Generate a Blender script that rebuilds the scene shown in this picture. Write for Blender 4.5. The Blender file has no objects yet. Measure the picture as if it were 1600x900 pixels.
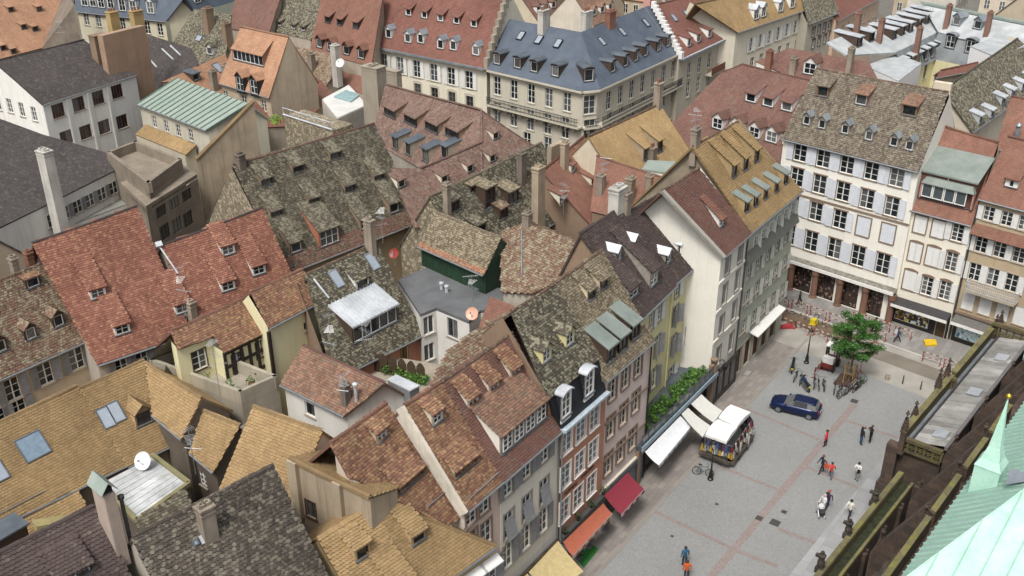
import bpy, bmesh, math, random
import numpy as np
from mathutils import Vector, Matrix
random.seed(7); RNG = np.random.default_rng(7)
SC = bpy.context.scene
COL = SC.collection
rad = math.radians
# ------------------------------------------------------------------ camera, sky, sun, exposure
CAM_H = 50.0; FPX = 1590.0; PITCH = rad(27.05); ROLL = rad(0.24)
_r = np.array([1., 0, 0]); _f = np.array([0, math.cos(PITCH), -math.sin(PITCH)]); _d = np.cross(_f, _r)
_c, _s = math.cos(ROLL), math.sin(ROLL)
CM = np.array([_c*_r+_s*_d, -_s*_r+_c*_d, _f]); CP = np.array([0, 0, CAM_H])
cam = bpy.data.objects.new('camera', bpy.data.cameras.new('camera')); COL.objects.link(cam)
cam.data.sensor_width = 36; cam.data.lens = 36*FPX/1600; cam.data.clip_start = .5; cam.data.clip_end = 3000
_m = Matrix((CM[0], -CM[1], -CM[2])).transposed().to_4x4(); _m.translation = Vector(CP); cam.matrix_world = _m
SC.camera = cam
SUN_EL, SUN_AZ = rad(58), rad(205)      # azimuth clockwise from +y
w = bpy.data.worlds.new('World'); SC.world = w; w.use_nodes = True
nt = w.node_tree; bg = nt.nodes['Background']
sky = nt.nodes.new('ShaderNodeTexSky'); sky.sky_type = 'NISHITA'; sky.sun_disc = False
sky.sun_elevation = SUN_EL; sky.sun_rotation = SUN_AZ; sky.air_density = 1.0; sky.dust_density = 6.0; sky.ozone_density = .6
hs = nt.nodes.new('ShaderNodeHueSaturation'); hs.inputs['Saturation'].default_value = .34   # a grey cloud cover
nt.links.new(sky.outputs[0], hs.inputs['Color']); nt.links.new(hs.outputs[0], bg.inputs['Color'])
bg.inputs['Strength'].default_value = .10
sl = bpy.data.lights.new('sun', 'SUN'); sl.energy = 1.5; sl.angle = rad(13); sl.color = (1, .96, .9)
sun = bpy.data.objects.new('sun', sl); COL.objects.link(sun)
_sd = Vector((math.sin(SUN_AZ)*math.cos(SUN_EL), math.cos(SUN_AZ)*math.cos(SUN_EL), math.sin(SUN_EL)))
sun.rotation_euler = _sd.to_track_quat('Z', 'Y').to_euler(); sun.location = (0, 0, 120)
SC.view_settings.view_transform = 'Standard'; SC.view_settings.look = 'None'
SC.view_settings.exposure = 0.78; SC.view_settings.gamma = 1.0
SC.render.engine = 'CYCLES'; SC.cycles.max_bounces = 5; SC.cycles.diffuse_bounces = 3; SC.cycles.glossy_bounces = 2
SC.cycles.transmission_bounces = 2; SC.cycles.transparent_max_bounces = 4; SC.cycles.caustics_reflective = False; SC.cycles.caustics_refractive = False

# ------------------------------------------------------------------ survey helpers: a sight line to a known height or plane
def ray(x, y): return CM.T @ np.array([(x-800)/FPX, (y-450)/FPX, 1.])
def U(x, y, z=0.):
    d = ray(x, y); return CP + d*((z-CP[2])/d[2])
def onplane(x, y, p, n):
    d = ray(x, y); return CP + d*(((p-CP) @ n)/(d @ n))
def v3(*a): return np.array(a, float)
def unit(a): return a/np.linalg.norm(a)
Z = v3(0, 0, 1)
class PL:
    """roof plane through the horizontal line a-b at height z, falling towards the camera side"""
    def __init__(s, a, b, z, pitch, flip=False, pts=False):
        s.a = v3(*a) if pts else U(*a, z); s.b = v3(*b) if pts else U(*b, z)
        u = s.b-s.a; u[2] = 0; s.len = np.linalg.norm(u); u = u/s.len
        dn = v3(u[1], -u[0], 0)
        if dn @ (s.a+s.b)*v3(1,1,0).sum() > 0 and not pts: dn = -dn
        if flip: dn = -dn
        s.dn = dn; s.u = np.cross(Z, dn)               # u: to the right when looking at the slope from outside
        s.t = math.tan(rad(pitch)); s.pitch = pitch
        c, q = math.cos(rad(pitch)), math.sin(rad(pitch))
        s.n = v3(dn[0]*q, dn[1]*q, c); s.v = v3(-dn[0]*c, -dn[1]*c, q)
    def P(s, x, y): return onplane(x, y, s.a, s.n)
    def zat(s, p): return s.a[2] - ((p-s.a) @ s.dn)*s.t
    def uv(s, p): return ((p-s.a) @ s.u, (p-s.a) @ s.v)

def PL3(e0, e1, top):
    e0, e1, top = v3(*e0), v3(*e1), v3(*top); u = unit((e1-e0)*v3(1, 1, 0)); d = (top-e0)*v3(1, 1, 0); d = d-u*(d @ u); D = np.linalg.norm(d)
    e1 = v3(e1[0], e1[1], e0[2]); p = PL(e0, e1, e0[2], math.degrees(math.atan2(top[2]-e0[2], D)), pts=True)
    return p if p.dn @ d < 0 else PL(e0, e1, e0[2], math.degrees(math.atan2(top[2]-e0[2], D)), flip=True, pts=True)

# ------------------------------------------------------------------ mesh builder
class B:
    def __init__(s): s.V = []; s.F = []; s.M = []; s.UV = []; s.sm = []
    def face(s, pts, m=0, uv=None, smooth=False):
        i = len(s.V); s.V += [tuple(p) for p in pts]; s.F.append(tuple(range(i, i+len(pts)))); s.M.append(m); s.sm.append(smooth)
        s.UV.append(uv if uv is not None else [(0, 0)]*len(pts))
    def hexa(s, q, m=0):        # q: 8 corners, bottom 4 ccw then top 4
        for f in ((3,2,1,0),(4,5,6,7),(0,1,5,4),(1,2,6,5),(2,3,7,6),(3,0,4,7)): s.face([q[k] for k in f], m)
    def box(s, c, x, y, z, m=0):
        c = v3(*c); x = v3(*x); y = v3(*y); z = v3(*z)
        s.hexa([c-x-y-z, c+x-y-z, c+x+y-z, c-x+y-z, c-x-y+z, c+x-y+z, c+x+y+z, c-x+y+z], m)
    def bx(s, x0, x1, y0, y1, z0, z1, m=0):
        s.box(((x0+x1)/2, (y0+y1)/2, (z0+z1)/2), ((x1-x0)/2, 0, 0), (0, (y1-y0)/2, 0), (0, 0, (z1-z0)/2), m)
    def prism(s, pts, off, m=0, uv=None):      # polygon pts (top) extruded by off
        pts = [v3(*p) for p in pts]; off = v3(*off); lo = [p+off for p in pts]; n = len(pts)
        s.face(pts, m, uv); s.face(lo[::-1], m)
        for i in range(n): s.face([pts[i], lo[i], lo[(i+1) % n], pts[(i+1) % n]], m)
    def tube(s, p0, p1, r0, r1=None, n=6, m=0, caps=True):
        p0 = v3(*p0); p1 = v3(*p1); r1 = r0 if r1 is None else r1; d = unit(p1-p0)
        a = unit(np.cross(d, v3(0, 0, 1) if abs(d[2]) < .9 else v3(1, 0, 0))); b = np.cross(d, a)
        A = [p0+r0*(math.cos(t)*a+math.sin(t)*b) for t in np.linspace(0, 2*math.pi, n, endpoint=False)]
        C = [p1+r1*(math.cos(t)*a+math.sin(t)*b) for t in np.linspace(0, 2*math.pi, n, endpoint=False)]
        for i in range(n): s.face([A[i], A[(i+1) % n], C[(i+1) % n], C[i]], m, smooth=n > 6)
        if caps: s.face(A[::-1], m); s.face(C, m)
    def path(s, pts, r, n=6, m=0):
        for a, b in zip(pts[:-1], pts[1:]): s.tube(a, b, r, r, n, m)
    def lathe(s, c, prof, n=10, m=0, ax=None):
        c = v3(*c); ax = Z if ax is None else unit(v3(*ax))
        a = unit(np.cross(ax, v3(1, 0, 0) if abs(ax[0]) < .9 else v3(0, 1, 0))); b = np.cross(ax, a)
        R = [[c+ax*z+r*(math.cos(t)*a+math.sin(t)*b) for t in np.linspace(0, 2*math.pi, n, endpoint=False)] for r, z in prof]
        for k in range(len(R)-1):
            for i in range(n): s.face([R[k][i], R[k][(i+1) % n], R[k+1][(i+1) % n], R[k+1][i]], m, smooth=True)
        s.face(R[0][::-1], m); s.face(R[-1], m)
    def mesh(s, name, mats, org=(0, 0, 0), merge=False):
        me = bpy.data.meshes.new(name); o = v3(*org)
        me.from_pydata([tuple(v3(*p)-o) for p in s.V], [], s.F)
        uvl = me.uv_layers.new(name='UVMap')
        uvl.data.foreach_set('uv', [c for f in s.UV for q in f for c in q])
        for m in (mats if isinstance(mats, (list, tuple)) else [mats]): me.materials.append(m)
        me.polygons.foreach_set('material_index', s.M); me.polygons.foreach_set('use_smooth', s.sm)
        if merge:
            bm = bmesh.new(); bm.from_mesh(me); bmesh.ops.remove_doubles(bm, verts=bm.verts, dist=1e-4); bm.to_mesh(me); bm.free()
        me.update(); return me
def link(name, me, parent=None, mtx=None):
    o = bpy.data.objects.new(name, me); COL.objects.link(o)
    if parent is not None: o.parent = parent
    if mtx is not None: o.matrix_basis = mtx
    return o
class H:
    """one thing: an Empty at its base that parents its parts"""
    def __init__(s, name, label, cat, org, group=None, kind=None):
        s.org = v3(*org); s.o = bpy.data.objects.new(name, None); COL.objects.link(s.o); s.o.location = Vector(s.org)
        s.o.empty_display_size = .3; s.o['label'] = label; s.o['category'] = cat
        if group: s.o['group'] = group
        if kind: s.o['kind'] = kind
    def add(s, name, b, mats, parent=None, merge=False):
        return link(name, b.mesh(name, mats, s.org, merge), parent or s.o)
    def put(s, name, me, p, x=None, y=None, parent=None):   # a shared mesh at world point p; x: right, y: inward
        x = v3(1, 0, 0) if x is None else x; y = v3(0, 1, 0) if y is None else y; z = np.cross(x, y)
        m = Matrix((x, y, z)).transposed().to_4x4(); m.translation = Vector(v3(*p)-s.org)
        return link(name, me, parent or s.o, m)
def tag(o, label, cat, group=None, kind=None):
    o['label'] = label; o['category'] = cat
    if group: o['group'] = group
    if kind: o['kind'] = kind
    return o
def single(name, b, mats, label, cat, group=None, org=None, merge=False):
    org = org if org is not None else np.min(np.array(b.V), 0)
    o = link(name, b.mesh(name, mats, org, merge)); o.location = Vector(v3(*org)); return tag(o, label, cat, group)

# ------------------------------------------------------------------ materials
def hexc(h, k=1.0):
    h = h.lstrip('#'); c = [int(h[i:i+2], 16)/255 for i in (0, 2, 4)]
    return tuple(((x/12.92 if x <= .04045 else ((x+.055)/1.055)**2.4)*k) for x in c)+(1,)
class NT:
    def __init__(s, name):
        s.mat = bpy.data.materials.new(name); s.mat.use_nodes = True; s.t = s.mat.node_tree
        s.b = s.t.nodes['Principled BSDF']
    def n(s, ty, ins=None, **at):
        nd = s.t.nodes.new('ShaderNode'+ty)
        for k, v in at.items(): setattr(nd, k, v)
        for k, v in (ins or {}).items():
            if isinstance(v, bpy.types.NodeSocket): s.t.links.new(v, nd.inputs[k])
            else: nd.inputs[k].default_value = v
        return nd
    def math(s, op, a, b=0., c=None):
        i = {0: a, 1: b}
        if c is not None: i[2] = c
        return s.n('Math', i, operation=op).outputs[0]
    def ramp(s, fac, stops, interp='LINEAR'):
        nd = s.n('ValToRGB', {0: fac}); cr = nd.color_ramp; cr.interpolation = interp
        while len(cr.elements) < len(stops): cr.elements.new(1)
        for e, (p, c) in zip(cr.elements, stops): e.position = p; e.color = c
        return nd.outputs[0]
    def mix(s, f, a, b, mode='MIX'):
        nd = s.n('Mix', {0: f, 6: a, 7: b}, data_type='RGBA', blend_type=mode); return nd.outputs[2]
    def noise(s, scale, vec=None, detail=3., rough=.55, dim='3D'):
        i = {'Scale': scale, 'Detail': detail, 'Roughness': rough}
        if vec is not None: i['Vector'] = vec
        return s.n('TexNoise', i, noise_dimensions=dim).outputs[0]
    def pos(s): return s.n('NewGeometry').outputs['Position']
    def out(s, col=None, rough=None, normal=None, metal=None, spec=None):
        for k, v in (('Base Color', col), ('Roughness', rough), ('Normal', normal), ('Metallic', metal), ('Specular IOR Level', spec)):
            if v is None: continue
            if isinstance(v, bpy.types.NodeSocket): s.t.links.new(v, s.b.inputs[k])
            else: s.b.inputs[k].default_value = v
        return s.mat
    def bump(s, h, strength=.3, dist=.02): return s.n('Bump', {'Height': h, 'Strength': strength, 'Distance': dist}).outputs[0]
_mc = {}
def plaster(hx, var=.16, streak=.22, rough=.9, k=.9, bump=.25, name=None):
    key = ('pl', hx, var, streak, k)
    if key in _mc: return _mc[key]
    N = NT(name or 'plaster_'+hx.strip('#')); P = N.pos(); c = hexc(hx, k)
    dk = tuple(x*.55 for x in c[:3])+(1,)
    n1 = N.noise(.5, P, 4.); n2 = N.noise(5., P, 3.)
    mp = N.n('Mapping', {'Vector': P, 'Scale': (1.6, 1.6, .1)}).outputs[0]; n3 = N.noise(1.3, mp, 4., .65)
    f1 = N.math('MULTIPLY', N.ramp(n1, [(.35, (0,0,0,1)), (.75, (1,1,1,1))]), var*2.1)
    col = N.mix(f1, c, dk)
    f3 = N.math('MULTIPLY', N.ramp(n3, [(.5, (0,0,0,1)), (.78, (1,1,1,1))]), streak*1.35)
    col = N.mix(f3, col, tuple(x*.5 for x in c[:3])+(1,))
    col = N.mix(.12, col, N.ramp(n2, [(.3, (.55,.53,.5,1)), (.7, (1,1,1,1))]), 'MULTIPLY')
    _mc[key] = N.out(col, rough, N.bump(n2, bump, .02)); return _mc[key]
def flat(hx, rough=.6, metal=0., k=.9, var=.12, scale=3., name=None, spec=None):
    key = ('fl', hx, rough, metal, k, var, scale)
    if key in _mc: return _mc[key]
    N = NT(name or 'paint_'+hx.strip('#')); c = hexc(hx, k); n = N.noise(scale, N.pos(), 4.)
    col = N.mix(N.ramp(n, [(.3, (0,0,0,1)), (.75, (1,1,1,1))]), c, tuple(x*(1-var*2.4) for x in c[:3])+(1,))
    _mc[key] = N.out(col, rough, None, metal, spec); return _mc[key]
def soft(c, f=.22, g=1.06):
    m = (c[0]+c[1]+c[2])/3; return tuple((x+(m-x)*f)*g for x in c[:3])+(1,)
def tilemat(name, cols, moss=None, amt=0., geo=False, tw=.215, te=.185, k=.92, rough=.85, dirt=.55, moss2=None, bl=.5, pt=.2):
    """clay tiles: every tile its own tone, weather stains and lichen over them"""
    key = ('ti', name, geo)
    if key in _mc: return _mc[key]
    N = NT('tiles_'+name+('_laid' if geo else '')); P = N.pos()
    if geo:
        a = N.n('Attribute', attribute_name='rnd').outputs['Fac']; o = N.n('ObjectInfo').outputs['Random']
        r1 = N.math('FRACT', N.math('ADD', a, o))
        r2 = N.math('FRACT', N.math('MULTIPLY', r1, 37.31)); hgt = None
    else:
        uv = N.n('UVMap').outputs[0]; sp = N.n('SeparateXYZ', {0: uv}); u, v = sp.outputs[0], sp.outputs[1]
        vr = N.math('DIVIDE', v, te); row = N.math('FLOOR', vr); fv = N.math('SUBTRACT', vr, row)
        ur = N.math('ADD', N.math('DIVIDE', u, tw), N.math('MULTIPLY', N.math('FLOORED_MODULO', row, 2.), .5))
        cell = N.math('FLOOR', ur); fu = N.math('SUBTRACT', ur, cell)
        cv = N.n('CombineXYZ', {0: cell, 1: row}).outputs[0]
        wn = N.n('TexWhiteNoise', {'Vector': cv}, noise_dimensions='2D'); r1 = wn.outputs['Value']
        r2 = N.math('FRACT', N.math('MULTIPLY', r1, 37.31))
        eu = N.math('ABSOLUTE', N.math('SUBTRACT', fu, .5))           # .5 at the joint
        joint = N.ramp(eu, [(.40, (1,1,1,1)), (.49, (0,0,0,1))])
        hgt = N.math('ADD', N.math('MULTIPLY', N.math('SUBTRACT', 1., fv), .8), N.math('MULTIPLY', joint, .35))
        hgt = N.math('ADD', hgt, N.math('MULTIPLY', r2, .35))
    n = len(cols); L_ = [soft(hexc(c, k)) for c in cols]; av = [sum(x[j] for x in L_)/n for j in range(3)]; st = [(i/n, tuple(x[j]+(av[j]-x[j])*bl for j in range(3))+(1,)) for i, x in enumerate(L_)]
    col = N.ramp(r1, st, 'CONSTANT')
    sk = N.n('Mapping', {'Vector': P, 'Scale': (1., 1., .35)}).outputs[0]; big = N.noise(.22, P, 5., .6); mid = N.noise(1.1, sk, 6., .68)
    if not geo: col = N.mix(N.ramp(fv, [(.0, (.62,.62,.62,1)), (.1, (.62,.62,.62,1)), (.2, (0,0,0,1))]), col, N.mix(.55, col, (.02, .018, .016, 1)))  # shadow gap between courses, painted as a dark line along each row
    col = N.mix(dirt, col, N.ramp(big, [(.3, (.62,.6,.58,1)), (.68, (1.12,1.1,1.08,1))]), 'MULTIPLY')
    col = N.mix(dirt*.9, col, N.ramp(mid, [(.32, (.6,.59,.57,1)), (.6, (1.05,1.05,1.05,1))]), 'MULTIPLY')
    if moss:
        f = N.math('ADD', N.math('MULTIPLY', N.noise(1.6, sk, 6., .72), 1.05-pt), N.math('MULTIPLY', r2, pt))
        f = N.math('MULTIPLY', N.ramp(f, [(.62-.3*amt, (0,0,0,1)), (.74-.22*amt, (1,1,1,1))]), .85)
        mc = hexc(moss, k)
        if moss2: mc = N.mix(N.ramp(N.noise(14., P, 2.), [(.42, (0,0,0,1)), (.58, (1,1,1,1))]), hexc(moss, k), hexc(moss2, k))
        col = N.mix(f, col, mc)
        if moss2:
            sp = N.ramp(N.noise(5.5, P, 3., .7), [(.56, (0,0,0,1)), (.63, (1,1,1,1))]); col = N.mix(N.math('MULTIPLY', sp, .5), col, hexc(moss2, k*1.15)); dk_ = N.ramp(N.noise(4.1, sk, 3., .7), [(.36, (1,1,1,1)), (.44, (0,0,0,1))]); col = N.mix(N.math('MULTIPLY', dk_, .55), col, hexc('2c2822', k))
    fine = N.noise(30., P, 2.)
    nrm = N.bump(fine, .2, .01) if geo else N.bump(hgt, .9, .05)
    _mc[key] = N.out(col, rough, nrm, None, .3); return _mc[key]
PAL = {
 'ochre': (['a98a54','9e7f4a','b39560','92744a','ac8e58','876c46'], None, 0, None),
 'ochre2': (['b0915c','a68650','bb9c68','9a7c4a','ae8c56','8e7244'], '8f7f58', .15, None),
 'orange': (['b98a64','ab7a56','c69a74','b38260','9c6c4e'], None, 0, None),
 'red': (['925a48','88503f','9b614a','a56f52','8d5645','7c4a3b','925a48','b07e5c'], None, 0, None),
 'redplain': (['885548','7d4b40','925e50','734439'], '6a5a4c', .12, None),
 'brick': (['8f5f4c','845545','996a56','794c3f'], '74604f', .15, None),
 'brown': (['85604e','765444','93705a','9a6e52','6a4b40','a27c60'], '6e6658', .2, None),
 'brownmix': (['8d6248','a37852','7b523f','b08a5e','6d4a3c','96694b','84584a'], '8a7458', .2, None),
 'rust': (['80584c','744d43','8b6355','69443b'], '70655a', .15, None),
 'mossy': (['6c6254','5d5448','7a6e5e','534a40','827564','665a4c'], '80796a', .4, '938b7b'),
 'mossy2': (['776853','65563f','86765c','584b3a','8e7f66'], '89806a', .45, '9c937e'),
 'mossdark': (['514b3e','464136','5f5847','3c3830','696050'], '7c7a66', .35, '8e8a78'),
 'mossgrey': (['5c5446','50493d','686050','454036'], '767262', .45, '87836f'),
 'lichen': (['4a453f','413c37','565048','39362f','5e574d','64554a'], '6e695e', .2, '7c7669'),
 'purple': (['564846','4c403f','61524e','463a3a','5b4c48'], '6a625a', .1, None),
 'dark': (['4d4645','433d3d','57504e','3d3838'], '605c58', .15, None),
 'mossbrown': (['7a5f4c','6b5140','8a6f58','8e5f48','5e483a'], '8c8672', .4, '9d967f'),
 'mauve': (['7c5b51','6f4f47','89695b','634740','937262'], '7d7468', .22, '8a7e70'),
}
def TM(nm, geo=False):
    c, m, a, m2 = PAL[nm]; return tilemat(nm, c, m, a, geo, moss2=m2, bl={'red': .35, 'brownmix': .3, 'brown': .45}.get(nm, .72), pt=.5 if nm in ('lichen', 'mossy2', 'mossdark') else .25)
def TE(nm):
    c, m, a, m2 = PAL[nm]; return tilemat(nm+'_edge', c, m, a, True, k=.42, bl=.6)  # rim colour: worn dirty tile edge, with the courses' shadow gap painted in
def glassmat(hx='1b2126', rough=.08, name='window_glass'):
    key = ('gl', hx, rough)
    if key in _mc: return _mc[key]
    N = NT(name+'_'+hx); r = N.n('ObjectInfo').outputs['Random']; c = hexc(hx)
    col = N.mix(N.ramp(r, [(.55, (0,0,0,1)), (1., (.5,.5,.5,1))]), c, hexc('8f9190')); n = N.noise(2.5, N.pos(), 2.)
    col = N.mix(N.math('MULTIPLY', N.ramp(n, [(.45, (0,0,0,1)), (.6, (1,1,1,1))]), .35), col, hexc('3c3f40'))
    _mc[key] = N.out(col, rough, None, None, .5); return _mc[key]
def seamed(hx, hx2, rough=.45, metal=.3, k=.9, name='sheet'):
    key = ('se', hx, hx2, metal)
    if key in _mc: return _mc[key]
    N = NT(name+'_'+hx); P = N.pos(); n1 = N.noise(.7, P, 5., .6); n2 = N.noise(6., P, 3.)
    col = N.mix(N.ramp(n1, [(.35, (0,0,0,1)), (.65, (1,1,1,1))]), hexc(hx, k), hexc(hx2, k))
    col = N.mix(.25, col, N.ramp(n2, [(.35, (.6,.6,.6,1)), (.6, (1,1,1,1))]), 'MULTIPLY')
    _mc[key] = N.out(col, rough, N.bump(n2, .15, .01), metal); return _mc[key]
ZINC = seamed('9aa1a6', '7d858c'); ZINCW = seamed('d4d8dc', 'b4babf', .4, .2); LEAD = seamed('6b737b', '555d66', .5, .3)
SLATE = seamed('56606d', '49535f', .55, 0., name='slate'); SLATEDK = flat('23262b', .55); GUT = flat('8f9498', .5, .4); GUTD = flat('4f4f52', .5, .3)
COPPER = seamed('87958c', '969f98', .6, 0., name='copper'); COPGREEN = seamed('868f89', '737d77', .6, 0., name='copper_dull')
WHITE = flat('e6e6e2', .55, var=.05); CREAMF = flat('ded8c6', .55, var=.06); GLASS = glassmat(); GLASSL = glassmat('4a5257', .12)
DARK = flat('141416', .8); WOODD = flat('4a3a30', .75); STONE = plaster('a39a8a', .3, .35); STONEB = plaster('8f7a66', .3, .3)
CHIM = plaster('9d9182', .5, .9); CHIMD = plaster('80776c', .5, .9); CHIMW = plaster('c9c6be', .4, .8); CHIMB = plaster('8f6654', .4, .6)

# ------------------------------------------------------------------ laid tiles
def tiles_mesh(name, mats, a, u, v, n, poly, tw=.215, te=.185, jit=1., org=(0, 0, 0), holes=(), indiv=0, camsort=True, lift=0.):
    """lays real tiles over polygon poly (uv metres on plane a,u,v,n); returns (mesh, list of singled-out tile frames)"""
    poly = np.array(poly); lo = poly.min(0); hi = poly.max(0)
    rows = np.arange(math.floor(lo[1]/te), math.ceil(hi[1]/te)+1); cu = np.arange(math.floor(lo[0]/tw)-1, math.ceil(hi[0]/tw)+2)
    R, Cc = np.meshgrid(rows, cu, indexing='ij')
    x = ((Cc+.5*(R % 2))*tw).ravel(); y = (R*te).ravel()
    def inside(px, py, pg):
        r = np.zeros(len(px), bool); m = len(pg)
        for i in range(m):
            x1, y1 = pg[i]; x2, y2 = pg[(i+1) % m]
            if y1 == y2: continue
            r ^= ((y1 > py) != (y2 > py)) & (px < (x2-x1)*(py-y1)/(y2-y1)+x1)
        return r
    k = inside(x, y+te*.55, poly)
    for h in holes: k &= ~inside(x, y+te*.5, h)
    x, y = x[k], y[k]; N = len(x)
    L = te*1.55; hw = tw*.485
    T = np.array([(-hw, L, .0), (hw, L, .0), (hw, te*.26, .05), (hw*.5, 0, .06), (-hw*.5, 0, .06), (-hw, te*.26, .05),
                  (hw*1.02, te*.26-.05, .0), (hw*.5, -.045, .0), (-hw*.5, -.045, .0), (-hw*1.02, te*.26-.05, .0)])
    ang = RNG.normal(0, .022*jit, N); dz = np.abs(RNG.normal(0, .006*jit, N))+lift; x = x+RNG.normal(0, .006*jit, N); y = y+RNG.normal(0, .007*jit, N)
    tilt = RNG.normal(0, .03*jit, N)
    ca, sa = np.cos(ang)[:, None], np.sin(ang)[:, None]
    X = x[:, None]+T[None, :, 0]*ca-T[None, :, 1]*sa; Y = y[:, None]+T[None, :, 0]*sa+T[None, :, 1]*ca
    W = dz[:, None]+T[None, :, 2]+tilt[:, None]*T[None, :, 0]
    order = np.arange(N); frames = []
    if indiv and N:
        c = a+x[:, None]*u+y[:, None]*v; d = np.linalg.norm(c-CP, axis=1)
        q = CM @ (c-CP).T; sx = 800+FPX*q[0]/q[2]; sy = 450+FPX*q[1]/q[2]
        d = d+1000*((sx < 0) | (sx > 1600) | (sy < 0) | (sy > 900))
        order = np.argsort(d); pick = order[:indiv]; order = order[indiv:]
        frames = [(c[i], ang[i], dz[i]) for i in pick]
    X, Y, W = X[order], Y[order], W[order]; N = len(order)
    co = (a+X[..., None]*u+Y[..., None]*v+W[..., None]*n-v3(*org)).reshape(-1, 3)
    me = bpy.data.meshes.new(name); me.vertices.add(N*10); me.vertices.foreach_set('co', co.ravel())
    loops = np.array([0, 5, 4, 3, 2, 1] [::-1]+[2, 3, 7, 6]+[3, 4, 8, 7]+[4, 5, 9, 8])
    loops[:6] = [1, 0, 5, 4, 3, 2]; 
    li = (np.arange(N)[:, None]*10+loops[None]).ravel(); ls = (np.arange(N)[:, None]*18+np.array([0, 6, 10, 14])[None]).ravel()
    lt = np.tile([6, 4, 4, 4], N)
    me.loops.add(len(li)); me.loops.foreach_set('vertex_index', li); me.polygons.add(N*4)
    me.polygons.foreach_set('loop_start', ls); me.polygons.foreach_set('loop_total', lt)
    at = me.attributes.new('rnd', 'FLOAT', 'FACE'); at.data.foreach_set('value', np.repeat(RNG.random(N), 4))
    for m in (mats if isinstance(mats, (list, tuple)) else [mats]): me.materials.append(m)
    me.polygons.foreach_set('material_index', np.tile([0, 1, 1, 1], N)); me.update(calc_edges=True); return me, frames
_tile1 = {}
def one_tile(tw, te, mat, edge):
    key = (tw, te, mat.name)
    if key not in _tile1:
        b = B(); L = te*1.55; hw = tw*.485
        T = [(-hw, L, .0), (hw, L, .0), (hw, te*.26, .05), (hw*.5, 0, .06), (-hw*.5, 0, .06), (-hw, te*.26, .05),
             (hw*1.02, te*.26-.05, .0), (hw*.5, -.045, .0), (-hw*.5, -.045, .0), (-hw*1.02, te*.26-.05, .0)]
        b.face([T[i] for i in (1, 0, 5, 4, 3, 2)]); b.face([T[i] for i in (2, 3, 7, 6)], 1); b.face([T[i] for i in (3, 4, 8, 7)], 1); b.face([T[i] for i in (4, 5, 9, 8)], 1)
        _tile1[key] = b.mesh('tile', [mat, edge])
    return _tile1[key]
def roof(h, pl, pts, pal, geo=False, indiv=0, th=.16, jit=1., mat=None, name='roof', tw=.215, te=.185, holes=()):
    """one roof slope: pts (3d, on the plane) + tiles"""
    b = B(); m = mat or TM(pal); pts = [v3(*p) for p in pts]; pl.ztop = max(p[2] for p in pts)
    if np.cross(pts[1]-pts[0], pts[2]-pts[0]) @ pl.n < 0: pts = pts[::-1]
    b.prism(pts, -pl.n*th, 0, [pl.uv(p) for p in pts]); o = h.add(name, b, m)
    if geo:
        g = TM(pal, True)
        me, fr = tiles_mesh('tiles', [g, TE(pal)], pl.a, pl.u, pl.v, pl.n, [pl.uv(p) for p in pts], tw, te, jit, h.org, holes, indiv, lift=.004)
        t = link('tiles', me, o); t['kind'] = 'stuff'
        if fr:
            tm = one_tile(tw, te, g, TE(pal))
            for c, an, dz in fr:
                x = pl.u*math.cos(an)+pl.v*math.sin(an); y = -pl.u*math.sin(an)+pl.v*math.cos(an)
                h.put('tile', tm, c+pl.n*dz, x, y, o)
    return o
_rc = {}
def ridge(h, p, q, mat, r=.14, seg=.36, parent=None, indiv=False):
    p = v3(*p); q = v3(*q); L = np.linalg.norm(q-p); d = (q-p)/L; n = max(2, round(L/seg)); s = L/n
    x = unit(np.cross(d, Z)); up = np.cross(x, d)
    def cap(b, c, rr):
        A = [c+x*rr*math.cos(t)+up*rr*math.sin(t)*.9 for t in np.linspace(0, math.pi, 6)]
        C = [c+d*s*1.12+x*rr*.82*math.cos(t)+up*rr*.82*math.sin(t)*.9 for t in np.linspace(0, math.pi, 6)]
        for i in range(5): b.face([A[i], C[i], C[i+1], A[i+1]], smooth=True)
        b.face(A)
    if indiv:
        for k in range(n):
            b = B(); cap(b, p+d*s*k-up*(.02+.07*math.sin(math.pi*(k+.5)/n)+random.uniform(0, .015)), r*random.uniform(.95, 1.08)); h.add('ridge_tile', b, mat, parent)
    else:
        b = B()
        for k in range(n): cap(b, p+d*s*k-up*(.02+.07*math.sin(math.pi*(k+.5)/n)), r*random.uniform(.92, 1.08))
        h.add('ridge', b, mat, parent)
def gutter(h, p, q, mat=None, r=.08):
    b = B(); b.tube(v3(*p), v3(*q), r, r, 6); h.add('gutter', b, mat or GUT)
def pipe(h, p, z0, mat=None, r=.06):
    b = B(); p = v3(*p); b.tube(p, v3(p[0], p[1], z0), r, r, 6); h.add('downpipe', b, mat or GUT)

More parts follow.
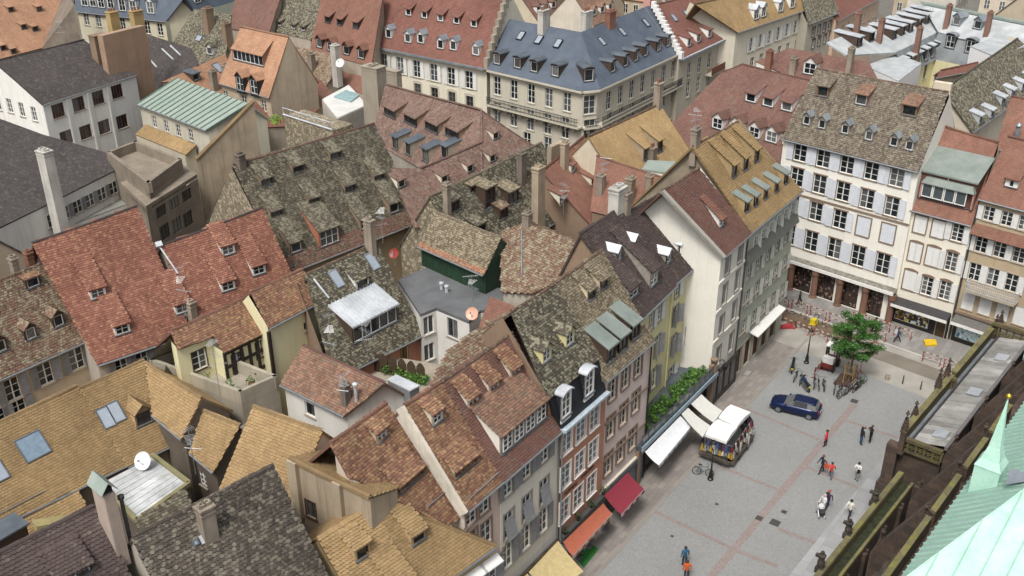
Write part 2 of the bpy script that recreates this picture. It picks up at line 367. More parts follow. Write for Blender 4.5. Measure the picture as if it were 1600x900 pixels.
# ------------------------------------------------------------------ windows
_wc = {}
def win_mesh(w, h, bars=(2, 3), surround=None, sw=.12, frame=None, sill=True, deep=.12, fr=.06, glass=None, arch=False, inpane=False):
    key = (round(w, 2), round(h, 2), bars, surround and surround.name, sw, (frame or WHITE).name, sill, deep, fr, arch, inpane, glass and glass.name)
    if key in _wc: return _wc[key]
    b = B(); y = deep
    for x0, x1, z0, z1 in ((-w/2, -w/2+fr, 0, h), (w/2-fr, w/2, 0, h), (-w/2+fr, w/2-fr, 0, fr), (-w/2+fr, w/2-fr, h-fr, h)): b.bx(x0, x1, y-.03, y+.03, z0, z1, 0)
    nx, nz = bars
    for i in range(1, nx):
        x = -w/2+w*i/nx; t = .045 if nx == 2 or (nx > 2 and i*2 == nx) else .025; b.bx(x-t, x+t, y-.04, y+.02, fr, h-fr, 0)
    for i in range(1, nz):
        z = h*i/nz; b.bx(-w/2+fr, w/2-fr, y-.025, y+.015, z-.02, z+.02, 0)
    mats = [frame or WHITE]
    if surround:
        mats.append(surround); e = .035
        b.bx(-w/2-sw, -w/2, -e, .04, -sw*.2, h, 1); b.bx(w/2, w/2+sw, -e, .04, -sw*.2, h, 1); b.bx(-w/2-sw, w/2+sw, -e-.003, .04, h, h+sw, 1)
        if arch:
            for i in range(6):
                t0, t1 = -1+2*i/6, -1+2*(i+1)/6; f = lambda t: h+sw+.16*(1-t*t)
                b.hexa([v3(t0*(w/2+sw), -e-.02, h+sw), v3(t1*(w/2+sw), -e-.02, h+sw), v3(t1*(w/2+sw), .03, h+sw), v3(t0*(w/2+sw), .03, h+sw),
                        v3(t0*(w/2+sw), -e-.02, f(t0)+.01), v3(t1*(w/2+sw), -e-.02, f(t1)+.01), v3(t1*(w/2+sw), .03, f(t1)+.01), v3(t0*(w/2+sw), .03, f(t0)+.01)], 1)
    if sill:
        if not surround: mats.append(STONE)
        b.bx(-w/2-.1, w/2+.1, -.1, y, -.09, -.004, 1)
    if inpane:
        mats.append(glass or GLASS); b.bx(-w/2+fr, w/2-fr, y+.0, y+.012, fr, h-fr, len(mats)-1)
    _wc[key] = b.mesh('window', mats); return _wc[key]
def pane_mesh(w, h, glass):
    key = ('pane', round(w, 2), round(h, 2), glass.name)
    if key not in _wc:
        b = B(); b.bx(-w/2, w/2, -.006, .006, 0, h); _wc[key] = b.mesh('pane', glass)
    return _wc[key]
def shutter_mesh(w, h, mat, solid=False):
    key = ('sh', round(w, 2), round(h, 2), mat.name, solid)
    if key not in _wc:
        b = B(); f = .06; t = .02
        for x0, x1, z0, z1 in ((0, f, 0, h), (w-f, w, 0, h), (f, w-f, 0, f), (f, w-f, h-f, h), (f, w-f, h*.5-f/2, h*.5+f/2)): b.bx(x0, x1, -t, t, z0, z1)
        n = max(6, int(h/.14))
        for i in range(n):
            z = f+(h-2*f)*(i+.5)/n; q = (h-2*f)/n*.5
            b.hexa([v3(f, -.015, z-q), v3(w-f, -.015, z-q), v3(w-f, .0, z-q), v3(f, .0, z-q), v3(f, .002, z+q), v3(w-f, .002, z+q), v3(w-f, .015, z+q), v3(f, .015, z+q)])
        _wc[key] = b.mesh('shutter', mat)
    return _wc[key]
def put_window(h, p, x, inn, w, ht, st):
    """st: dict(bars, surround, frame, shut=material, mode=open|closed|one|ajar, simple, glass, arch, balcony)"""
    wm = win_mesh(w, ht, st.get('bars', (2, 3)), st.get('surround'), st.get('sw', .12), st.get('frame'), st.get('sill', True), st.get('deep', .12), st.get('fr', .06),
                  st.get('glass'), st.get('arch', False), bool(st.get('simple')))
    o = h.put('window', wm, p, x, inn); g = st.get('glass') or GLASS
    def loc(mesh, nm, px, py, pz, a=0., par=o):
        m = Matrix.Rotation(a, 4, 'Z'); m.translation = Vector((px, py, pz)); return link(nm, mesh, par, m)
    if not st.get('simple'):
        fr = .06; pw = (w-2*fr)/2-.05
        for s in (-1, 1): loc(pane_mesh(pw, ht-2*fr, g), 'pane', s*(pw/2+.045), st.get('deep', .12)+.004, fr)
    sm = st.get('shut'); md = st.get('mode', 'open')
    if sm:
        swd = w/2+.02; s = shutter_mesh(swd, ht, sm); off = st.get('sw', .12) if st.get('surround') else .02
        if md == 'open':
            loc(s, 'shutter', w/2+off*.4, -.07, 0, random.uniform(-.14, -.02)); loc(s, 'shutter', -w/2-off*.4, -.07, 0, math.pi+random.uniform(.02, .14))
        elif md == 'one':
            loc(s, 'shutter', w/2+.04, -.06, 0, -random.uniform(.12, .4))
        elif md == 'wide':
            loc(s, 'shutter', w/2+.02, -.05, 0, -random.uniform(.3, 1.1)); loc(s, 'shutter', -w/2-.02, -.05, 0, math.pi+random.uniform(.3, 1.1))
        elif md == 'closed':
            loc(s, 'shutter', -w/2, .0, 0, 0); loc(s, 'shutter', 0.002, .0, 0, 0)
        elif md == 'ajar':
            m = Matrix.Rotation(rad(20), 4, 'X'); m.translation = Vector((-w/2, -.1-ht*.32*.3, -.02)); s2 = shutter_mesh(w, ht*.72, sm)
            m.translation = Vector((-w/2, -.35, .02)); link('shutter', s2, o, Matrix.Translation(m.translation) @ Matrix.Rotation(rad(-13), 4, 'X'))
    return o
class Fac:
    """a vertical wall between two plan points; windows are real openings with reveals"""
    def __init__(s, p, q, inside):
        s.p = v3(p[0], p[1], 0); s.q = v3(q[0], q[1], 0); d = unit(s.q-s.p); out = np.cross(d, Z)
        if out @ (v3(inside[0], inside[1], 0)-s.p) > 0: s.p, s.q = s.q, s.p; d = -d; out = -out
        # seen from outside p is on the left: right = Z x out
        s.x = np.cross(Z, out); s.out = out; s.L = np.linalg.norm(s.q-s.p)
        if s.x @ d < 0: s.p, s.q = s.q, s.p
        s.inn = -out
    def at(s, px, py):
        w = onplane(px, py, s.p, s.out); return ((w-s.p) @ s.x, w[2])
    def W(s, u, z, o=0.): return s.p+s.x*u+Z*z+s.out*o
def rows(fac, *rs):
    """each r: (first centre px, last centre px, n, w, h, style)"""
    ws = []
    for r in rs:
        if not isinstance(r[0], tuple): ws.append(r); continue
        a, c, n, w, h, st = r; ua, za = fac.at(*a); uc, zc = fac.at(*c)
        for i in range(n):
            t = i/(n-1) if n > 1 else 0; ws.append((ua+(uc-ua)*t, za+(zc-za)*t-h/2, w, h, st))
    return ws
def facade(h, fac, z0, z1, wins, mat, name='wall', depth=.2, top=None, parent=None):
    """top: optional list of (u,z) outline points above z1"""
    b = B(); L = fac.L; ok = []
    for w in wins:
        u, z, ww, hh, st = w
        u = min(max(u, ww/2+.06), L-ww/2-.06) if L > ww+.12 else L/2
        if z+hh > z1-.03: z = z1-.03-hh
        if z < z0+.02: continue
        if any(abs(u-o[0]) < (ww+o[2])/2+.02 and z < o[1]+o[3]+.02 and o[1] < z+hh+.02 for o in ok): continue
        ok.append((u, z, ww, hh, st))
    us = sorted({0., L} | {u-ww/2 for u, z, ww, hh, st in ok} | {u+ww/2 for u, z, ww, hh, st in ok})
    zs = sorted({z0, z1} | {z for u, z, ww, hh, st in ok} | {z+hh for u, z, ww, hh, st in ok})
    for j in range(len(zs)-1):
        i = 0
        while i < len(us)-1:
            def hole(i): 
                cu, cz = (us[i]+us[i+1])/2, (zs[j]+zs[j+1])/2
                return any(abs(cu-u) < ww/2 and z < cz < z+hh for u, z, ww, hh, st in ok)
            if hole(i): i += 1; continue
            k = i
            while k+1 < len(us)-1 and not hole(k+1): k += 1
            b.face([fac.W(us[i], zs[j]), fac.W(us[k+1], zs[j]), fac.W(us[k+1], zs[j+1]), fac.W(us[i], zs[j+1])]); i = k+1
    for u, z, ww, hh, st in ok:
        c = [fac.W(u-ww/2, z), fac.W(u+ww/2, z), fac.W(u+ww/2, z+hh), fac.W(u-ww/2, z+hh)]; d = [p-fac.out*depth for p in c]
        for i in range(4): b.face([c[i], d[i], d[(i+1) % 4], c[(i+1) % 4]])
        b.face(d, 1)
    if top: b.face([fac.W(u, z) for u, z in top])
    o = h.add(name, b, [mat, DARK], parent)
    for u, z, ww, hh, st in ok:
        if st is not None: put_window(h, fac.W(u, z), fac.x, fac.inn, ww, hh, st)
    return o
# ------------------------------------------------------------------ dormers, chimneys, skylights
_dc = {}
def dormer(h, pl, px, kind='shed', w=1.1, ht=1.2, roofm=None, wall=None, a=None, bars=(2, 2), frame=None, geo=None, glass=None, at=None, front=None, mw=.1, parent=None):
    p = at if at is not None else pl.P(*px); P = pl.pitch; t = pl.t; wall = wall or CREAMF; roofm = roofm or TM('brown'); frame = frame or WHITE
    a = (P-13 if kind == 'shed' else 8) if a is None else a
    if kind in ('shed', 'flat') and hasattr(pl, 'ztop'):
        mx = (pl.ztop-p[2])/t-.2; a = round(max(-5., min(a, math.degrees(math.atan(t-ht/max(mx, .3))))), 1)
    ta = math.tan(rad(a)); key = (kind, w, ht, P, a, roofm.name, wall.name, bars, frame.name, geo, front and front.name, mw)
    if key not in _dc:
        b = B(); r = B(); wd = B(); D1 = ht/t; g = None
        D = min(ht/(t-ta), 9) if kind in ('shed', 'flat') else D1
        for s in (-1, 1):
            x = s*w/2; tri = [v3(x, 0, -.25), v3(x, D, D*t-.02), v3(x, 0, ht)]
            b.face(tri if s > 0 else tri[::-1], 0); b.face([q-v3(s*.06, 0, 0) for q in (tri[::-1] if s > 0 else tri)], 0)
        fm = mw; z0 = .12 if ht > .8 else .05; z1 = ht-.1; x0, x1 = -w/2+fm, w/2-fm
        for q in (((-w/2), x0, -.25, ht), (x1, w/2, -.25, ht), (x0, x1, -.25, z0), (x0, x1, z1, ht)): b.bx(q[0], q[1], .0, .1, q[2], q[3], 1)
        b.bx(-w/2-.06, w/2+.06, -.12, .1, z0-.06, z0-.002, 2)
        f = .05
        for q in ((x0, x0+f, z0, z1), (x1-f, x1, z0, z1), (x0+f, x1-f, z0, z0+f), (x0+f, x1-f, z1-f, z1)): wd.bx(q[0], q[1], .03, .09, q[2], q[3], 0)
        for i in range(1, bars[0]): xx = x0+(x1-x0)*i/bars[0]; wd.bx(xx-.03, xx+.03, .03, .085, z0+f, z1-f, 0)
        for i in range(1, bars[1]): zz = z0+(z1-z0)*i/bars[1]; wd.bx(x0+f, x1-f, .04, .08, zz-.018, zz+.018, 0)
        wd.bx(x0+f, x1-f, .085, .095, z0+f, z1-f, 1)
        ov, sd, th = .18, .1, .09
        if kind in ('shed', 'flat'):
            W2 = w/2+sd
            A = [v3(-W2, -ov, ht-ov*ta+.06), v3(W2, -ov, ht-ov*ta+.06), v3(W2, D, ht+D*ta+.06), v3(-W2, D, ht+D*ta+.06)]
            Ls = math.hypot(D+ov, (D+ov)*ta)
            r.prism(A, (0, 0, -th), 0, [(0, 0), (2*W2, 0), (2*W2, Ls), (0, Ls)])
            if kind == 'flat': r.bx(-W2-.02, W2+.02, -ov-.03, -ov, ht-ov*ta-.06, ht-ov*ta+.09, 0)
            g = (v3(-W2, -ov, ht-ov*ta+.06), v3(0, math.cos(rad(a)), math.sin(rad(a))), v3(0, -math.sin(rad(a)), math.cos(rad(a))), [(0, 0), (2*W2, 0), (2*W2, Ls), (0, Ls)])
        elif kind == 'gable':
            gt = math.tan(rad(42)); hr = ht+w/2*gt; D2 = hr/t
            b.face([v3(-w/2, 0, ht), v3(w/2, 0, ht), v3(0, 0, hr)], 1)
            for s in (-1, 1):
                e = w/2+sd; ez = ht-sd*gt
                A = [v3(s*e, -ov, ez+.05), v3(0, -ov, hr+.05), v3(0, D2, hr+.05), v3(s*e, max(ez, 0)/t, ez+.05)]
                if s < 0: A = A[::-1]
                sl = math.hypot(e, e*gt); r.prism(A, (0, 0, -.07), 0, [(q[1], sl-abs(q[0])*sl/e) for q in A])
        elif kind == 'arch':
            n = 8; e = w/2+.08; rise = w*.2
            pr = [(e*math.cos(math.pi*(1-i/n)), ht+rise*math.sin(math.pi*i/n)) for i in range(n+1)]
            for (xa, za), (xb, zb) in zip(pr[:-1], pr[1:]):
                r.hexa([v3(xa, -ov, za-.06), v3(xb, -ov, zb-.06), v3(xb, zb/t, zb-.06), v3(xa, za/t, za-.06), v3(xa, -ov, za+.04), v3(xb, -ov, zb+.04), v3(xb, zb/t, zb+.04), v3(xa, za/t, za+.04)], 0)
            b.face([v3(x, 0, z-.05) for x, z in pr][::-1], 1)
        me_b = b.mesh('dormer', [wall, front or wall, LEAD]); me_r = r.mesh('dormer_roof', roofm); me_w = wd.mesh('window', [frame, glass or GLASS]); me_t = None
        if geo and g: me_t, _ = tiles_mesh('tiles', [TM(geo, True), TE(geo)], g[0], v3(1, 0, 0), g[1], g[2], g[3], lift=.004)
        _dc[key] = (me_b, me_r, me_w, me_t)
    mb, mr, mw_, mt = _dc[key]
    o = h.put('dormer', mb, p, pl.u, -pl.dn, parent)
    ro = link('dormer_roof', mr, o); link('window', mw_, o)
    if mt: q = link('dormer_tiles', mt, o); q['kind'] = 'stuff'
    return o
def dormers(h, pl, pxs, *a, **k):
    for q in pxs: dormer(h, pl, q, *a, **k)
def skylight(h, pl, px, w=.8, l=1.1, frame=None, glass=None):
    p = pl.P(*px); b = B(); u, v, n = pl.u, pl.v, pl.n; f = .07
    for du, dv, hu, hv in ((-w/2+f/2, 0, f/2, l/2), (w/2-f/2, 0, f/2, l/2), (0, -l/2+f/2, w/2-f, f/2), (0, l/2-f/2, w/2-f, f/2)):
        b.box(p+u*du+v*dv+n*.05, u*hu, v*hv, n*.09)
    o = h.add('skylight', b, frame or LEAD); g = B(); g.box(p+n*.08, u*(w/2-f), v*(l/2-f), n*.012); h.add('pane', g, glass or SKYGL, o); return o
SKYGL = flat('c2ccd6', .08, .55, .9, .05, name='skylight_glass')
def chimney(h, p, w=.7, d=.7, z=2., mat=None, x=None, pots=2, cap=True, pot='box', down=1.5, capm=None):
    """p: where it leaves the roof (world)"""
    mat = mat or CHIM; x = v3(.585, .811, 0) if x is None else unit(x); y = np.cross(Z, x); p = v3(*p); b = B()
    b.hexa([p+x*sx*w/2*k+y*sy*d/2*k+Z*zz for zz, k in ((-down, 1.04), (z, 1.)) for sx, sy in ((-1,-1),(1,-1),(1,1),(-1,1))])
    o = h.add('chimney', b, mat)
    if cap:
        c = B(); c.box(p+Z*(z+.05), x*(w/2+.07), y*(d/2+.07), Z*.06); c.box(p+Z*(z-.28), x*(w/2+.035), y*(d/2+.035), Z*.05); h.add('cap', c, capm or mat, o)
    for i in range(pots):
        t = (i+.5)/pots-.5; q = p+x*t*(w-.1)*.95+Z*(z+.11)
        c = B()
        if pot == 'box':
            rr = min(w/pots, d)*.34
            for sx, sy, lx, ly in ((-1,0,.05,rr),(1,0,.05,rr),(0,-1,rr,.05),(0,1,rr,.05)): c.box(q+x*sx*rr+y*sy*rr+Z*.09, x*lx, y*ly, Z*.11)
            c.box(q+Z*.0, x*rr, y*rr, Z*.01, 1); h.add('flue', c, [mat, DARK], o)
        elif pot == 'clay':
            c.lathe(q-Z*.03, [(.13, 0), (.11, .35), (.14, .38), (.14, .45), (.08, .46)], 8); h.add('chimney_pot', c, CHIMB, o)
    return o
# ------------------------------------------------------------------ a whole house
def gable(h, pl, poly, pal, geo=False, indiv=0, walls=None, z0=0., front=(), left=(), right=(), ov=.3, back=None, bpal=None, jit=1., rcap=None, capind=False, wallm_side=None, gut=True, mat=None, wallback=True, tw=.215, te=.185, pts=None, verge=.08):
    """poly px: eave left, eave right, ridge right, ridge left (all on the plane). Builds both slopes and the walls under them"""
    P = [pl.P(*q) for q in poly] if pts is None else [v3(*q) for q in pts]; e0, e1, r1, r0 = P
    if (e1-e0) @ pl.u < 0: e0, e1, r1, r0 = e1, e0, r0, r1
    ze = min(e0[2], e1[2]); zr = (r0[2]+r1[2])/2; bk = back or (zr-ze)/pl.t
    tb = (zr-ze)/bk
    b0 = r0-pl.dn*bk; b0[2] = ze; b1 = r1-pl.dn*bk; b1[2] = ze
    ro = roof(h, pl, [e0, e1, r1, r0], pal, geo, indiv, jit=jit, mat=mat, tw=tw, te=te)
    bpl = PL(b0, b1, ze, math.degrees(math.atan(tb)), pts=True)
    if bpl.dn @ pl.dn > 0: bpl = PL(b0, b1, ze, math.degrees(math.atan(tb)), flip=True, pts=True)
    roof(h, bpl, [b1, b0, r0, r1], bpal or pal, mat=mat)
    if rcap is not False: ridge(h, r0+Z*.03, r1+Z*.03, mat or TM(rcap or pal), indiv=capind)
    wm = walls or plaster('d9d0bd'); ws = wallm_side or wm
    ins = pl.u*verge
    def inset(p, s, n): 
        q = p+ins*s*-1+(-pl.dn*ov if n == 'f' else pl.dn*ov if n == 'b' else 0); q = v3(*q)
        q[2] = p[2]+(ov*pl.t if n == 'f' else ov*tb if n == 'b' else 0)-.2; return q
    fe0, fe1 = inset(e0, -1, 'f'), inset(e1, 1, 'f'); be0, be1 = inset(b0, -1, 'b'), inset(b1, 1, 'b'); rr0, rr1 = inset(r0, -1, ''), inset(r1, 1, '')
    c = (fe0+fe1+be0+be1)/4
    F = Fac(fe0, fe1, c); zt = min(fe0[2], fe1[2]); facade(h, F, z0, zt, rows(F, *front), wm)
    def side(f, r, k, wn, nm):
        S = Fac(f, k, c); zz = min(f[2], k[2]); ur = (r-S.p) @ S.x
        facade(h, S, z0, zz, rows(S, *wn), ws, nm, top=[(0, zz), (S.L, zz), (ur, r[2])]); return S
    SL = side(fe0, rr0, be0, left, 'gable_wall'); SR = side(fe1, rr1, be1, right, 'gable_wall')
    if wallback:
        b = B(); b.face([be0*v3(1,1,0)+Z*z0, be1*v3(1,1,0)+Z*z0, be1, be0]); h.add('back_wall', b, wm)
    if gut:
        gutter(h, e0+pl.dn*.06-Z*.05, e1+pl.dn*.06-Z*.05)
    return dict(e0=e0, e1=e1, r0=r0, r1=r1, b0=b0, b1=b1, F=F, L=SL, R=SR, pl=pl, bpl=bpl, c=c, ze=ze, zr=zr)
def house(label, at, name='house', cat='house', group=None): return H(name, label, cat, (at[0], at[1], 0), group)
def gh(label, a, b, z, pitch, poly, pal, name='house', **k):
    """gabled house in one call; returns (thing, dict)"""
    pl = PL(a, b, z, pitch); m = sum(pl.P(*q) for q in poly)/len(poly); h = house(label, m, name); return h, gable(h, pl, poly, pal, **k)
def polyroof(h, pl, poly, pal, walls=None, z0=0., inset=.2, **k):
    """free outline on a plane (hips, valleys), with vertical walls under its edge"""
    P = [pl.P(*q) for q in poly]; o = roof(h, pl, P, pal, **k)
    if walls:
        c = sum(P)/len(P); Q = []
        for p in P:
            d = (c-p)*v3(1, 1, 0); q = p+d/np.linalg.norm(d)*inset; q[2] = pl.zat(q)-.12; Q.append(q)
        b = B()
        for i in range(len(Q)):
            p, q = Q[i], Q[(i+1) % len(Q)]; f = [p*v3(1,1,0)+Z*z0, q*v3(1,1,0)+Z*z0, q, p]; b.face(f)
        h.add('wall', b, walls)
    return P
# ================================================================== the row of houses along the square
RA = v3(9.9, 64.3, 0); RD = v3(math.sin(rad(35.36)), math.cos(rad(35.36)), 0); RN = v3(RD[1], -RD[0], 0)   # facade line, its direction, outward normal
def rowp(t, o=0., z=0.): return RA+RD*t+RN*o+Z*z
PAVE0 = .0
SH_GREY = flat('8d8e90', .6); SH_LIGHT = flat('d3d8df', .6, var=.05); SH_WHITE = flat('dfe0de', .6, var=.05); SH_DK = flat('5f5a58', .6); SH_PINK = flat('ddd2cf', .6); SH_MIST = flat('c3c7be', .6)
SUR_BR = flat('8a7767', .8); SUR_GR = flat('9b958c', .8); SUR_ST = plaster('b0a594', .2, .2)
def awning(h, top, zt, bot, zb, mat, val=.28, name='awning', valm=None, ribs=2):
    """cloth from two wall points (px at zt) out to two front points (px at zb)"""
    a, b_ = [U(*q, zt) for q in top]; d, c = [U(*q, zb) for q in bot]; m = B(); n = 8; t = v3(0, 0, -.03)
    for i in range(n):                                    # a slightly slack cloth
        f0, f1 = i/n, (i+1)/n; g = lambda f: -Z*.10*math.sin(math.pi*f)
        q = [a+(d-a)*f0+g(f0), b_+(c-b_)*f0+g(f0), b_+(c-b_)*f1+g(f1), a+(d-a)*f1+g(f1)]; m.hexa([p+t for p in q]+q)
    o = h.add(name, m, mat); v = B(); k = max(6, int(np.linalg.norm(c-d)/.4))
    for i in range(k):
        p, q = d+(c-d)*i/k, d+(c-d)*(i+1)/k; out = unit((d-a)*v3(1,1,0)); w = out*.02
        zz = val*(1 if i % 2 else .88)
        v.hexa([p-Z*zz, q-Z*zz, q+w-Z*zz, p+w-Z*zz, p, q, q+w, p+w], i % 2)
    h.add('valance', v, [valm or mat, mat], o)
    r = B(); r.tube(d-Z*.02, c-Z*.02, .035, .035, 6)
    for f in np.linspace(.08, .92, ribs): r.tube(a+(b_-a)*f-Z*.25, d+(c-d)*f-Z*.08, .025, .025, 5)
    h.add('awning_frame', r, SH_GREY, o); return o
def shopfront(h, t0, t1, z1, mat, n=3, o=0.02, base=.45):
    """glazed ground-floor front with frame, stall riser and door"""
    b = B(); g = B(); L = t1-t0; w = L/n
    b.box((rowp(t0, o)+rowp(t1, o))/2+Z*base/2, RD*L/2, RN*.05, Z*base/2)
    b.box((rowp(t0, o)+rowp(t1, o))/2+Z*(z1-.2), RD*L/2, RN*.07, Z*.2)
    for i in range(n+1): b.box(rowp(t0+w*i, o)+Z*z1/2, RD*.07, RN*.062, Z*z1/2)
    g.box((rowp(t0, o-.02)+rowp(t1, o-.02))/2+Z*(z1+base)/2, RD*L/2, RN*.01, Z*(z1-base)/2)
    p = h.add('shopfront', b, mat); h.add('pane', g, GLASS, p); return p

# --- house at the corner: sage green facade, ochre roof
st1 = dict(bars=(2, 3), surround=SUR_GR, sw=.1, shut=SH_MIST, mode='one'); stt = dict(bars=(2, 3), surround=SH_WHITE, sw=.09, shut=SH_MIST, mode='one')
GREEN = plaster('b2b8a8', .2, .3); hR1, gR1 = gh('sage green corner house with ochre tiled roof, three long dormers and copper capped dormers', (1175, 363), (1253, 298), 14.8, 50,
    [(1174, 364), (1254, 298), (1153, 190), (1081, 229)], 'ochre2', geo=True, walls=GREEN, wallm_side=plaster('9a8f7c', .4, .4), ov=.35, rcap='mossbrown', capind=True,
    front=[((1180, 380), (1238, 327), 6, .85, 1.35, stt), ((1170, 424), (1229, 368), 5, .9, 1.6, st1), ((1167, 466), (1226, 411), 5, .9, 1.65, st1), ((1162, 511), (1222, 456), 5, .9, 1.7, st1)]
     + [(1.1+i*2.05, .03, 1.35, 2.75, dict(bars=(2, 1), surround=SUR_ST, sw=.2, sill=False, frame=flat('5d352c', .7), glass=flat('54302a', .75), deep=.15)) for i in range(5)])
pl = gR1['pl']; F = gR1['F']
dormers(hR1, pl, [(1147, 278), (1165, 267), (1182, 254)], 'shed', .95, 1.35, TM('ochre2'), plaster('a8936f'), geo='ochre2', a=34, bars=(1, 1), frame=WOODD, front=WOODD)
dormers(hR1, pl, [(1167, 332), (1181, 323), (1196, 312), (1213, 301), (1228, 288)], 'flat', .8, 1.15, COPGREEN, plaster('a8936f'), a=20, bars=(1, 1), frame=WOODD, front=WOODD)
b = B()                                                 # slate apron between the top storey and the facade below
z0 = F.at(1170, 408)[1]; Lf = F.L
b.hexa([F.W(-.05, z0, .02), F.W(Lf+.1, z0, .02), F.W(Lf+.1, z0, .45), F.W(-.05, z0, .45), F.W(-.05, z0+1.1, .02), F.W(Lf+.1, z0+1.1, .02), F.W(Lf+.1, z0+1.1, .06), F.W(-.05, z0+1.1, .06)])
hR1.add('apron_roof', b, flat('62645f', .6)); pipe(hR1, F.W(-.02, 14.2, .12), .1)
for k, zz in enumerate((F.at(1200, 440)[1], F.at(1196, 485)[1])):
    b = B(); b.box(F.W(Lf/2, zz, .04), F.x*Lf/2, F.out*.05, Z*.08); hR1.add('string_course', b, SUR_ST)
b = B(); q0, q1 = F.at(1168, 545), F.at(1212, 497)
b.box(F.W((q0[0]+q1[0])/2, 3.35, .45), F.x*abs(q1[0]-q0[0])/2, F.out*.45+Z*-.12, Z*.06); hR1.add('awning', b, WHITE)
b = B(); b.box(F.W(F.at(1190, 505)[0], F.at(1190, 505)[1], .08), F.x*1.0, F.out*.06, Z*.22); hR1.add('sign_board', b, DARK)
chimney(hR1, gR1['r0']+RD*.6-Z*.3, .8, .55, 1.6, CHIM)

# --- white house with bare side wall
st2 = dict(bars=(2, 3), surround=SUR_GR, sw=.13, shut=None, glass=flat('9a9b96', .5), frame=SH_GREY)
WHT = plaster('e6e3d8', .08, .16); hR2, gR2 = gh('tall narrow white house with bare side wall and red brown roof', (1133, 402), (1175, 365), 14.7, 50,
    [(1132, 402), (1174, 365), (1092, 263), (1035, 298)], 'rust', geo=True, walls=WHT, ov=.3, rcap='mossbrown', capind=True,
    front=[((1137, 413), (1157, 394), 2, .95, 1.85, st2), ((1132, 460), (1152, 438), 2, .95, 1.95, st2), ((1127, 507), (1147, 485), 2, .95, 1.85, st2), ((1122, 556), (1142, 534), 2, .95, 1.95, st2)])
F = gR2['F']; e0, r0 = gR2['e0'], gR2['r0']
for q in ((1130, 437), (1124, 484), (1119, 531)):
    zz = F.at(*q)[1]; b = B(); b.box(F.W(F.L/2, zz, .05), F.x*F.L/2, F.out*.05, Z*.1); hR2.add('string_course', b, WHT)
b = B(); u = unit(r0-e0); n = gR2['pl'].n                    # raised grey coping along the gable
b.box((r0+e0)/2-gR2['pl'].u*.12+n*.05, u*np.linalg.norm(r0-e0)/2, gR2['pl'].u*.22, n*.12); hR2.add('parapet', b, plaster('a9a59c', .3, .3))
dormer(hR2, gR2['pl'], (1127, 355), 'shed', .7, .85, TM('brick'), WHITE, geo='brick', bars=(1, 1))
pipe(hR2, F.W(F.L-.05, 14, .1), .1, GUTD); shopfront(hR2, 12.7, 17.9, 3.2, flat('3a3836', .5), 4)
b = B(); b.box(F.W(.9, 2.0, .1), F.x*1.0, F.out*.05, Z*1.15); hR2.add('roller_door', b, flat('3f4246', .5, .3))
b = B(); b.path([F.W(1.6, 4.1, .1), F.W(1.6, 4.3, .5), F.W(1.6, 3.9, .7)], .04, 6); b.lathe(F.W(1.6, 3.3, .7), [(.05, 0), (.2, .1), (.26, .5), (.1, .6)], 8); hR2.add('wall_lantern', b, DARK)

# --- yellow house, dark roof in two heights
YEL = plaster('d8d2a2', .12, .2); DKT = 'purple'
st3 = dict(bars=(2, 3), surround=SUR_GR, sw=.12, shut=SH_GREY, mode='wide'); st3b = dict(bars=(2, 3), surround=SUR_GR, sw=.12, shut=SH_LIGHT, mode='one')
plA = PL((1005, 497), (1057, 447), 13.2, 48); plB = PL((1057, 443), (1103, 402), 13.2, 48)
hR3 = house('pale yellow house with dark purple tiled roof and white metal capped dormers', (plA.a+plB.b)/2)
gA = gable(hR3, plA, [(1004, 498), (1057, 447), (976, 318), (906, 365)], DKT, geo=True, walls=YEL, wallm_side=STONEB, back=2.6, rcap=DKT, capind=True, ov=.35,
    front=[((1018, 502), (1030, 489), 2, .75, 1.5, st3b), ((1026, 540), (1026, 540), 1, .95, 1.8, st3), ((1021, 591), (1021, 591), 1, .95, 1.9, st3)])
gB = gable(hR3, plB, [(1056, 444), (1105, 400), (1031, 303), (984, 329)], DKT, geo=True, walls=YEL, wallm_side=STONEB, back=2.6, rcap=DKT, capind=True, ov=.35,
    front=[((1058, 452), (1082, 433), 2, .85, 1.45, st3b), ((1055, 492), (1077, 472), 2, .95, 1.7, st3), ((1052, 538), (1073, 517), 2, .95, 1.8, st3), ((1048, 588), (1048, 588), 1, .95, 1.8, st3b), ((1072, 572), (1072, 572), 1, 1.05, 2.5, st3b)])
dormers(hR3, plA, [(967, 408), (993, 390)], 'gable', .85, .95, ZINCW, SUR_GR, bars=(1, 1))
dormers(hR3, plB, [(1045, 411), (1065, 395)], 'gable', .85, .95, ZINCW, SUR_GR, bars=(1, 1))
dormer(hR3, plA, (1022, 446), 'shed', 1.35, 1.5, TM(DKT), SUR_GR, geo=DKT, bars=(2, 3)); dormer(hR3, plA, (990, 466), 'shed', 1.6, 1.1, TM(DKT), SUR_GR, geo=DKT)
chimney(hR3, gA['r1']-RD*1.2+v3(0,0,-.9), 1.3, .9, 2.6, CHIMW, pots=2); chimney(hR3, gB['r0']-RD*.8+v3(0, 0, -1.), .7, .7, 2.7, CHIM, pots=1); pipe(hR3, gA['F'].W(gA['F'].L-.1, 13, .1), 3.6, YEL)

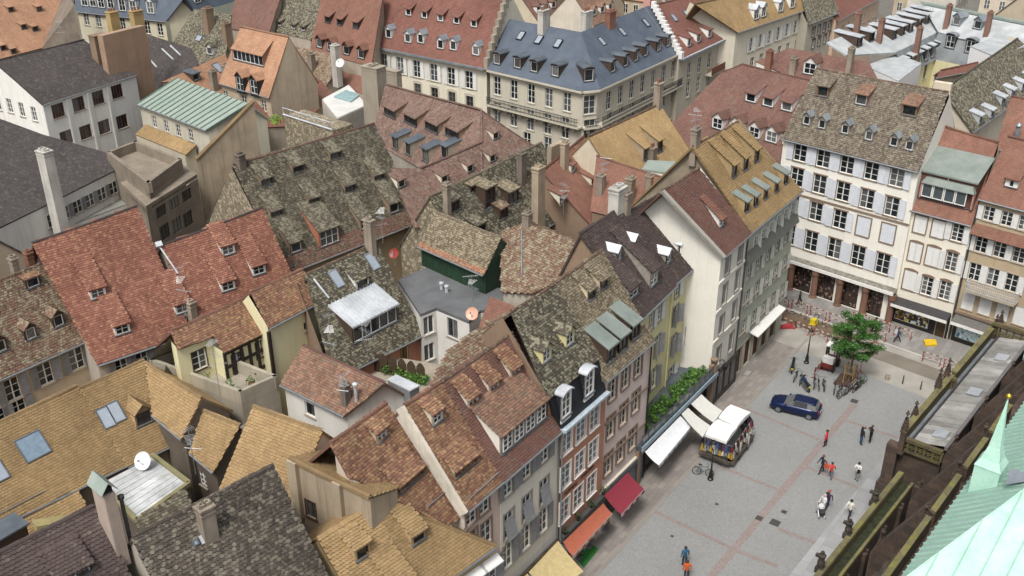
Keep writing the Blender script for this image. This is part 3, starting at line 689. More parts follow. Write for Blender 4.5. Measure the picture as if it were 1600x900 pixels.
# --- terrace with plants over the shop below the yellow house
hT = house('flat shop roof terrace with planting and white awnings below yellow house', rowp(4), 'shop_terrace', 'shop')
b = B(); q = [rowp(-.6, .35), rowp(12.75, .35), rowp(12.75, -3.2), rowp(-.6, -3.2)]; b.hexa([p+Z*3.35 for p in q]+[p+Z*3.75 for p in q]); hT.add('roof', b, LEAD)
b = B(); b.box(rowp(6.1, .42)+Z*3.62, RD*6.7, RN*.06, Z*.2); hT.add('fascia', b, flat('8fa3b0', .5))
b = B()
for t in np.linspace(-.4, 12.4, 14): b.box(rowp(t, .3)+Z*4.2, RD*.025, RN*.025, Z*.45)
b.box(rowp(6, .3)+Z*4.66, RD*6.5, RN*.03, Z*.025); rl = hT.add('railing', b, GUTD)
for i in range(13):
    b = B(); b.box(rowp(.1+i*.985, .3)+Z*4.18, RD*.44, RN*.008, Z*.36); hT.add('pane', b, flat('5f6a68', .15, 0, .9, .3), rl)
b = B(); b.box(rowp(6, -.6)+Z*1.7, RD*6.6, RN*.05, Z*1.7); hT.add('back_wall', b, flat('2c2a2a', .7))
for t in (-.45, 3.2, 6.7, 9.9, 12.55): b = B(); b.box(rowp(t, -.1)+Z*1.65, RD*.22, RN*.3, Z*1.68); hT.add('pillar', b, STONEB)
for i, (t0, t1) in enumerate(((-.2, 3.), (3.45, 6.5), (6.95, 9.7), (10.15, 12.3))): shopfront(hT, t0, t1, 3.0, flat('34302e', .5), 2, -.3)
AWW = flat('e9ebee', .7, var=.05); AWG = flat('cfcfc9', .7, var=.06)
awning(hT, [(1008, 706), (1063, 650)], 3.3, [(1030, 727), (1082, 664)], 2.5, AWW, .25, valm=flat('c9ced4'))
awning(hT, [(1065, 647), (1075, 637)], 3.4, [(1098, 683), (1110, 665)], 2.7, AWG, .1); awning(hT, [(1080, 631), (1096, 616)], 3.4, [(1115, 660), (1129, 642)], 2.7, AWG, .1)

# --- pink house
PINK = plaster('dccbc4', .1, .18); st4 = dict(bars=(2, 3), surround=SUR_BR, sw=.2, frame=CREAMF, deep=.14)
hR4, gR4 = gh('pale pink house with lichen grey roof, brown framed windows and dark red awning', (947, 597), (1022, 534), 12.5, 50,
    [(946, 598), (1023, 533), (940, 391), (867, 442)], 'mossy2', geo=True, walls=PINK, rcap='mossbrown', capind=True, jit=1.6, ov=.3,
    front=[((957, 609), (997, 572), 3, 1.0, 1.75, st4), ((954, 667), (993, 628), 3, 1.0, 1.85, st4), ((950, 725), (988, 686), 3, 1.0, 1.85, st4)])
pl, F = gR4['pl'], gR4['F']
dormers(hR4, pl, [(955, 566), (974, 549), (993, 530)], 'flat', 1.25, 1.45, COPGREEN, WOODD, a=24, bars=(2, 1), frame=WOODD, front=WOODD)
dormers(hR4, pl, [(925, 468), (944, 452)], 'shed', .95, .9, TM('mossy2'), plaster('cfc2a6'), geo='mossy2', bars=(1, 1), frame=WOODD, front=WOODD)
for q in ((970, 640), (968, 697)): zz = F.at(*q)[1]; b = B(); b.box(F.W(F.L/2, zz, .05), F.x*F.L/2, F.out*.06, Z*.07); hR4.add('string_course', b, SUR_BR)
zz = F.at(968, 738)[1]; b = B(); b.box(F.W(F.L/2, zz, .08), F.x*F.L/2, F.out*.12, Z*.09); hR4.add('cornice', b, CREAMF)
b = B(); b.box(F.W(F.L/2, zz/2, .03), F.x*F.L/2, F.out*.05, Z*(zz/2-.1)); hR4.add('stone_base', b, flat('737a86', .7, var=.2)); shopfront(hR4, -6.0, -.7, 2.7, flat('4a4f58', .5), 4, .1)
RED = flat('842a3a', .75, var=.06); awning(hR4, [(944, 774), (981, 738)], 3.2, [(971, 804), (1007, 764)], 2.3, RED, .3, valm=flat('d8b8ac'))
pipe(hR4, F.W(F.L-.02, 12.2, .12), .1, DARK)

# --- orange house with slate mansard
ORA = plaster('b9866c', .12, .2); st5 = dict(bars=(2, 3), surround=SH_WHITE, sw=.1, glass=GLASSL, fr=.08, deep=.08)
plR5 = PL((860, 622), (932, 565), 14.0, 45); hR5 = house('orange rendered house with black slate mansard and two white dormers', rowp(-8.7))
P5 = [plR5.P(*q) for q in ((859, 623), (936, 561), (868, 442), (799, 487))]
gR5 = gable(hR5, plR5, None, 'mossdark', geo=True, walls=ORA, rcap='mossbrown', capind=True, jit=1.6, pts=P5, wallm_side=STONEB, gut=False, ov=.15, z0=11.4)
F = Fac(rowp(-11.62), rowp(-5.92), rowp(-8, -5))
facade(hR5, F, 0, 11.45, rows(F, ((886, 690), (929, 653), 3, 1.2, 1.75, st5), ((884, 743), (927, 704), 3, 1.2, 1.85, st5), ((882, 797), (924, 757), 3, 1.2, 1.85, st5)), ORA)
b = B(); b.box(F.W(F.L/2, 11.56, .1), F.x*(F.L/2+.02), F.out*.28, Z*.1); b.box(F.W(F.L/2, 11.36, .05), F.x*F.L/2, F.out*.12, Z*.1); hR5.add('cornice', b, flat('b9c6d0', .5))
b = B(); q = [F.W(.02, 11.6, .05), F.W(F.L-.02, 11.6, .05)]; e0, e1 = gR5['e0']-Z*.12, gR5['e1']-Z*.12
b.face([q[0], q[1], e1, e0]); b.face([q[0], e0, gR5['r0']*v3(1,1,0)+Z*11.6]); b.face([q[1], gR5['r1']*v3(1,1,0)+Z*11.6, e1]); hR5.add('mansard', b, SLATEDK)
mpl = PL(q[0], q[1], 11.6, 75, pts=True)
if mpl.dn @ F.out < 0: mpl = PL(q[0], q[1], 11.6, 75, pts=True, flip=True)
for c in ((885, 652), (921, 618)): dormer(hR5, mpl, None, 'arch', 1.15, 1.95, ZINCW, SLATEDK, at=onplane(*c, F.p+F.out*.02, F.out), bars=(2, 3), front=WHITE)
dormers(hR5, plR5, [(855, 566), (891, 540)], 'gable', 1.0, 1.1, TM('mossdark'), plaster('cfc795'), bars=(2, 2))
zz = F.at(905, 803)[1]; b = B(); b.box(F.W(F.L/2, zz-.35, .2), F.x*F.L/2, F.out*.22, Z*.28); hR5.add('shop_canopy', b, flat('4b4a48', .7)); shopfront(hR5, -11.5, -6.1, 2.8, flat('4a3024', .5), 4)
LET = flat('4a2c1e', .7)
def lettering(h, F, text, p0, p1, hgt, mat, out=.03, name='lettering'):
    u0, z0_ = F.at(*p0); u1, z1_ = F.at(*p1); cu = bpy.data.curves.new('lettering', 'FONT'); cu.body = text; cu.size = hgt; cu.extrude = .012; cu.align_x = 'LEFT'; cu.align_y = 'BOTTOM'
    t = bpy.data.objects.new('lettering', cu); COL.objects.link(t); bpy.context.view_layer.update()
    me = bpy.data.meshes.new_from_object(t.evaluated_get(bpy.context.evaluated_depsgraph_get())); bpy.data.objects.remove(t)
    co = np.empty(len(me.vertices)*3); me.vertices.foreach_get('co', co); co = co.reshape(-1, 3); wdt = co[:, 0].max()-co[:, 0].min()
    sx = (u1-u0)/wdt; n = np.empty_like(co); n[:, 0] = (co[:, 0]-co[:, 0].min())*sx; n[:, 1] = -co[:, 2]; n[:, 2] = co[:, 1]
    me.vertices.foreach_set('co', n.ravel()); me.materials.clear(); me.materials.append(mat); me.update()
    return h.put(name, me, F.W(u0, (z0_+z1_)/2, out), F.x, F.inn)
lettering(hR5, F, 'PATISSERIE', (882, 776), (901, 757), .36, LET); lettering(hR5, F, 'CHRISTIAN', (907, 750), (927, 731), .36, LET)
awning(hR5, [(880, 847), (943, 786)], 3.0, [(895, 869), (957, 802)], 2.4, flat('ac6048', .75, var=.07), .3, valm=flat('d9c0a6')); pipe(hR5, F.W(.0, 11.3, .1), .1)

# --- white house with the long dormer, and its narrow neighbour
st6 = dict(bars=(2, 3), surround=SUR_GR, sw=.12, shut=SH_GREY, mode='open'); st6c = dict(bars=(2, 3), surround=SUR_GR, sw=.14, shut=SH_GREY, mode='ajar')
hR6, gR6 = gh('cream white house with long four window dormer in its brown roof and grey shutters', (788, 752), (878, 673), 11.5, 50,
    [(787, 753), (880, 672), (800, 520), (689, 597)], 'rust', geo=True, walls=plaster('ddd8cb', .1, .2), rcap='mossbrown', capind=True,
    front=[((794, 760), (851, 708), 3, .95, 1.35, st6), ((795, 819), (850, 767), 3, 1.0, 2.0, st6c), ((793, 868), (849, 813), 3, 1.0, 1.95, st6)])
pl, F = gR6['pl'], gR6['F']
dormer(hR6, pl, (819, 683), 'shed', 5.0, 1.55, TM('brown'), plaster('e2ddd2', .1, .1), a=28, geo='brown', bars=(1, 1), mw=2.45, front=SUR_GR)
dm = bpy.data.objects[[o.name for o in hR6.o.children if o.name.startswith('dormer')][-1]]
for i in range(4): link('window', win_mesh(.95, 1.2, (2, 3), None, frame=WHITE, sill=False, deep=-.02, inpane=True), dm, Matrix.Translation((-1.86+i*1.24, -.03, .22)))
dormers(hR6, pl, [(740, 634), (773, 611), (806, 588)], 'shed', 1.0, .75, TM('brownmix'), plaster('d8cfc0'), geo='brownmix')
zz = F.at(835, 873)[1]; b = B(); a0, a1 = U(793, 899, zz-.9), U(874, 833, zz-.9)
b.face([F.W(0, zz-.1, .02), F.W(0, zz-.75, 1.1), F.W(F.L, zz-.75, 1.1), F.W(F.L, zz-.1, .02)][::-1]); b.face([F.W(0, zz-.82, 1.1), F.W(0, zz-.82, .02), F.W(F.L, zz-.82, .02), F.W(F.L, zz-.82, 1.1)][::-1])
b.face([F.W(0, zz-.75, 1.1), F.W(0, zz-.82, 1.1), F.W(F.L, zz-.82, 1.1), F.W(F.L, zz-.75, 1.1)][::-1]); hR6.add('shop_canopy', b, SLATE); shopfront(hR6, -17.9, -11.7, 2.6, flat('5a4636', .5), 4)
YAW = flat('c2b080', .75, var=.1); awning(hR6, [(826, 894), (872, 845)], 2.9, [(862, 928), (912, 893)], 2.2, YAW, .25); pipe(hR6, F.W(F.L-.03, 11.2, .1), .1)
awning(hR6, [(798, 922), (824, 896)], 2.9, [(834, 956), (860, 930)], 2.2, YAW, .25)
st7 = dict(bars=(2, 3), surround=SUR_BR, sw=.12)
hR7, gR7 = gh('narrow house with mottled brown roof and whitewashed stepped side wall', (733, 797), (788, 750), 11.5, 50,
    [(732, 799), (788, 751), (690, 596), (632, 633)], 'brownmix', geo=True, indiv=0, walls=plaster('d3bfb2', .1, .2), wallm_side=plaster('d8d2c6', .3, .45), rcap='brownmix', capind=True, jit=1.3,
    front=[((734, 808), (757, 789), 2, .95, 1.2, st7), ((736, 850), (760, 832), 2, 1., 1.8, st7)])
pl = gR7['pl']; dormer(hR7, pl, (685, 662), 'shed', .95, .95, TM('brownmix'), plaster('cfc3ae'), geo='brownmix'); dormer(hR7, pl, (729, 735), 'shed', 2.0, .65, TM('brownmix'), plaster('b9aa92'), a=32, geo='brownmix', bars=(3, 1), frame=WOODD, front=WOODD)
e0, r0 = gR7['e0'], gR7['r0']; b = B(); u = unit(r0-e0); b.box((r0+e0)/2-pl.u*.17-pl.n*.25, u*np.linalg.norm(r0-e0)/2, pl.u*.12, pl.n*.3); hR7.add('parapet', b, plaster('d5cdbd', .4, .6))
b = B(); q0, q1 = pl.P(731, 780), pl.P(778, 738); b.tube(q0+pl.n*.15, q1+pl.n*.15, .03, .03, 5); hR7.add('snow_guard', b, ZINC)
# --- lower brown roof beside it
plR8 = PL((520, 690), (600, 630), 16.6, 48); hR8 = house('low house with mottled brown roof and wide slit dormer beside ochre hipped house', plR8.P(640, 740))
P8 = polyroof(hR8, plR8, [(516, 692), (603, 630), (722, 806), (700, 822), (640, 792), (574, 757), (545, 745)], 'brownmix', walls=plaster('c9bca8', .2, .3), geo=True, jit=1.3); ridge(hR8, P8[0]+Z*.04, P8[1]+Z*.04, TM('brownmix'), indiv=True)
bp8 = [P8[1]-plR8.dn*3.2-Z*3.4, P8[0]-plR8.dn*3.2-Z*3.4]; roof(hR8, PL3(bp8[0], bp8[1], P8[0]), [P8[0], P8[1], *bp8], 'brownmix')
dormer(hR8, plR8, (598, 688), 'shed', .95, .8, TM('brownmix'), plaster('b9aa92'), geo='brownmix'); dormer(hR8, plR8, (643, 757), 'shed', 2.3, .65, TM('brownmix'), plaster('b9aa92'), a=30, geo='brownmix', bars=(3, 1), frame=WOODD, front=WOODD)
b = B(); q0, q1 = plR8.P(664, 794), plR8.P(695, 768); b.tube(q0+plR8.n*.15, q1+plR8.n*.15, .03, .03, 5); hR8.add('snow_guard', b, ZINC)
# ================================================================== houses across the street
stW = dict(bars=(2, 3), surround=SUR_BR, sw=.14, shut=SH_LIGHT, mode='open'); stWc = dict(bars=(2, 3), surround=SUR_BR, sw=.14, shut=SH_LIGHT, mode='closed')
WW = plaster('eceae0', .07, .14)
def displaymat(cols, seed, scale=2.2):
    N = NT('shop_display'); P = N.pos(); v = N.n('TexVoronoi', {'Vector': P, 'Scale': scale}); r = N.n('SeparateColor', {0: v.outputs['Color']}).outputs[0]
    return N.out(N.ramp(r, [(i/len(cols), hexc(c)) for i, c in enumerate(cols)], 'CONSTANT'), .12, None, None, .6)
ARC = displaymat(['2a1c18', '3a2a22', '1c1c1e', '4a3428', '7a6a5c', '241a18', '3a2422', '20282c'], 3, 5.)
hW1, gW1 = gh('large white house with pale blue shutters, mossy roof and ground floor arcade', (1223, 217), (1433, 268), 16.3, 50,
    [(1221, 217), (1435, 269), (1482, 144), (1276, 107)], 'mossy', walls=WW, rcap='mossbrown', ov=.35, tw=.24, te=.2, geo=True, jit=1.7,
    front=[((1250, 239), (1401, 278), 5, 1.35, 1.75, stW), ((1245, 277), (1393, 323), 5, 1.35, 1.95, stW), ((1238, 319), (1312, 343), 3, 1.35, 1.95, stW), ((1349, 354), (1387, 365), 2, 1.35, 1.95, stWc),
           ((1232, 366), (1379, 412), 5, 1.35, 2.15, stW)]+[(1.45+i*2.62, .15, 2.1, 2.9, dict(bars=(2, 1), sill=False, frame=flat('332a28', .6), deep=.15, glass=ARC)) for i in range(5)])
pl, F = gW1['pl'], gW1['F']
dormers(hW1, pl, [(1259, 196), (1283, 202), (1319, 210), (1356, 220), (1395, 230), (1419, 236)], 'gable', .85, 1.05, ZINC, SUR_GR, bars=(1, 1))
dormer(hW1, pl, (1284, 152), 'shed', 1.3, 1.2, TM('mossy'), TM('brown'), a=22, bars=(1, 1), frame=STONEB); dormer(hW1, pl, (1344, 165), 'shed', 1.3, 1.2, TM('brown'), TM('brown'), a=22, bars=(1, 1)); dormer(hW1, pl, (1419, 182), 'shed', 1.5, 1.2, TM('brown'), TM('brown'), a=22, bars=(1, 1), frame=STONEB)
za = 3.65
b = B(); b.hexa([F.W(-.1, za-.1, .6), F.W(F.L+.1, za-.1, .6), F.W(F.L+.1, za+.05, .02), F.W(-.1, za+.05, .02), F.W(-.1, za+.0, .65), F.W(F.L+.1, za+.0, .65), F.W(F.L+.1, za+.25, .02), F.W(-.1, za+.25, .02)])
hW1.add('canopy', b, flat('8d8a80', .8, var=.3)); b = B(); b.box(F.W(F.L/2, za-.16, .68), F.x*F.L/2, F.out*.08, Z*.16); hW1.add('awning', b, WHITE)
SAND = plaster('80604f', .3, .3)
for i in range(6):
    b = B(); c = F.W(.15+i*(F.L-.3)/5, 0, .32); b.lathe(c, [(.42, 0), (.42, .25), (.34, .35), (.33, 2.6), (.42, 2.75), (.42, 3.3)], 10); hW1.add('column', b, SAND)
zz = F.at(1360, 335)[1]; b = B(); b.box(F.W(F.L/2, zz, .03), F.x*F.L/2, F.out*.05, Z*.1); hW1.add('string_course', b, SUR_BR)
b = B(); b.box(F.W(F.L/2, gW1['ze']+.05, .12), F.x*F.L/2, F.out*.15, Z*.12); hW1.add('cornice', b, SUR_BR)
# clothes dummies behind the arcade glass
for i, c in enumerate(('8a1f2a', 'e8e4dc', '2a3550', 'c9c2b0')):
    m = B(); p = F.W(1.2+i*2.62+(.5 if i % 2 else -.2), .75, -.5); m.lathe(p, [(.05, .35), (.12, .6), (.2, .75), (.17, 1.1), (.24, 1.4), (.07, 1.5), (.06, 1.55), (.1, 1.62), (.1, 1.75), (.03, 1.85)], 8)
    single('clothes_dummy', m, flat(c, .8), ['shop dummy in dark red top behind arcade glass', 'shop dummy in white top behind arcade glass', 'shop dummy in navy blue top behind arcade glass', 'shop dummy in beige top behind arcade glass'][i], 'mannequin')

# white house with arched windows
FW = lambda t: gW1['F'].p+gW1['F'].x*t
plW2 = PL((1424, 328), (1516, 352), 12.3, 52); hW2 = house('narrow cream house with arched windows and wide metal roofed loft dormer', plW2.P(1470, 300))
stA = dict(bars=(2, 4), surround=SUR_BR, sw=.13, shut=SH_WHITE, mode='open', arch=True); stAc = dict(bars=(2, 4), surround=SUR_BR, sw=.13, shut=SH_WHITE, mode='closed', arch=True)
gW2 = gable(hW2, plW2, [(1422, 328), (1518, 353), (1560, 222), (1476, 197)], 'brick', walls=plaster('e9e4d4', .08, .14), back=3.0, ov=.3,
    front=[((1438, 351), (1466, 358), 2, 1.15, 1.7, stAc), ((1496, 364), (1496, 364), 1, 1.05, 1.7, stA), ((1430, 394), (1457, 401), 2, 1.2, 1.9, stAc), ((1486, 409), (1486, 409), 1, 1.05, 1.9, stA),
           ((1421, 438), (1421, 438), 1, 1.15, 2.0, stAc), ((1448, 447), (1476, 454), 2, 1.05, 1.9, stA)])
dormer(hW2, plW2, (1474, 318), 'flat', 5.3, 2.75, COPGREEN, TM('brick'), a=24, bars=(1, 1), mw=2.6)
dm = [o for o in hW2.o.children if o.name.startswith('dormer')][-1]
for i in range(4): link('window', win_mesh(1.0, 1.35, (1, 1), None, frame=WHITE, sill=False, deep=-.25, inpane=True, fr=.09, glass=GLASSL), dm, Matrix.Translation((-1.6+i*1.05, -.1, .35)))
b = B(); b.hexa([v3(-2.2, -.6, 1.75), v3(2.7, -.6, 1.75), v3(2.7, .05, 1.75), v3(-2.2, .05, 1.75), v3(-1.9, -.25, 2.3), v3(2.4, -.25, 2.3), v3(2.4, .05, 2.3), v3(-1.9, .05, 2.3)]); link('loft_hood', b.mesh('loft_hood', COPGREEN), dm)
for s in (-2.16, 2.64): b = B(); b.bx(s-.07, s+.07, -.45, .05, .2, 1.75); link('loft_cheek', b.mesh('loft_cheek', flat('b98d86')), dm)
def shopW(h, F, u0, u1, z1, frame, wins, aw=None, awout=1.1):
    b = B(); b.box(F.W((u0+u1)/2, z1/2, .03), F.x*(u1-u0)/2, F.out*.04, Z*z1/2); o = h.add('shopfront', b, frame)
    for ua, ub, za, zb, gm in wins:
        g = B(); g.box(F.W((ua+ub)/2, (za+zb)/2, .08), F.x*(ub-ua)/2, F.out*.012, Z*(zb-za)/2); h.add('pane', g, gm, o)
        fr = B()
        for q in ((ua-.06, ua, za-.06, zb+.06), (ub, ub+.06, za-.06, zb+.06), (ua, ub, za-.06, za), (ua, ub, zb, zb+.06)): fr.box(F.W((q[0]+q[1])/2, (q[2]+q[3])/2, .09), F.x*(q[1]-q[0])/2, F.out*.03, Z*(q[3]-q[2])/2)
        h.add('window_frame', fr, flat('a8a29a'), o)
    if aw:
        b = B(); b.hexa([F.W(u0, z1+.15, .05), F.W(u1, z1+.15, .05), F.W(u1, z1-.25, awout), F.W(u0, z1-.25, awout), F.W(u0, z1+.21, .05), F.W(u1, z1+.21, .05), F.W(u1, z1-.19, awout), F.W(u0, z1-.19, awout)])
        a = h.add('awning', b, aw); v = B(); v.box(F.W((u0+u1)/2, z1-.36, awout), F.x*(u1-u0)/2, F.out*.015, Z*.16); h.add('valance', v, WHITE, a)
def displaymat(cols, seed, scale=2.2):
    N = NT('shop_display'); P = N.pos(); v = N.n('TexVoronoi', {'Vector': P, 'Scale': scale}); r = N.n('SeparateColor', {0: v.outputs['Color']}).outputs[0]
    return N.out(N.ramp(r, [(i/len(cols), hexc(c)) for i, c in enumerate(cols)], 'CONSTANT'), .12, None, None, .6)
F2 = gW2['F']; DSP1 = displaymat(['2a2018', 'c9d4da', '8a6a20', '3a2a1c', '2c3a48', 'b9a030', '1c1814'], 1, 4.5); DSP2 = displaymat(['b9d0d8', 'a8c8d4', '6a98ac', 'd4dee0', '90b4c0', '3a6a80', 'c4d4d8'], 2, 4.5)
shopW(hW2, F2, .02, F2.L-.05, 2.75, flat('1e1c1c', .5), [(.35, 3.6, .6, 2.25, DSP1), (4.4, 5.3, .1, 2.1, flat('4a3a22', .4))], flat('3c3a3c', .8))
shopsign = lettering(hW2, F2, 'SIMON  BIJOUX', (1436, 486), (1470, 497), .2, flat('3a3a3c'), 1.16, 'lettering') if False else None
# sandstone house at the edge
plW3 = PL((1530, 311), (1600, 329), 14.85, 50); hW3 = house('sandstone house with wrought iron balcony, white shutters and tiled skirt roof', plW3.P(1570, 330))
stS = dict(bars=(2, 3), surround=SUR_ST, sw=.12, shut=SH_WHITE, mode='open'); stSc = dict(bars=(2, 3), surround=SUR_ST, sw=.12, shut=SH_WHITE, mode='closed')
SST = plaster('b9a88c', .2, .25)
P3 = [plW3.P(*q) for q in ((1529, 311), (1660, 345))]; up = plW3.v*6.5; P3 += [P3[1]+up, P3[0]+up]
gW3 = gable(hW3, plW3, None, 'brick', pts=P3, walls=SST, ov=.3,
    front=[((1545, 334), (1573, 342), 2, .95, 1.35, stS), ((1600, 349), (1600, 349), 1, .95, 1.35, stS), ((1533, 382), (1592, 398), 3, 1.05, 1.6, stS), ((1523, 425), (1580, 442), 3, 1.1, 1.75, stS), ((1513, 470), (1594, 494), 4, 1.1, 1.8, stSc)])
F3 = gW3['F']; zz = F3.at(1560, 367)[1]; q = [F3.W(-.1, zz-.35, .7), F3.W(F3.L, zz-.35, .7), F3.W(F3.L, zz+.55, .03), F3.W(-.1, zz+.55, .03)]
skp = PL(q[0], q[1], zz-.35, 52, pts=True)
if skp.dn @ F3.out < 0: skp = PL(q[0], q[1], zz-.35, 52, pts=True, flip=True)
roof(hW3, skp, q, 'brick', name='skirt_roof'); dormer(hW3, plW3, (1579, 294), 'flat', 1.1, .9, TM('brick'), plaster('ded8c8'), a=24, bars=(1, 1), mw=.35, front=WHITE)
b = B(); ub, zb = F3.at(1555, 447); zb -= .9                      # balcony
b.box(F3.W(ub, zb, .5), F3.x*2.3, F3.out*.55, Z*.1); bal = hW3.add('balcony', b, SUR_ST); b = B()
for i in range(27): b.box(F3.W(ub-2.25+i*4.5/26, zb+.55, 1.0), F3.x*.02, F3.out*.02, Z*.5)
for zz2 in (.2, .7, 1.05): b.box(F3.W(ub, zb+zz2, 1.0), F3.x*2.28, F3.out*.03, Z*.025)
for s in (-1, 1):
    for k in range(5): b.box(F3.W(ub+s*2.25, zb+.55, .15+k*.2), F3.x*.02, F3.out*.02, Z*.5)
    b.box(F3.W(ub+s*2.25, zb+1.05, .5), F3.x*.025, F3.out*.5, Z*.025)
hW3.add('railing', b, flat('c9cac8', .5), bal)
shopW(hW3, F3, .1, F3.L-.2, 2.7, flat('2a2624', .5), [(.5, 3.4, .6, 2.3, DSP2), (5., 8., .6, 2.3, DSP2)], flat('6a6864', .8)); b = B(); b.box(F3.W(F3.L/2, 3.2, .1), F3.x*F3.L/2, F3.out*.12, Z*.12); hW3.add('cornice', b, SUR_BR); pipe(hW3, F3.W(-.05, 15, .12), .1, GUTD)
# dark roof with a rank of white dormers, behind
hW4, gW4 = gh('long dark tiled roof with a rank of white metal dormers', (1520, 207), (1640, 120), 15.5, 46, [(1520, 207), (1655, 110), (1590, 60), (1472, 140)], 'mossdark', walls=plaster('c9bfae', .2, .2))
dormers(hW4, gW4['pl'], [(1532, 193), (1550, 184), (1568, 164), (1583, 152), (1598, 141), (1612, 131)], 'flat', 1.1, 1.0, ZINCW, ZINCW, a=14, bars=(1, 1), frame=ZINC)
b = B(); r = gW4['r0']; b.box(r+Z*-.2, RD*.3, RN*.9, Z*1.); hW4.add('gable_wall', b, plaster('d8cdb8', .2, .3))
hW5, gW5 = gh('brown tiled hipped roof behind sandstone house', (1560, 228), (1660, 250), 16.5, 48, [(1555, 232), (1700, 262), (1640, 160), (1580, 150)], 'brick', walls=plaster('b9a48c', .2, .2))
b = B(); p = gW5['pl'].P(1586, 222); b.tube(p, p+Z*1.6, .22, .22, 8); b.lathe(p+Z*1.6, [(.3, 0), (.34, .1), (.1, .35)], 8); hW5.add('vent_pipe', b, ZINC)
hW6, gW6 = gh('red tiled ridge roof between grey zinc mansard and mossy roof', (1475, 112), (1585, 88), 17.5, 42, [(1462, 122), (1590, 98), (1583, 84), (1470, 110)], 'redplain', walls=plaster('d0c8b8', .2, .2))
# ================================================================== roofs in the near and middle ground
def slopes(pl, r0px, r1px, drop):
    """ridge pixels -> [e0,e1,r1,r0] with eaves `drop` metres of slope below"""
    r0, r1 = pl.P(*r0px), pl.P(*r1px); return [r0-pl.v*drop, r1-pl.v*drop, r1, r0]
def cobblewall(name, cols, scale=3.2):
    N = NT(name); P = N.pos(); v = N.n('TexVoronoi', {'Vector': P, 'Scale': scale}); e = N.n('TexVoronoi', {'Vector': P, 'Scale': scale}, feature='DISTANCE_TO_EDGE').outputs['Distance']
    r = N.n('SeparateColor', {0: v.outputs['Color']}).outputs[0]; col = N.ramp(r, [(i/len(cols), hexc(c)) for i, c in enumerate(cols)], 'CONSTANT'); m = N.ramp(e, [(.02, (0,0,0,1)), (.1, (1,1,1,1))]); return N.out(N.mix(m, hexc('8a7e68', .6), col), .9, N.bump(m, .6, .05))
GREYW = plaster('b3aca0', .3, .4); BEIGE = plaster('ab9c86', .4, .7); CREAM = plaster('e2dcb4', .1, .2)
# lichen covered roof in front
plA = PL((207, 838), (425, 727), 17., 50); h10 = house('steep roof of dark lichen covered tiles with a plastered chimney on its ridge', plA.P(370, 850))
P = slopes(plA, (206, 839), (426, 727), 9.5); P[0] = P[0]-plA.u*2; P[3] = P[3]-plA.u*.0
g10 = gable(h10, plA, None, 'lichen', geo=True, indiv=300, pts=slopes(plA, (206, 839), (426, 727), 9.5), walls=GREYW, rcap='lichen', capind=True, jit=1.6, tw=.235, te=.2)
chimney(h10, plA.P(327, 836), .75, .6, 1.75, CHIM, x=plA.u)
b = B(); b.box(plA.P(325, 838)+plA.n*.06, plA.u*.45, plA.v*.22, plA.n*.03); h10.add('flashing', b, ZINCW)
skylight(h10, plA, (305, 848), .3, .3)
# purple brown roof in the corner
plA = PL((0, 862), (145, 790), 18., 48); h11 = house('steep roof of purple brown tiles beside a tall copper capped chimney', plA.P(100, 870))
g11 = gable(h11, plA, None, 'purple', geo=True, indiv=300, pts=slopes(plA, (-70, 896), (146, 790), 8.), walls=GREYW, rcap='purple', capind=True, jit=.8, tw=.235, te=.2)
dormer(h11, plA, (120, 905), 'shed', 1.6, .6, TM('purple'), TM('purple'), geo='purple', a=33)
p = plA.P(178, 838); chimney(h11, p, 1.25, .55, 2.9, plaster('b4a498', .3, .4), x=plA.dn, pots=0, cap=False)
x = plA.dn; y = plA.u; b = B(); q = p+Z*3.05
for s in (-1, 1): b.prism([q+x*.75+y*s*.42, q+x*.75+Z*.55, q-x*.75+Z*.55, q-x*.75+y*s*.42][::s], (0, 0, -.04))
h11.add('chimney_cap', b, COPPER); b = B(); b.box(q+Z*.1, x*.6, y*.2, Z*.15); h11.add('flue', b, DARK)
b = B(); p = plA.P(204, 845); b.tube(p-Z*.5, p+Z*2.6, .1, .1, 8); b.lathe(p+Z*2.6, [(.16, 0), (.17, .18), (.05, .25)], 8); h11.add('vent_pipe', b, GUTD)
# ochre hipped house
plA = PL((708, 902), (775, 853), 9., 45); h9 = house('ochre tiled hipped house with two gabled dormers facing the square', plA.P(640, 850))
r1 = plA.P(597, 782); r0 = plA.P(495, 838); r0[2] = r1[2]; e1 = plA.P(775, 853); e0 = r0-plA.v*(r0[2]-9)/math.sin(rad(45))
roof(h9, plA, [e0, e1, r1, r0], 'ochre', geo=True, indiv=300, jit=.9, tw=.22, te=.185)
eb = e1-plA.dn*8.5; ebx = U(570, 742, 9.); eb = e1+unit(ebx-e1)*np.linalg.norm(ebx-e1); bh = PL3(eb, e1, r1)
roof(h9, bh, [e1, eb, eb+(r1-eb)*.5, r1], 'ochre', geo=True); b0 = r0-plA.dn*4.2; b0[2] = 9.; bp = PL3(b0, eb, r1); roof(h9, bp, [eb, b0, r0, r1], 'ochre')
ridge(h9, r0+Z*.03, r1+Z*.03, TM('ochre'), indiv=True); ridge(h9, e1+Z*.06, r1+Z*.03, TM('ochre'), indiv=True, r=.16)
i_ = lambda p: p*.94+(e0+e1+eb+b0)/4*.06
b = B(); Q = [v3(*i_(p)[:2], 9.05) for p in (e0, e1, eb, b0)]
for k in range(4): p, q = Q[k], Q[(k+1) % 4]; b.face([p*v3(1,1,0), q*v3(1,1,0), q, p])
b.face([Q[0], Q[3], r0-Z*.2]); h9.add('wall', b, plaster('c9b48c', .2, .3)); gutter(h9, e0+plA.dn*.08-Z*.06, e1+plA.dn*.08-Z*.06)
F9 = Fac(Q[0], Q[1], (e0+eb)/2)
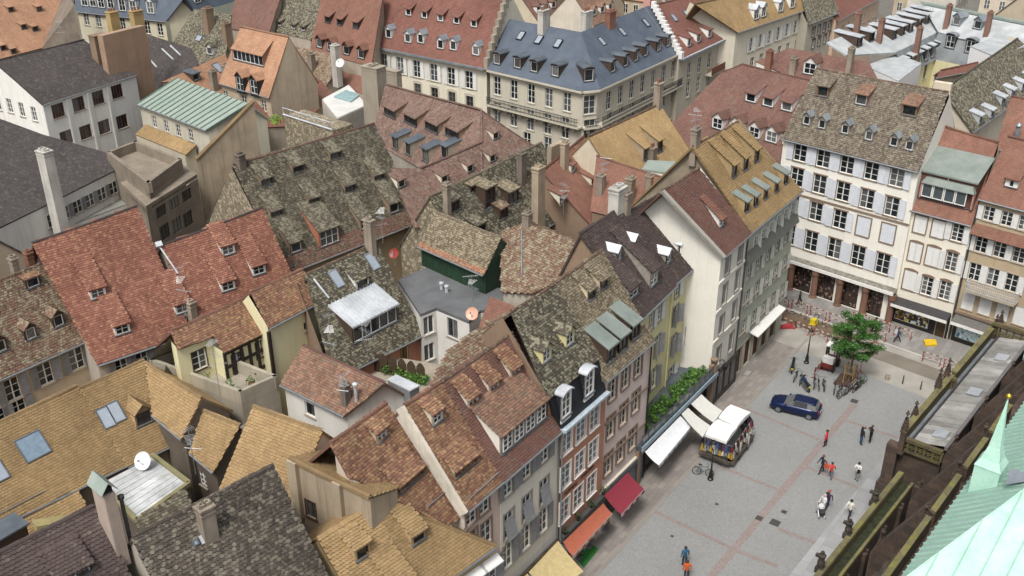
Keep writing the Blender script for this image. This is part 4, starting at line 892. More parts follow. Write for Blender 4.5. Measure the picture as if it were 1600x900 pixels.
for c in ((762, 872), (738, 893)):
    u = F9.at(*c)[0]; b = B(); b.hexa([F9.W(u-.75, 8.0, .05), F9.W(u+.75, 8.0, .05), F9.W(u+.75, 7.75, .6), F9.W(u-.75, 7.75, .6), F9.W(u-.75, 8.15, .05), F9.W(u+.75, 8.15, .05), F9.W(u+.75, 7.85, .6), F9.W(u-.75, 7.85, .6)]); h9.add('window_hood', b, WHITE)
    put_window(h9, F9.W(u, 6.2, .05), F9.x, F9.inn, 1.1, 1.5, dict(bars=(2, 3), deep=-.02, shut=SH_GREY, mode='one'))
dormer(h9, plA, (568, 873), 'shed', 1.0, 1.0, TM('ochre'), plaster('b59c78'), geo='ochre', bars=(1, 1), frame=WOODD); dormer(h9, plA, (655, 848), 'shed', 1.0, .85, TM('ochre'), plaster('b59c78'), geo='ochre', bars=(1, 1), frame=WOODD, a=28)
dormer(h9, plA, (633, 925), 'shed', 1.4, .8, TM('ochre'), plaster('b59c78'), geo='ochre', bars=(1, 1), frame=WOODD)
chimney(h9, r1+v3(-1.0, .3, -.4), .75, .6, 1.5, CHIM, x=plA.u, pots=1)
# tall beige wall and the ochre roofs behind it
hX2 = house('tall weathered beige wall with one small window under an ochre tile coping', U(500, 770, 12), 'firewall_house')
p0, p1 = U(453, 716, 14.7), U(578, 776, 14.7); d = unit(p1-p0); n = unit(v3(d[1], -d[0], 0)); n = n if n @ p0 < 0 else -n
q0, q1 = U(530, 736, 14.4), U(648, 781, 14.4); Fx = Fac(p0, p1, p0-n*3); facade(hX2, Fx, 0, 14.7, rows(Fx, ((486, 796), (486, 796), 1, .8, 1.2, dict(bars=(2, 2), surround=WOODD, sw=.06, frame=WOODD))), BEIGE)
b = B(); b.face([p0*v3(1,1,0), p0, p0-n*2.2+Z*-.9, (p0-n*2.2)*v3(1,1,0)]); b.face([p1*v3(1,1,0), p1, p1-n*2.2-Z*.9, (p1-n*2.2)*v3(1,1,0)]); hX2.add('side_wall', b, BEIGE)
xp = PL3(p0-n*2.4-Z*.9, p1-n*2.4-Z*.9, p0); xq = [p0+n*.1, p1+n*.1, p1-n*2.4-Z*.9, p0-n*2.4-Z*.9]
roof(hX2, xp, [v3(q[0], q[1], xp.zat(q)) for q in xq], 'ochre', geo=True); ridge(hX2, p0+Z*.08, p1+Z*.08, TM('ochre'), indiv=True, r=.17)
for t, w_ in ((.05, .35), (.62, .3)): b = B(); c = p0+(p1-p0)*t; b.box(v3(c[0], c[1], 12.7)+n*.12, d*w_, n*.16, Z*2.0); hX2.add('buttress', b, BEIGE)
hX1 = house('small ochre gabled roof with white rendered gable triangle behind beige wall', U(450, 690, 13)); plA = PL((400, 635), (502, 672), 15., 47)
gX1 = gable(hX1, plA, None, 'ochre', geo=True, pts=slopes(plA, (396, 634), (503, 672), 5.6), walls=plaster('cfc8b8', .2, .3), rcap='ochre', capind=True, back=3.4)
# ochre roofs at the edge of the picture
plA = PL((0, 817), (117, 753), 9., 45)
hM1, gM1 = house('broad ochre tiled roof with one large skylight', plA.P(50, 720)), None
gM1 = gable(hM1, plA, [(-60, 850), (199, 727), (120, 603), (-60, 685)], 'ochre', geo=True, walls=BEIGE, rcap='ochre', capind=True, jit=.8)
skylight(hM1, plA, (51, 698), 1.7, 1.7, glass=flat('8fa4b4', .15, .3)); skylight(hM1, plA, (-4, 738), 1.0, 1.3)
b = B(); q0, q1 = plA.P(-5, 805), plA.P(68, 768); b.tube(q0+plA.n*.15, q1+plA.n*.15, .03, .03, 5); hM1.add('snow_guard', b, ZINC)
plB = PL((200, 729), (281, 690), 8.45, 45); hM1b = house('ochre tiled roof with paired skylights and an arched dormer', plB.P(200, 650))
gM1b = gable(hM1b, plB, [(200, 730), (281, 690), (224, 562), (124, 606)], 'ochre', geo=True, walls=BEIGE, rcap='ochre', capind=True, jit=.8)
for c in ((165, 653), (181, 644)): skylight(hM1b, plB, c, .85, 1.5)
dormer(hM1b, plB, (227, 664), 'gable', 1.2, 1.15, TM('ochre'), plaster('c9a878'), bars=(2, 2), frame=WOODD, front=STONEB)
plC = PL((226, 566), (315, 621), 12.8, 46); hM1c = house('short ochre cross roof with timber framed courtyard gable', plC.P(275, 620)); TIMB = plaster('6a5f54', .4, .4)
P = [plC.P(*q) for q in ((238, 648), (283, 686), (315, 621), (228, 566))]; gM1c = gable(hM1c, plC, None, 'ochre', geo=True, pts=P, walls=TIMB, rcap='ochre', back=2.2)
plD = PL((317, 640), (374, 663), 11.8, 48); hM1d = house('small ochre lean roof over half timbered courtyard wall', plD.P(335, 690)); P = [plD.P(*q) for q in ((297, 708), (333, 738), (375, 664), (317, 640))]
gM1d = gable(hM1d, plD, None, 'ochre', geo=True, pts=P, walls=TIMB, rcap='ochre', back=2.5, front=[((312, 745), (324, 755), 2, .8, 1.2, dict(bars=(2, 3)))])
chimney(hM1d, U(397, 712, 11.), .7, .7, 2.2, CHIMD, down=4.5); 
# white metal flat roof
hMF = house('flat roof of white sheet metal strips with mossy timber edge', U(225, 755, 9.4), 'flat_roof_annex'); z = 9.4; P = [U(*q, z) for q in ((156, 756), (238, 713), (296, 757), (214, 816))]
b = B(); b.prism(P, (0, 0, -9.3)); hMF.add('wall', b, TIMB); c = sum(P)/4; d = unit(P[1]-P[0]); n = v3(-d[1], d[0], 0); n = n if (c-P[0]) @ n > 0 else -n
wd = np.linalg.norm(P[3]-P[0])*abs(unit(P[3]-P[0]) @ n); N_ = 9
for i in range(N_):
    f0, f1 = i/N_+.004, (i+1)/N_-.004; q = [P[0]+(P[3]-P[0])*f0, P[1]+(P[2]-P[1])*f0, P[1]+(P[2]-P[1])*f1, P[0]+(P[3]-P[0])*f1]; q = [p+(c-p)*.04+Z*random.uniform(.03, .045) for p in q]
    b = B(); b.prism(q, (0, 0, -.03)); hMF.add('metal_sheet', b, seamed(random.choice(['cfd2d3', 'c4c8ca', 'd9dbdb']), 'a3a6a4', .5, .1))
b = B()
for k in range(1, 4): p, q = P[k], P[(k+1) % 4]; b.box((p+q)/2+Z*.1, (q-p)/2, unit(np.cross(q-p, Z))*.14, Z*.14)
hMF.add('edge_beam', b, plaster('8a8560', .4, .2))
hMS = house('low mossy stone lean roof beside ridge of lichen roof', U(250, 820, 11)); plE = PL((215, 812), (300, 770), 10.5, 30, flip=False); P = [plE.P(*q) for q in ((216, 838), (300, 795), (290, 765), (212, 812))]
roof(hMS, plE, P, 'mossgrey', geo=True); b = B(); b.prism([v3(p[0], p[1], 9.2) for p in P], (0, 0, -9.)); hMS.add('wall', b, TIMB)
hMo = house('narrow ochre roof strip with stone parapet in front of ochre roof', U(90, 800, 10)); plE = PL((20, 836), (130, 778), 8.2, 40); P = [plE.P(*q) for q in ((20, 852), (135, 790), (120, 762), (5, 825))]
roof(hMo, plE, P, 'ochre2', geo=True); b = B(); b.prism([v3(p[0], p[1], 7.5) for p in P], (0, 0, -7.5)); hMo.add('wall', b, BEIGE)
b = B(); c = U(92, 792, 11.); b.hexa([c+v3(*q) for q in ((-.9, -1.3, -4), (1.2, .4, -4), (.7, 1., -4), (-1.4, -.7, -4), (-.9, -1.3, -.4), (1.2, .4, -1.2), (.7, 1., -1.2), (-1.4, -.7, -.4))]); hMo.add('parapet', b, plaster('a09668', .4, .3))
b = B(); c = U(12, 838, 9.6); b.box(c, RD*.9, RN*.7, Z*.6); b.box(c+Z*.65, RD*1.05, RN*.85, Z*.06, 1); hMo.add('roof_light', b, [WOODD, LEAD])
# beige house with brown mossy roof
stM = dict(bars=(2, 3), shut=SH_GREY, mode='open', surround=SUR_ST, sw=.1); hM2, gM2 = gh('beige house with mossy brown roof, arched dormers and grey louvred shutters', (0, 593), (145, 528), 12., 50, [(-30, 607), (146, 528), (66, 411), (-30, 449)], 'mossbrown', geo=True, jit=1.5, walls=plaster('cdbca2', .15, .25), rcap='mossbrown',
    front=[((20, 608), (120, 561), 3, 1.1, 1.75, stM), ((-8, 660), (30, 640), 2, 1.1, 1.7, stM)])
dormers(hM2, gM2['pl'], [(4, 551), (51, 531), (94, 511)], 'gable', .9, 1.05, TM('mossbrown'), WOODD, bars=(1, 1), front=WOODD); dormer(hM2, gM2['pl'], (54, 450), 'shed', 1.1, .9, TM('brownmix'), WOODD, bars=(1, 1), front=WOODD)
chimney(hM2, gM2['r1']+v3(-1.6, -1., -.5), .5, .5, 1.3, CHIM, pots=1); chimney(hM2, gM2['r1']+v3(-1., .2, -.5), .5, .5, 1.2, CHIMB, pots=1)
# two red roofs
plA = PL((153, 570), (247, 538), 11., 50); hM3 = house('large red tiled roof with two shed dormers', plA.P(180, 450)); r0, r1 = plA.P(50, 380), plA.P(214, 322); e0 = plA.P(153, 571); 
P = [e0, r1-plA.v*np.linalg.norm((r1-e0)*v3(0, 0, 1))/math.sin(rad(50)), r1, r0]
gM3 = gable(hM3, plA, None, 'red', geo=True, pts=P, walls=GREYW, rcap='dark', wallm_side=plaster('b8b0a4', .3, .4), front=[((190, 572), (222, 560), 2, .9, 1.2, dict(bars=(2, 2), shut=SH_GREY))])
dormers(hM3, plA, [(155, 467), (193, 523)], 'shed', 1.15, 1.0, TM('red'), WHITE, geo='red', a=37)
b = B(); q0, q1 = plA.P(247, 383), plA.P(278, 428); b.tube(q0+plA.n*.1, q1+plA.n*.1, .07, .07, 6); b.box(q0+plA.n*.2, plA.u*.25, plA.v*.2, plA.n*.15); hM3.add('flashing', b, ZINCW)
hM4 = house('red tiled roof with four shed dormers next to mossy roof', plA.P(340, 430)); r0, r1 = plA.P(251, 384), plA.P(409, 325); drop = (r0[2]-11)/math.sin(rad(50))
gM4 = gable(hM4, plA, None, 'red', geo=True, pts=[r0-plA.v*drop, r1-plA.v*drop, r1, r0], walls=GREYW, rcap='dark')
dormers(hM4, plA, [(287, 490), (358, 455), (358, 399), (406, 430)], 'shed', 1.15, 1.0, TM('red'), WHITE, geo='red', a=37); chimney(hM4, plA.P(301, 493), .55, .55, 1.1, CHIM, pots=1)
# cream half timbered house with terrace
plA = PL((267, 517), (390, 462), 15., 40); hM5 = house('cream half timbered house with brown roof above a grey terrace', plA.P(340, 510)); P = [plA.P(*q) for q in ((267, 517), (390, 462), (417, 519), (351, 552), (334, 525), (279, 546))]
roof(hM5, plA, P, 'brownmix', geo=True); ridge(hM5, P[0]+Z*.05, P[1]+Z*.05, TM('brownmix'), indiv=True)
bp = [P[1]-plA.dn*2.5-Z*2.1, P[0]-plA.dn*2.5-Z*2.1]; roof(hM5, PL3(bp[0], bp[1], P[0]), [P[0], P[1], *bp], 'brownmix')
st5m = dict(bars=(2, 3), surround=WOODD, sw=.08)
def wallpoly(h, pts, mat, ref, wins=(), nm='wall', z0=0.):
    o = None
    for i in range(len(pts)-1): F = Fac(pts[i], pts[i+1], ref); o = facade(h, F, z0, min(pts[i][2], pts[i+1][2])-.12, rows(F, *wins[i]) if i < len(wins) else [], mat, nm)
    return o
ins = [p-plA.dn*.25 for p in P]; ref = ins[0]*.5+ins[1]*.5-plA.dn*2
for p in ins: p[2] = plA.zat(p)
wallpoly(hM5, [ins[0], ins[5], ins[4], ins[3], ins[2]], CREAM, ref, [(), [((312, 562), (312, 562), 1, 1.1, 1.5, st5m)], (), [((372, 565), (372, 565), 1, 1.0, 1.4, st5m), ((408, 545), (408, 545), 1, .9, 1.3, st5m)]])
Ft = Fac(ins[3], ins[2], ref); b = B()
for t in np.linspace(0, 1, 6): b.box(Ft.W(.1+t*(Ft.L-.2), 10.6, .05), Ft.x*.12, Ft.out*.05, Z*2.3)
for zz in (8.6, 10.2, 11.6, 12.75): b.box(Ft.W(Ft.L/2, zz, .053), Ft.x*Ft.L/2, Ft.out*.05, Z*.12)
for t in (.28, .66): b.box(Ft.W(t*Ft.L, 9.4, .056), Ft.x*.4+Z*.5, Ft.out*.05, Ft.x*.06-Z*.05)
hM5.add('timber_frame', b, flat('2e2520', .8))
plB = PL((422, 512), (505, 468), 14., 40); gM5 = gable(hM5, plB, [(421, 513), (507, 468), (472, 421), (392, 456)], 'brownmix', geo=True, walls=CREAM, rcap='brownmix', capind=True, front=[((478, 510), (478, 510), 1, .4, .7, dict(bars=(1, 1)))], gut=True, back=2.2)
b = B(); q = gM5['F']; b.box(q.W(-.02, 7, .08), q.x*.12, q.out*.1, Z*6.6); hM5.add('corner_post', b, flat('2e2520', .8))
hMT = house('grey concrete roof terrace with parapet walls and flower pots', U(340, 600, 11), 'roof_terrace', 'terrace'); z = 11.6; P = [U(*q, z) for q in ((233, 563), (375, 614), (434, 588), (300, 535))]; c = sum(P)/4
b = B(); b.prism([p-Z*.9 for p in P], (0, 0, -10.6)); hMT.add('wall', b, plaster('a39b8c', .35, .5))
b = B()
for k in range(4): p, q = P[k], P[(k+1) % 4]; n = unit(np.cross(q-p, Z)); n = n if (c-p) @ n > 0 else -n; b.box((p+q)/2+n*.14-Z*.42, (q-p)/2, n*.14, Z*.5)
hMT.add('parapet', b, plaster('aaa392', .35, .45)); b = B(); e = P[0]; f = U(266, 520, 15.); b.face([e, P[0]+(P[3]-P[0])*.75, v3(f[0], f[1], 14.6)]); hMT.add('gable_wall', b, plaster('b3a99a', .35, .5))
for i, t in enumerate(((.3, .8), (.55, .82), (.8, .8), (.86, .45))):
    p = P[0]+(P[1]-P[0])*t[0]+(P[3]-P[0])*(1-t[1])-Z*.85; b = B(); b.lathe(p, [(.18, 0), (.26, .4), (.22, .42)], 8); b2 = B()
    for k in range(40): a_ = RNG.normal(0, .2, 3)+v3(0, 0, .65); m_ = RNG.normal(0, .09, (3, 3)); b.face([p+a_+m_[0], p+a_+m_[1], p+a_+m_[2]], 1)
    single('potted_plant', b, [CHIMB, flat('4f6a2c', .7)], ['potted plant at terrace corner by cream wall', 'potted plant in middle of grey terrace', 'potted plant beside half timbered wall on terrace', 'potted plant by outer terrace parapet'][i], 'plant', org=p)
RUBB = cobblewall('rubble_wall', ['8f8672', '7d7462', 'a09680', '6f6756'])
# big mossy roof with many dormers
hM6, gM6 = gh('huge mossy grey roof with three staggered rows of small shed dormers', (447, 427), (655, 345), 11., 50, [(446, 429), (657, 346), (585, 193), (364, 258)], 'mossgrey', geo=True, tw=.26, te=.21, jit=1.8, walls=plaster('b39d7c', .3, .4), rcap='rust', wallm_side=RUBB)
pl = gM6['pl']; MG = TM('mossgrey')
dormers(hM6, pl, [(418, 290), (467, 270), (525, 249), (433, 340), (492, 320), (548, 300), (593, 283)], 'shed', 1.15, .8, MG, STONEB, a=36, bars=(1, 1), frame=WOODD, front=WOODD)
dormers(hM6, pl, [(464, 395), (617, 333), (572, 358)], 'shed', 1.2, 1.15, MG, STONEB, a=36, bars=(1, 1)); dormer(hM6, pl, (516, 383), 'shed', 2.2, 1.7, MG, plaster('b0705a'), a=32, bars=(3, 2))
e0, e1 = gM6['e0'], gM6['e1']; b = B(); q = [e0+pl.n*.05, e1+pl.n*.05, e1+pl.v*1.5+pl.n*.05, e0+pl.v*1.5+pl.n*.05]; b.prism(q, -pl.n*.03, 0, [pl.uv(p) for p in q]); hM6.add('eave_tiles', b, TM('redplain'))
chimney(hM6, gM6['r0']+v3(.6, .3, -.6), .7, .6, 1.4, CHIMD)
# mossy roof with the sheet metal loft
hM7 = house('dark mossy roof with wide corrugated metal loft dormer above terracotta wall', U(570, 480, 12)); plA = PL((480, 428), (587, 380), 16., 45)
gM7 = gable(hM7, plA, [(522, 594), (662, 523), (587, 379), (478, 429)], 'mossdark', geo=True, jit=1.6, walls=plaster('b07c62', .2, .3), wallm_side=STONEB, rcap='mossbrown', back=3., front=[((632, 553), (632, 553), 1, .9, 1.9, dict(bars=(1, 1), frame=WHITE, glass=flat('7a5a18')))])
dormer(hM7, plA, (588, 520), 'flat', 4.7, 1.6, ZINCW, WOODD, a=20, bars=(5, 1), front=WOODD); dm = [o for o in hM7.o.children if o.name.startswith('dormer')][-1]
D_ = 1.6/(1-math.tan(rad(20)))
for i in range(14): b = B(); x = -2.35+i*4.7/13; b.hexa([v3(x-.03, -.15, 1.62), v3(x+.03, -.15, 1.62), v3(x+.03, D_, 1.68+D_*math.tan(rad(20))), v3(x-.03, D_, 1.68+D_*math.tan(rad(20))), v3(x-.03, -.15, 1.67), v3(x+.03, -.15, 1.67), v3(x+.03, D_, 1.73+D_*math.tan(rad(20))), v3(x-.03, D_, 1.73+D_*math.tan(rad(20)))]); link('seam', b.mesh('seam', ZINCW), dm)
dormer(hM7, plA, (567, 449), 'shed', 1.3, .8, TM('mossdark'), WHITE, geo='mossdark', a=28, bars=(1, 1), frame=WOODD); skylight(hM7, plA, (525, 436), .8, 1.5, ZINC); skylight(hM7, plA, (581, 409), .8, 1.5, ZINC)
b = B(); q0, q1 = plA.P(489, 437), plA.P(513, 467); b.tube(q0+plA.n*.15, q1+plA.n*.15, .08, .08, 6); hM7.add('flashing', b, ZINCW); chimney(hM7, gM7['r1']+v3(-.3, -.9, -.3), .5, .8, 2.6, CHIM, pots=1, down=3)
# flat tar roof with white walls
hM8 = house('white walled house with flat grey tar roof and courtyard windows', U(700, 450, 12)); z = 12.; P = [U(*q, z) for q in ((622, 439), (680, 414), (806, 462), (797, 482), (751, 487), (733, 504), (682, 483), (657, 493))]; c = sum(P)/8
b = B(); b.prism([p+Z*.12 for p in P], (0, 0, -.25)); hM8.add('roof', b, seamed('67696b', '585a5d', .8, 0., name='tar_felt')); WM8 = plaster('dcdad4', .15, .3)
wallpoly(hM8, P+[P[0]], WM8, c, [(), (), (), (), (), [((707, 513), (707, 513), 1, 1.1, 1.7, dict(bars=(2, 1), frame=SH_GREY))], [((670, 508), (670, 508), 1, 1.0, 1.6, dict(bars=(2, 1))), ((671, 550), (671, 550), 1, 1.0, 1.5, dict(bars=(2, 1)))], ()])
for q in ((690, 452), (698, 457)): b = B(); p = U(*q, 12.1); b.tube(p, p+Z*.5, .14, .14, 8); b.lathe(p+Z*.5, [(.2, 0), (.2, .12), (.05, .2)], 8); hM8.add('roof_vent', b, ZINCW)
plE = PL((752, 505), (800, 500), 12.3, 20); P = [U(*q, 12.5) for q in ((748, 505), (766, 472), (803, 486), (800, 512))]; b = B(); P[0][2] = P[3][2] = 12.2; P[1][2] = P[2][2] = 13.; b.prism(P, (0, 0, -.15), 0, [(0, 0), (0, 2), (2, 2), (2, 0)]); hM8.add('porch_roof', b, TM('brick'))
# green boarded loft
hM9, gM9 = gh('dark green boarded loft with mossy tiled saddle roof and orange eave tiles', (655, 385), (752, 428), 14., 45, [(653, 385), (755, 430), (783, 371), (682, 332)], 'mossy2', geo=True, jit=1.6, walls=flat('1f3a2a', .7, var=.25), z0=10., rcap='mossy2', capind=True)
pl = gM9['pl']; e0, e1 = gM9['e0'], gM9['e1']
b = B(); q = [e0+pl.n*.05, e1+pl.n*.05, e1+pl.v*.5+pl.n*.05, e0+pl.v*.5+pl.n*.05]; b.prism(q, -pl.n*.03, 0, [pl.uv(p) for p in q]); hM9.add('eave_tiles', b, flat('c07a5a', .8, var=.3, scale=8.)); F = gM9['F']
for i in range(int(F.L/.3)): b = B(); b.box(F.W(.15+i*.3, 12.9, .015), F.x*.13, F.out*.02, Z*1.0); hM9.add('board', b, flat('24442f', .7, var=.25))
b = B(); b.box(F.W(F.L/2, 12.0, .06), F.x*F.L/2, F.out*.06, Z*.09); hM9.add('sill_beam', b, STONE)
# mossy brown roof right of it
plA = PL((828, 348), (937, 390), 17., 35); hM10 = house('broad mossy brown roof falling towards the courtyard', plA.P(840, 410)); P = polyroof(hM10, plA, [(783, 361), (828, 347), (939, 390), (870, 438), (832, 459), (783, 456)], 'mossbrown', walls=GREYW, geo=True, jit=1.7, tw=.235, te=.2)
ridge(hM10, P[1]+Z*.05, P[2]+Z*.05, TM('mossbrown')); bp = [P[2]-plA.dn*3-Z*3., P[1]-plA.dn*3-Z*3.]; roof(hM10, PL3(bp[0], bp[1], P[1]), [P[1], P[2], *bp], 'mossbrown')
chimney(hM10, plA.P(824, 352), .6, .6, 1., CHIM, pots=1); b = B(); b.tube(plA.P(816, 360)+plA.n*.1, plA.P(816, 432)+plA.n*.1, .06, .06, 6); hM10.add('downpipe', b, GUT)
# roof behind the ridges
plA = PL((700, 548), (800, 488), 15.8, 28); hX3 = house('low mossy brown back roof between white courtyard house and brown roof', plA.P(760, 530)); polyroof(hX3, plA, [(672, 602), (805, 527), (801, 486), (762, 503), (700, 548)], 'mossbrown', geo=True, jit=1.5, walls=GREYW)
# brown roof over white courtyard house
hX4 = house('brown tiled roof over small white courtyard house', U(520, 600, 12)); plA = PL((440, 602), (531, 647), 11.3, 40)
gX4 = gable(hX4, plA, [(438, 601), (538, 650), (602, 598), (474, 539)], 'brown', geo=True, walls=plaster('d8d6d0', .15, .3), rcap='rust', capind=True, back=2., front=[((484, 640), (484, 640), 1, 1., 1.1, dict(bars=(1, 1)))])
chimney(hX4, plA.P(541, 630), .5, .5, 1.4, CHIMD, pots=1); b = B(); p = plA.P(557, 628); b.tube(p, p+Z*1.3, .12, .12, 8); b.lathe(p+Z*1.3, [(.2, 0), (.2, .15), (.05, .25)], 8); hX4.add('vent_pipe', b, ZINCW)
hX5 = house('narrow grey metal sided shed in the courtyard garden', U(620, 620, 10), 'garden_shed', 'shed'); P = [U(*q, 12.) for q in ((606, 595), (640, 612), (655, 604), (620, 588))]; b = B(); b.prism(P, (0, 0, -11.9)); hX5.add('wall', b, seamed('8e9498', '6f7478', .6, .1)); b = B(); b.prism([p+(p-sum(P)/4)*.06+Z*.12 for p in P], (0, 0, -.1)); hX5.add('roof', b, ZINCW)
# courtyard deck with lattice fence and shrubs
hXd = house('planted courtyard deck between roofs', U(630, 575, 8.5), 'courtyard_deck', 'terrace'); P = [U(*q, 9.) for q in ((570, 580), (600, 555), (690, 570), (690, 610), (620, 615))]; b = B(); b.prism(P, (0, 0, -8.9)); hXd.add('floor', b, STONE)
FN = flat('4a3b30', .8)
for i in range(6):
    p, q = U(579+i*14.5, 578+i*3.6, 9.), U(592+i*14.5, 581.5+i*3.6, 9.); b = B(); d = unit(q-p); L = np.linalg.norm(q-p); pf = [(0, 0), (L, 0), (L, 1.3)]+[(L*(1-t), 1.3+.4*math.sin(math.pi*t)) for t in np.linspace(.1, .9, 7)]+[(0, 1.3)]; n = v3(-d[1], d[0], 0)*.04
    b.prism([p+d*u_+Z*z_ for u_, z_ in pf], n)
    for k in range(8): b.box(p+d*L*(k+.5)/8+Z*.7-n*.6, d*.015, n*.4, Z*.62, 1)
    single('fence_panel', b, [FN, flat('66543f', .8)], 'arched brown lattice fence panel around the courtyard deck', 'fence', 'lattice fence panels')
def shrub(name, p, r, hgt, n, mats, label, cat='shrub', group=None, sz=.12, org=None):
    b = B(); c = RNG.normal(0, 1, (n, 3)); c /= np.linalg.norm(c, axis=1)[:, None]; c *= RNG.random((n, 1))**.4
    for q in c:
        o = v3(*p)+v3(q[0]*r, q[1]*r, hgt*.5+q[2]*hgt*.5); a_ = unit(RNG.normal(0, 1, 3)); e_ = unit(np.cross(a_, RNG.normal(0, 1, 3))); s_ = sz*random.uniform(.6, 1.4)
        b.face([o-a_*s_, o+e_*s_*.5, o+a_*s_, o-e_*s_*.5], random.randrange(len(mats)))
    return single(name, b, mats, label, cat, group, org=v3(*p))
LF = [flat('4f7a2c', .65), flat('3c6424', .65), flat('6a9438', .65)]
for i, q in enumerate(((606, 584), (626, 590), (646, 596), (660, 600), (640, 588))): shrub('shrub', U(*q, 9.), .55, .9, 160, LF, 'small round green shrub growing along the lattice fence', 'shrub', 'shrubs on the courtyard deck')
for i in range(26):
    t = .2+i*.46; q = rowp(t, -.55+.9*math.sin(i*2.3)*.5-.3, 3.78); shrub('shrub', q, random.uniform(.35, .6), random.uniform(.5, 1.1), 110, LF, 'leafy green planting along the glass railing of the shop terrace', 'shrub', 'plants on the shop terrace')
# ================================================================== background roofs
S1 = dict(bars=(2, 3), simple=True); S2 = dict(bars=(2, 2), simple=True, sill=False); S3 = dict(bars=(3, 1), simple=True, sill=False, frame=WOODD, fr=.05)
# red roofs in the centre
plA = PL((587, 223), (657, 263), 13.5, 46); hC1 = house('brown red hipped roof with four wide dormers over a row of metal capped ones', plA.P(660, 210)); MV = TM('mauve')
P = polyroof(hC1, plA, [(580, 219), (657, 264), (754, 315), (753, 172), (602, 132)], 'mauve', walls=GREYW); hip = plA.P(753, 222)
plB = PL((657, 263), (753, 222), hip[2], 45); PB = [plB.P(*q) for q in ((752, 173), (842, 234), (818, 300), (700, 352), (648, 356), (610, 262), (657, 263), (753, 222))]
P[3] = P[3]*.5+PB[0]*.5; roof(hC1, plB, PB, 'mauve'); ridge(hC1, P[4]+Z*.1, P[3]+Z*.1, MV); ridge(hC1, PB[0]+Z*.05, PB[7]+Z*.05, MV); ridge(hC1, PB[6]+Z*.05, PB[7]+Z*.05, MV); ridge(hC1, PB[0]+Z*.05, PB[1]+Z*.05, MV)
b = B(); q = [P[4], P[3], P[3]-plA.dn*7-Z*7, P[4]-plA.dn*7-Z*7]; b.prism(q, (0, 0, -.1)); hC1.add('roof', b, MV); b = B(); b.face([P[4], P[0], P[0]*v3(1,1,0), P[4]*v3(1,1,0)]); b.face([P[4], P[4]*v3(1,1,0), (P[4]-plA.dn*7)*v3(1,1,0), P[4]-plA.dn*7-Z*7]); hC1.add('gable_wall', b, STONEB)
b = B(); b.face([PB[1], PB[2], PB[2]*v3(1,1,0), PB[1]*v3(1,1,0)]); b.face([PB[0], PB[1], PB[1]*v3(1,1,0), PB[0]*v3(1,1,0)]); hC1.add('wall', b, GREYW)
dormers(hC1, plA, [(609, 183), (641, 195), (674, 206), (706, 216)], 'shed', 2.6, 1.05, MV, STONEB, a=22, bars=(3, 1), frame=WOODD, front=WOODD); dormers(hC1, plA, [(617, 234), (638, 243), (664, 253), (694, 249)], 'shed', 1.15, 1.5, LEAD, STONE, a=12, bars=(1, 1), frame=WOODD)
dormers(hC1, plB, [(775, 217), (770, 252), (735, 268), (695, 285), (628, 292), (742, 300)], 'shed', .9, .75, MV, CREAMF, a=18, bars=(1, 1), frame=WOODD)
# dark mossy roof with slab dormers, rubble gable
plA = PL((672, 307), (808, 240), 17., 50); hM11 = house('dark mossy roof with untidy slab dormers and a rubble stone gable', plA.P(760, 310))
g11_ = gable(hM11, plA, None, 'mossdark', geo=True, jit=1.8, tw=.24, te=.2, pts=slopes(plA, (671, 307), (846, 223), 7.5), walls=RUBB, rcap='mossy2', back=4.)
for c, w_, h_, m_ in (((712, 331), 1.2, 1.2, 'mossdark'), ((767, 325), 1.5, 2.1, 'mossy2'), ((803, 318), 1.6, 1.4, 'mossy2'), ((752, 368), 1.3, 1.2, 'mossdark'), ((788, 342), 1.2, 1.2, 'mossbrown'), ((742, 300), 1.1, .8, 'mossy2')): dormer(hM11, plA, c, 'flat', w_, h_, TM(m_), WOODD, a=16, bars=(2, 1), frame=WOODD, front=WOODD)
chimney(hM11, plA.P(699, 333), .5, .5, 2.6, CHIM, pots=1); chimney(hM11, plA.P(815, 284), .8, .6, 2.8, CHIMD)
# brick red roofs behind the dark one
plA = PL((853, 262), (912, 213), 16.3, 42); hO2 = house('brick red roof with tall plastered chimney stacks behind dark mossy roof', plA.P(900, 300)); gO2 = gable(hO2, plA, None, 'brick', pts=slopes(plA, (846, 267), (912, 213), 10.5), walls=STONEB, back=4., wallm_side=STONEB)
dormers(hO2, plA, [(912, 244), (927, 288), (879, 315), (896, 268)], 'shed', .95, .8, TM('brick'), CREAMF, a=18, bars=(1, 1)); chimney(hO2, plA.P(841, 335), 1.1, .7, 4.4, BEIGE, pots=1, down=4); chimney(hO2, plA.P(882, 262), .8, .5, 2.4, BEIGE, pots=1); chimney(hO2, plA.P(868, 240), 2.2, .5, 1.0, BEIGE, pots=0, cap=False)
plA = PL((940, 245), (1048, 280), 16.6, 40); hO3 = house('brick red roof falling towards the dark purple roof, between two tall chimneys', plA.P(980, 290)); polyroof(hO3, plA, [(932, 243), (1049, 281), (1036, 330), (985, 345), (922, 330)], 'brick', walls=STONEB); ridge(hO3, plA.P(932, 243), plA.P(1049, 281), TM('brick'))
chimney(hO3, plA.P(983, 318), .75, .7, 2.4, CHIM, pots=1, down=3); chimney(hO3, plA.P(1013, 305), .5, .6, 1.8, CHIM, pots=1); chimney(hO3, plA.P(938, 300), .7, .7, 1.6, CHIM, pots=2)
plA = PL((920, 213), (1031, 162), 18.2, 48); hO1 = house('ochre gabled roof with two long shed dormers and ornate chimney', plA.P(990, 220)); gO1 = gable(hO1, plA, None, 'ochre2', pts=slopes(plA, (919, 213), (1031, 162), 7.6), walls=plaster('d8cdb8', .2, .3), rcap='mossbrown', back=5.)
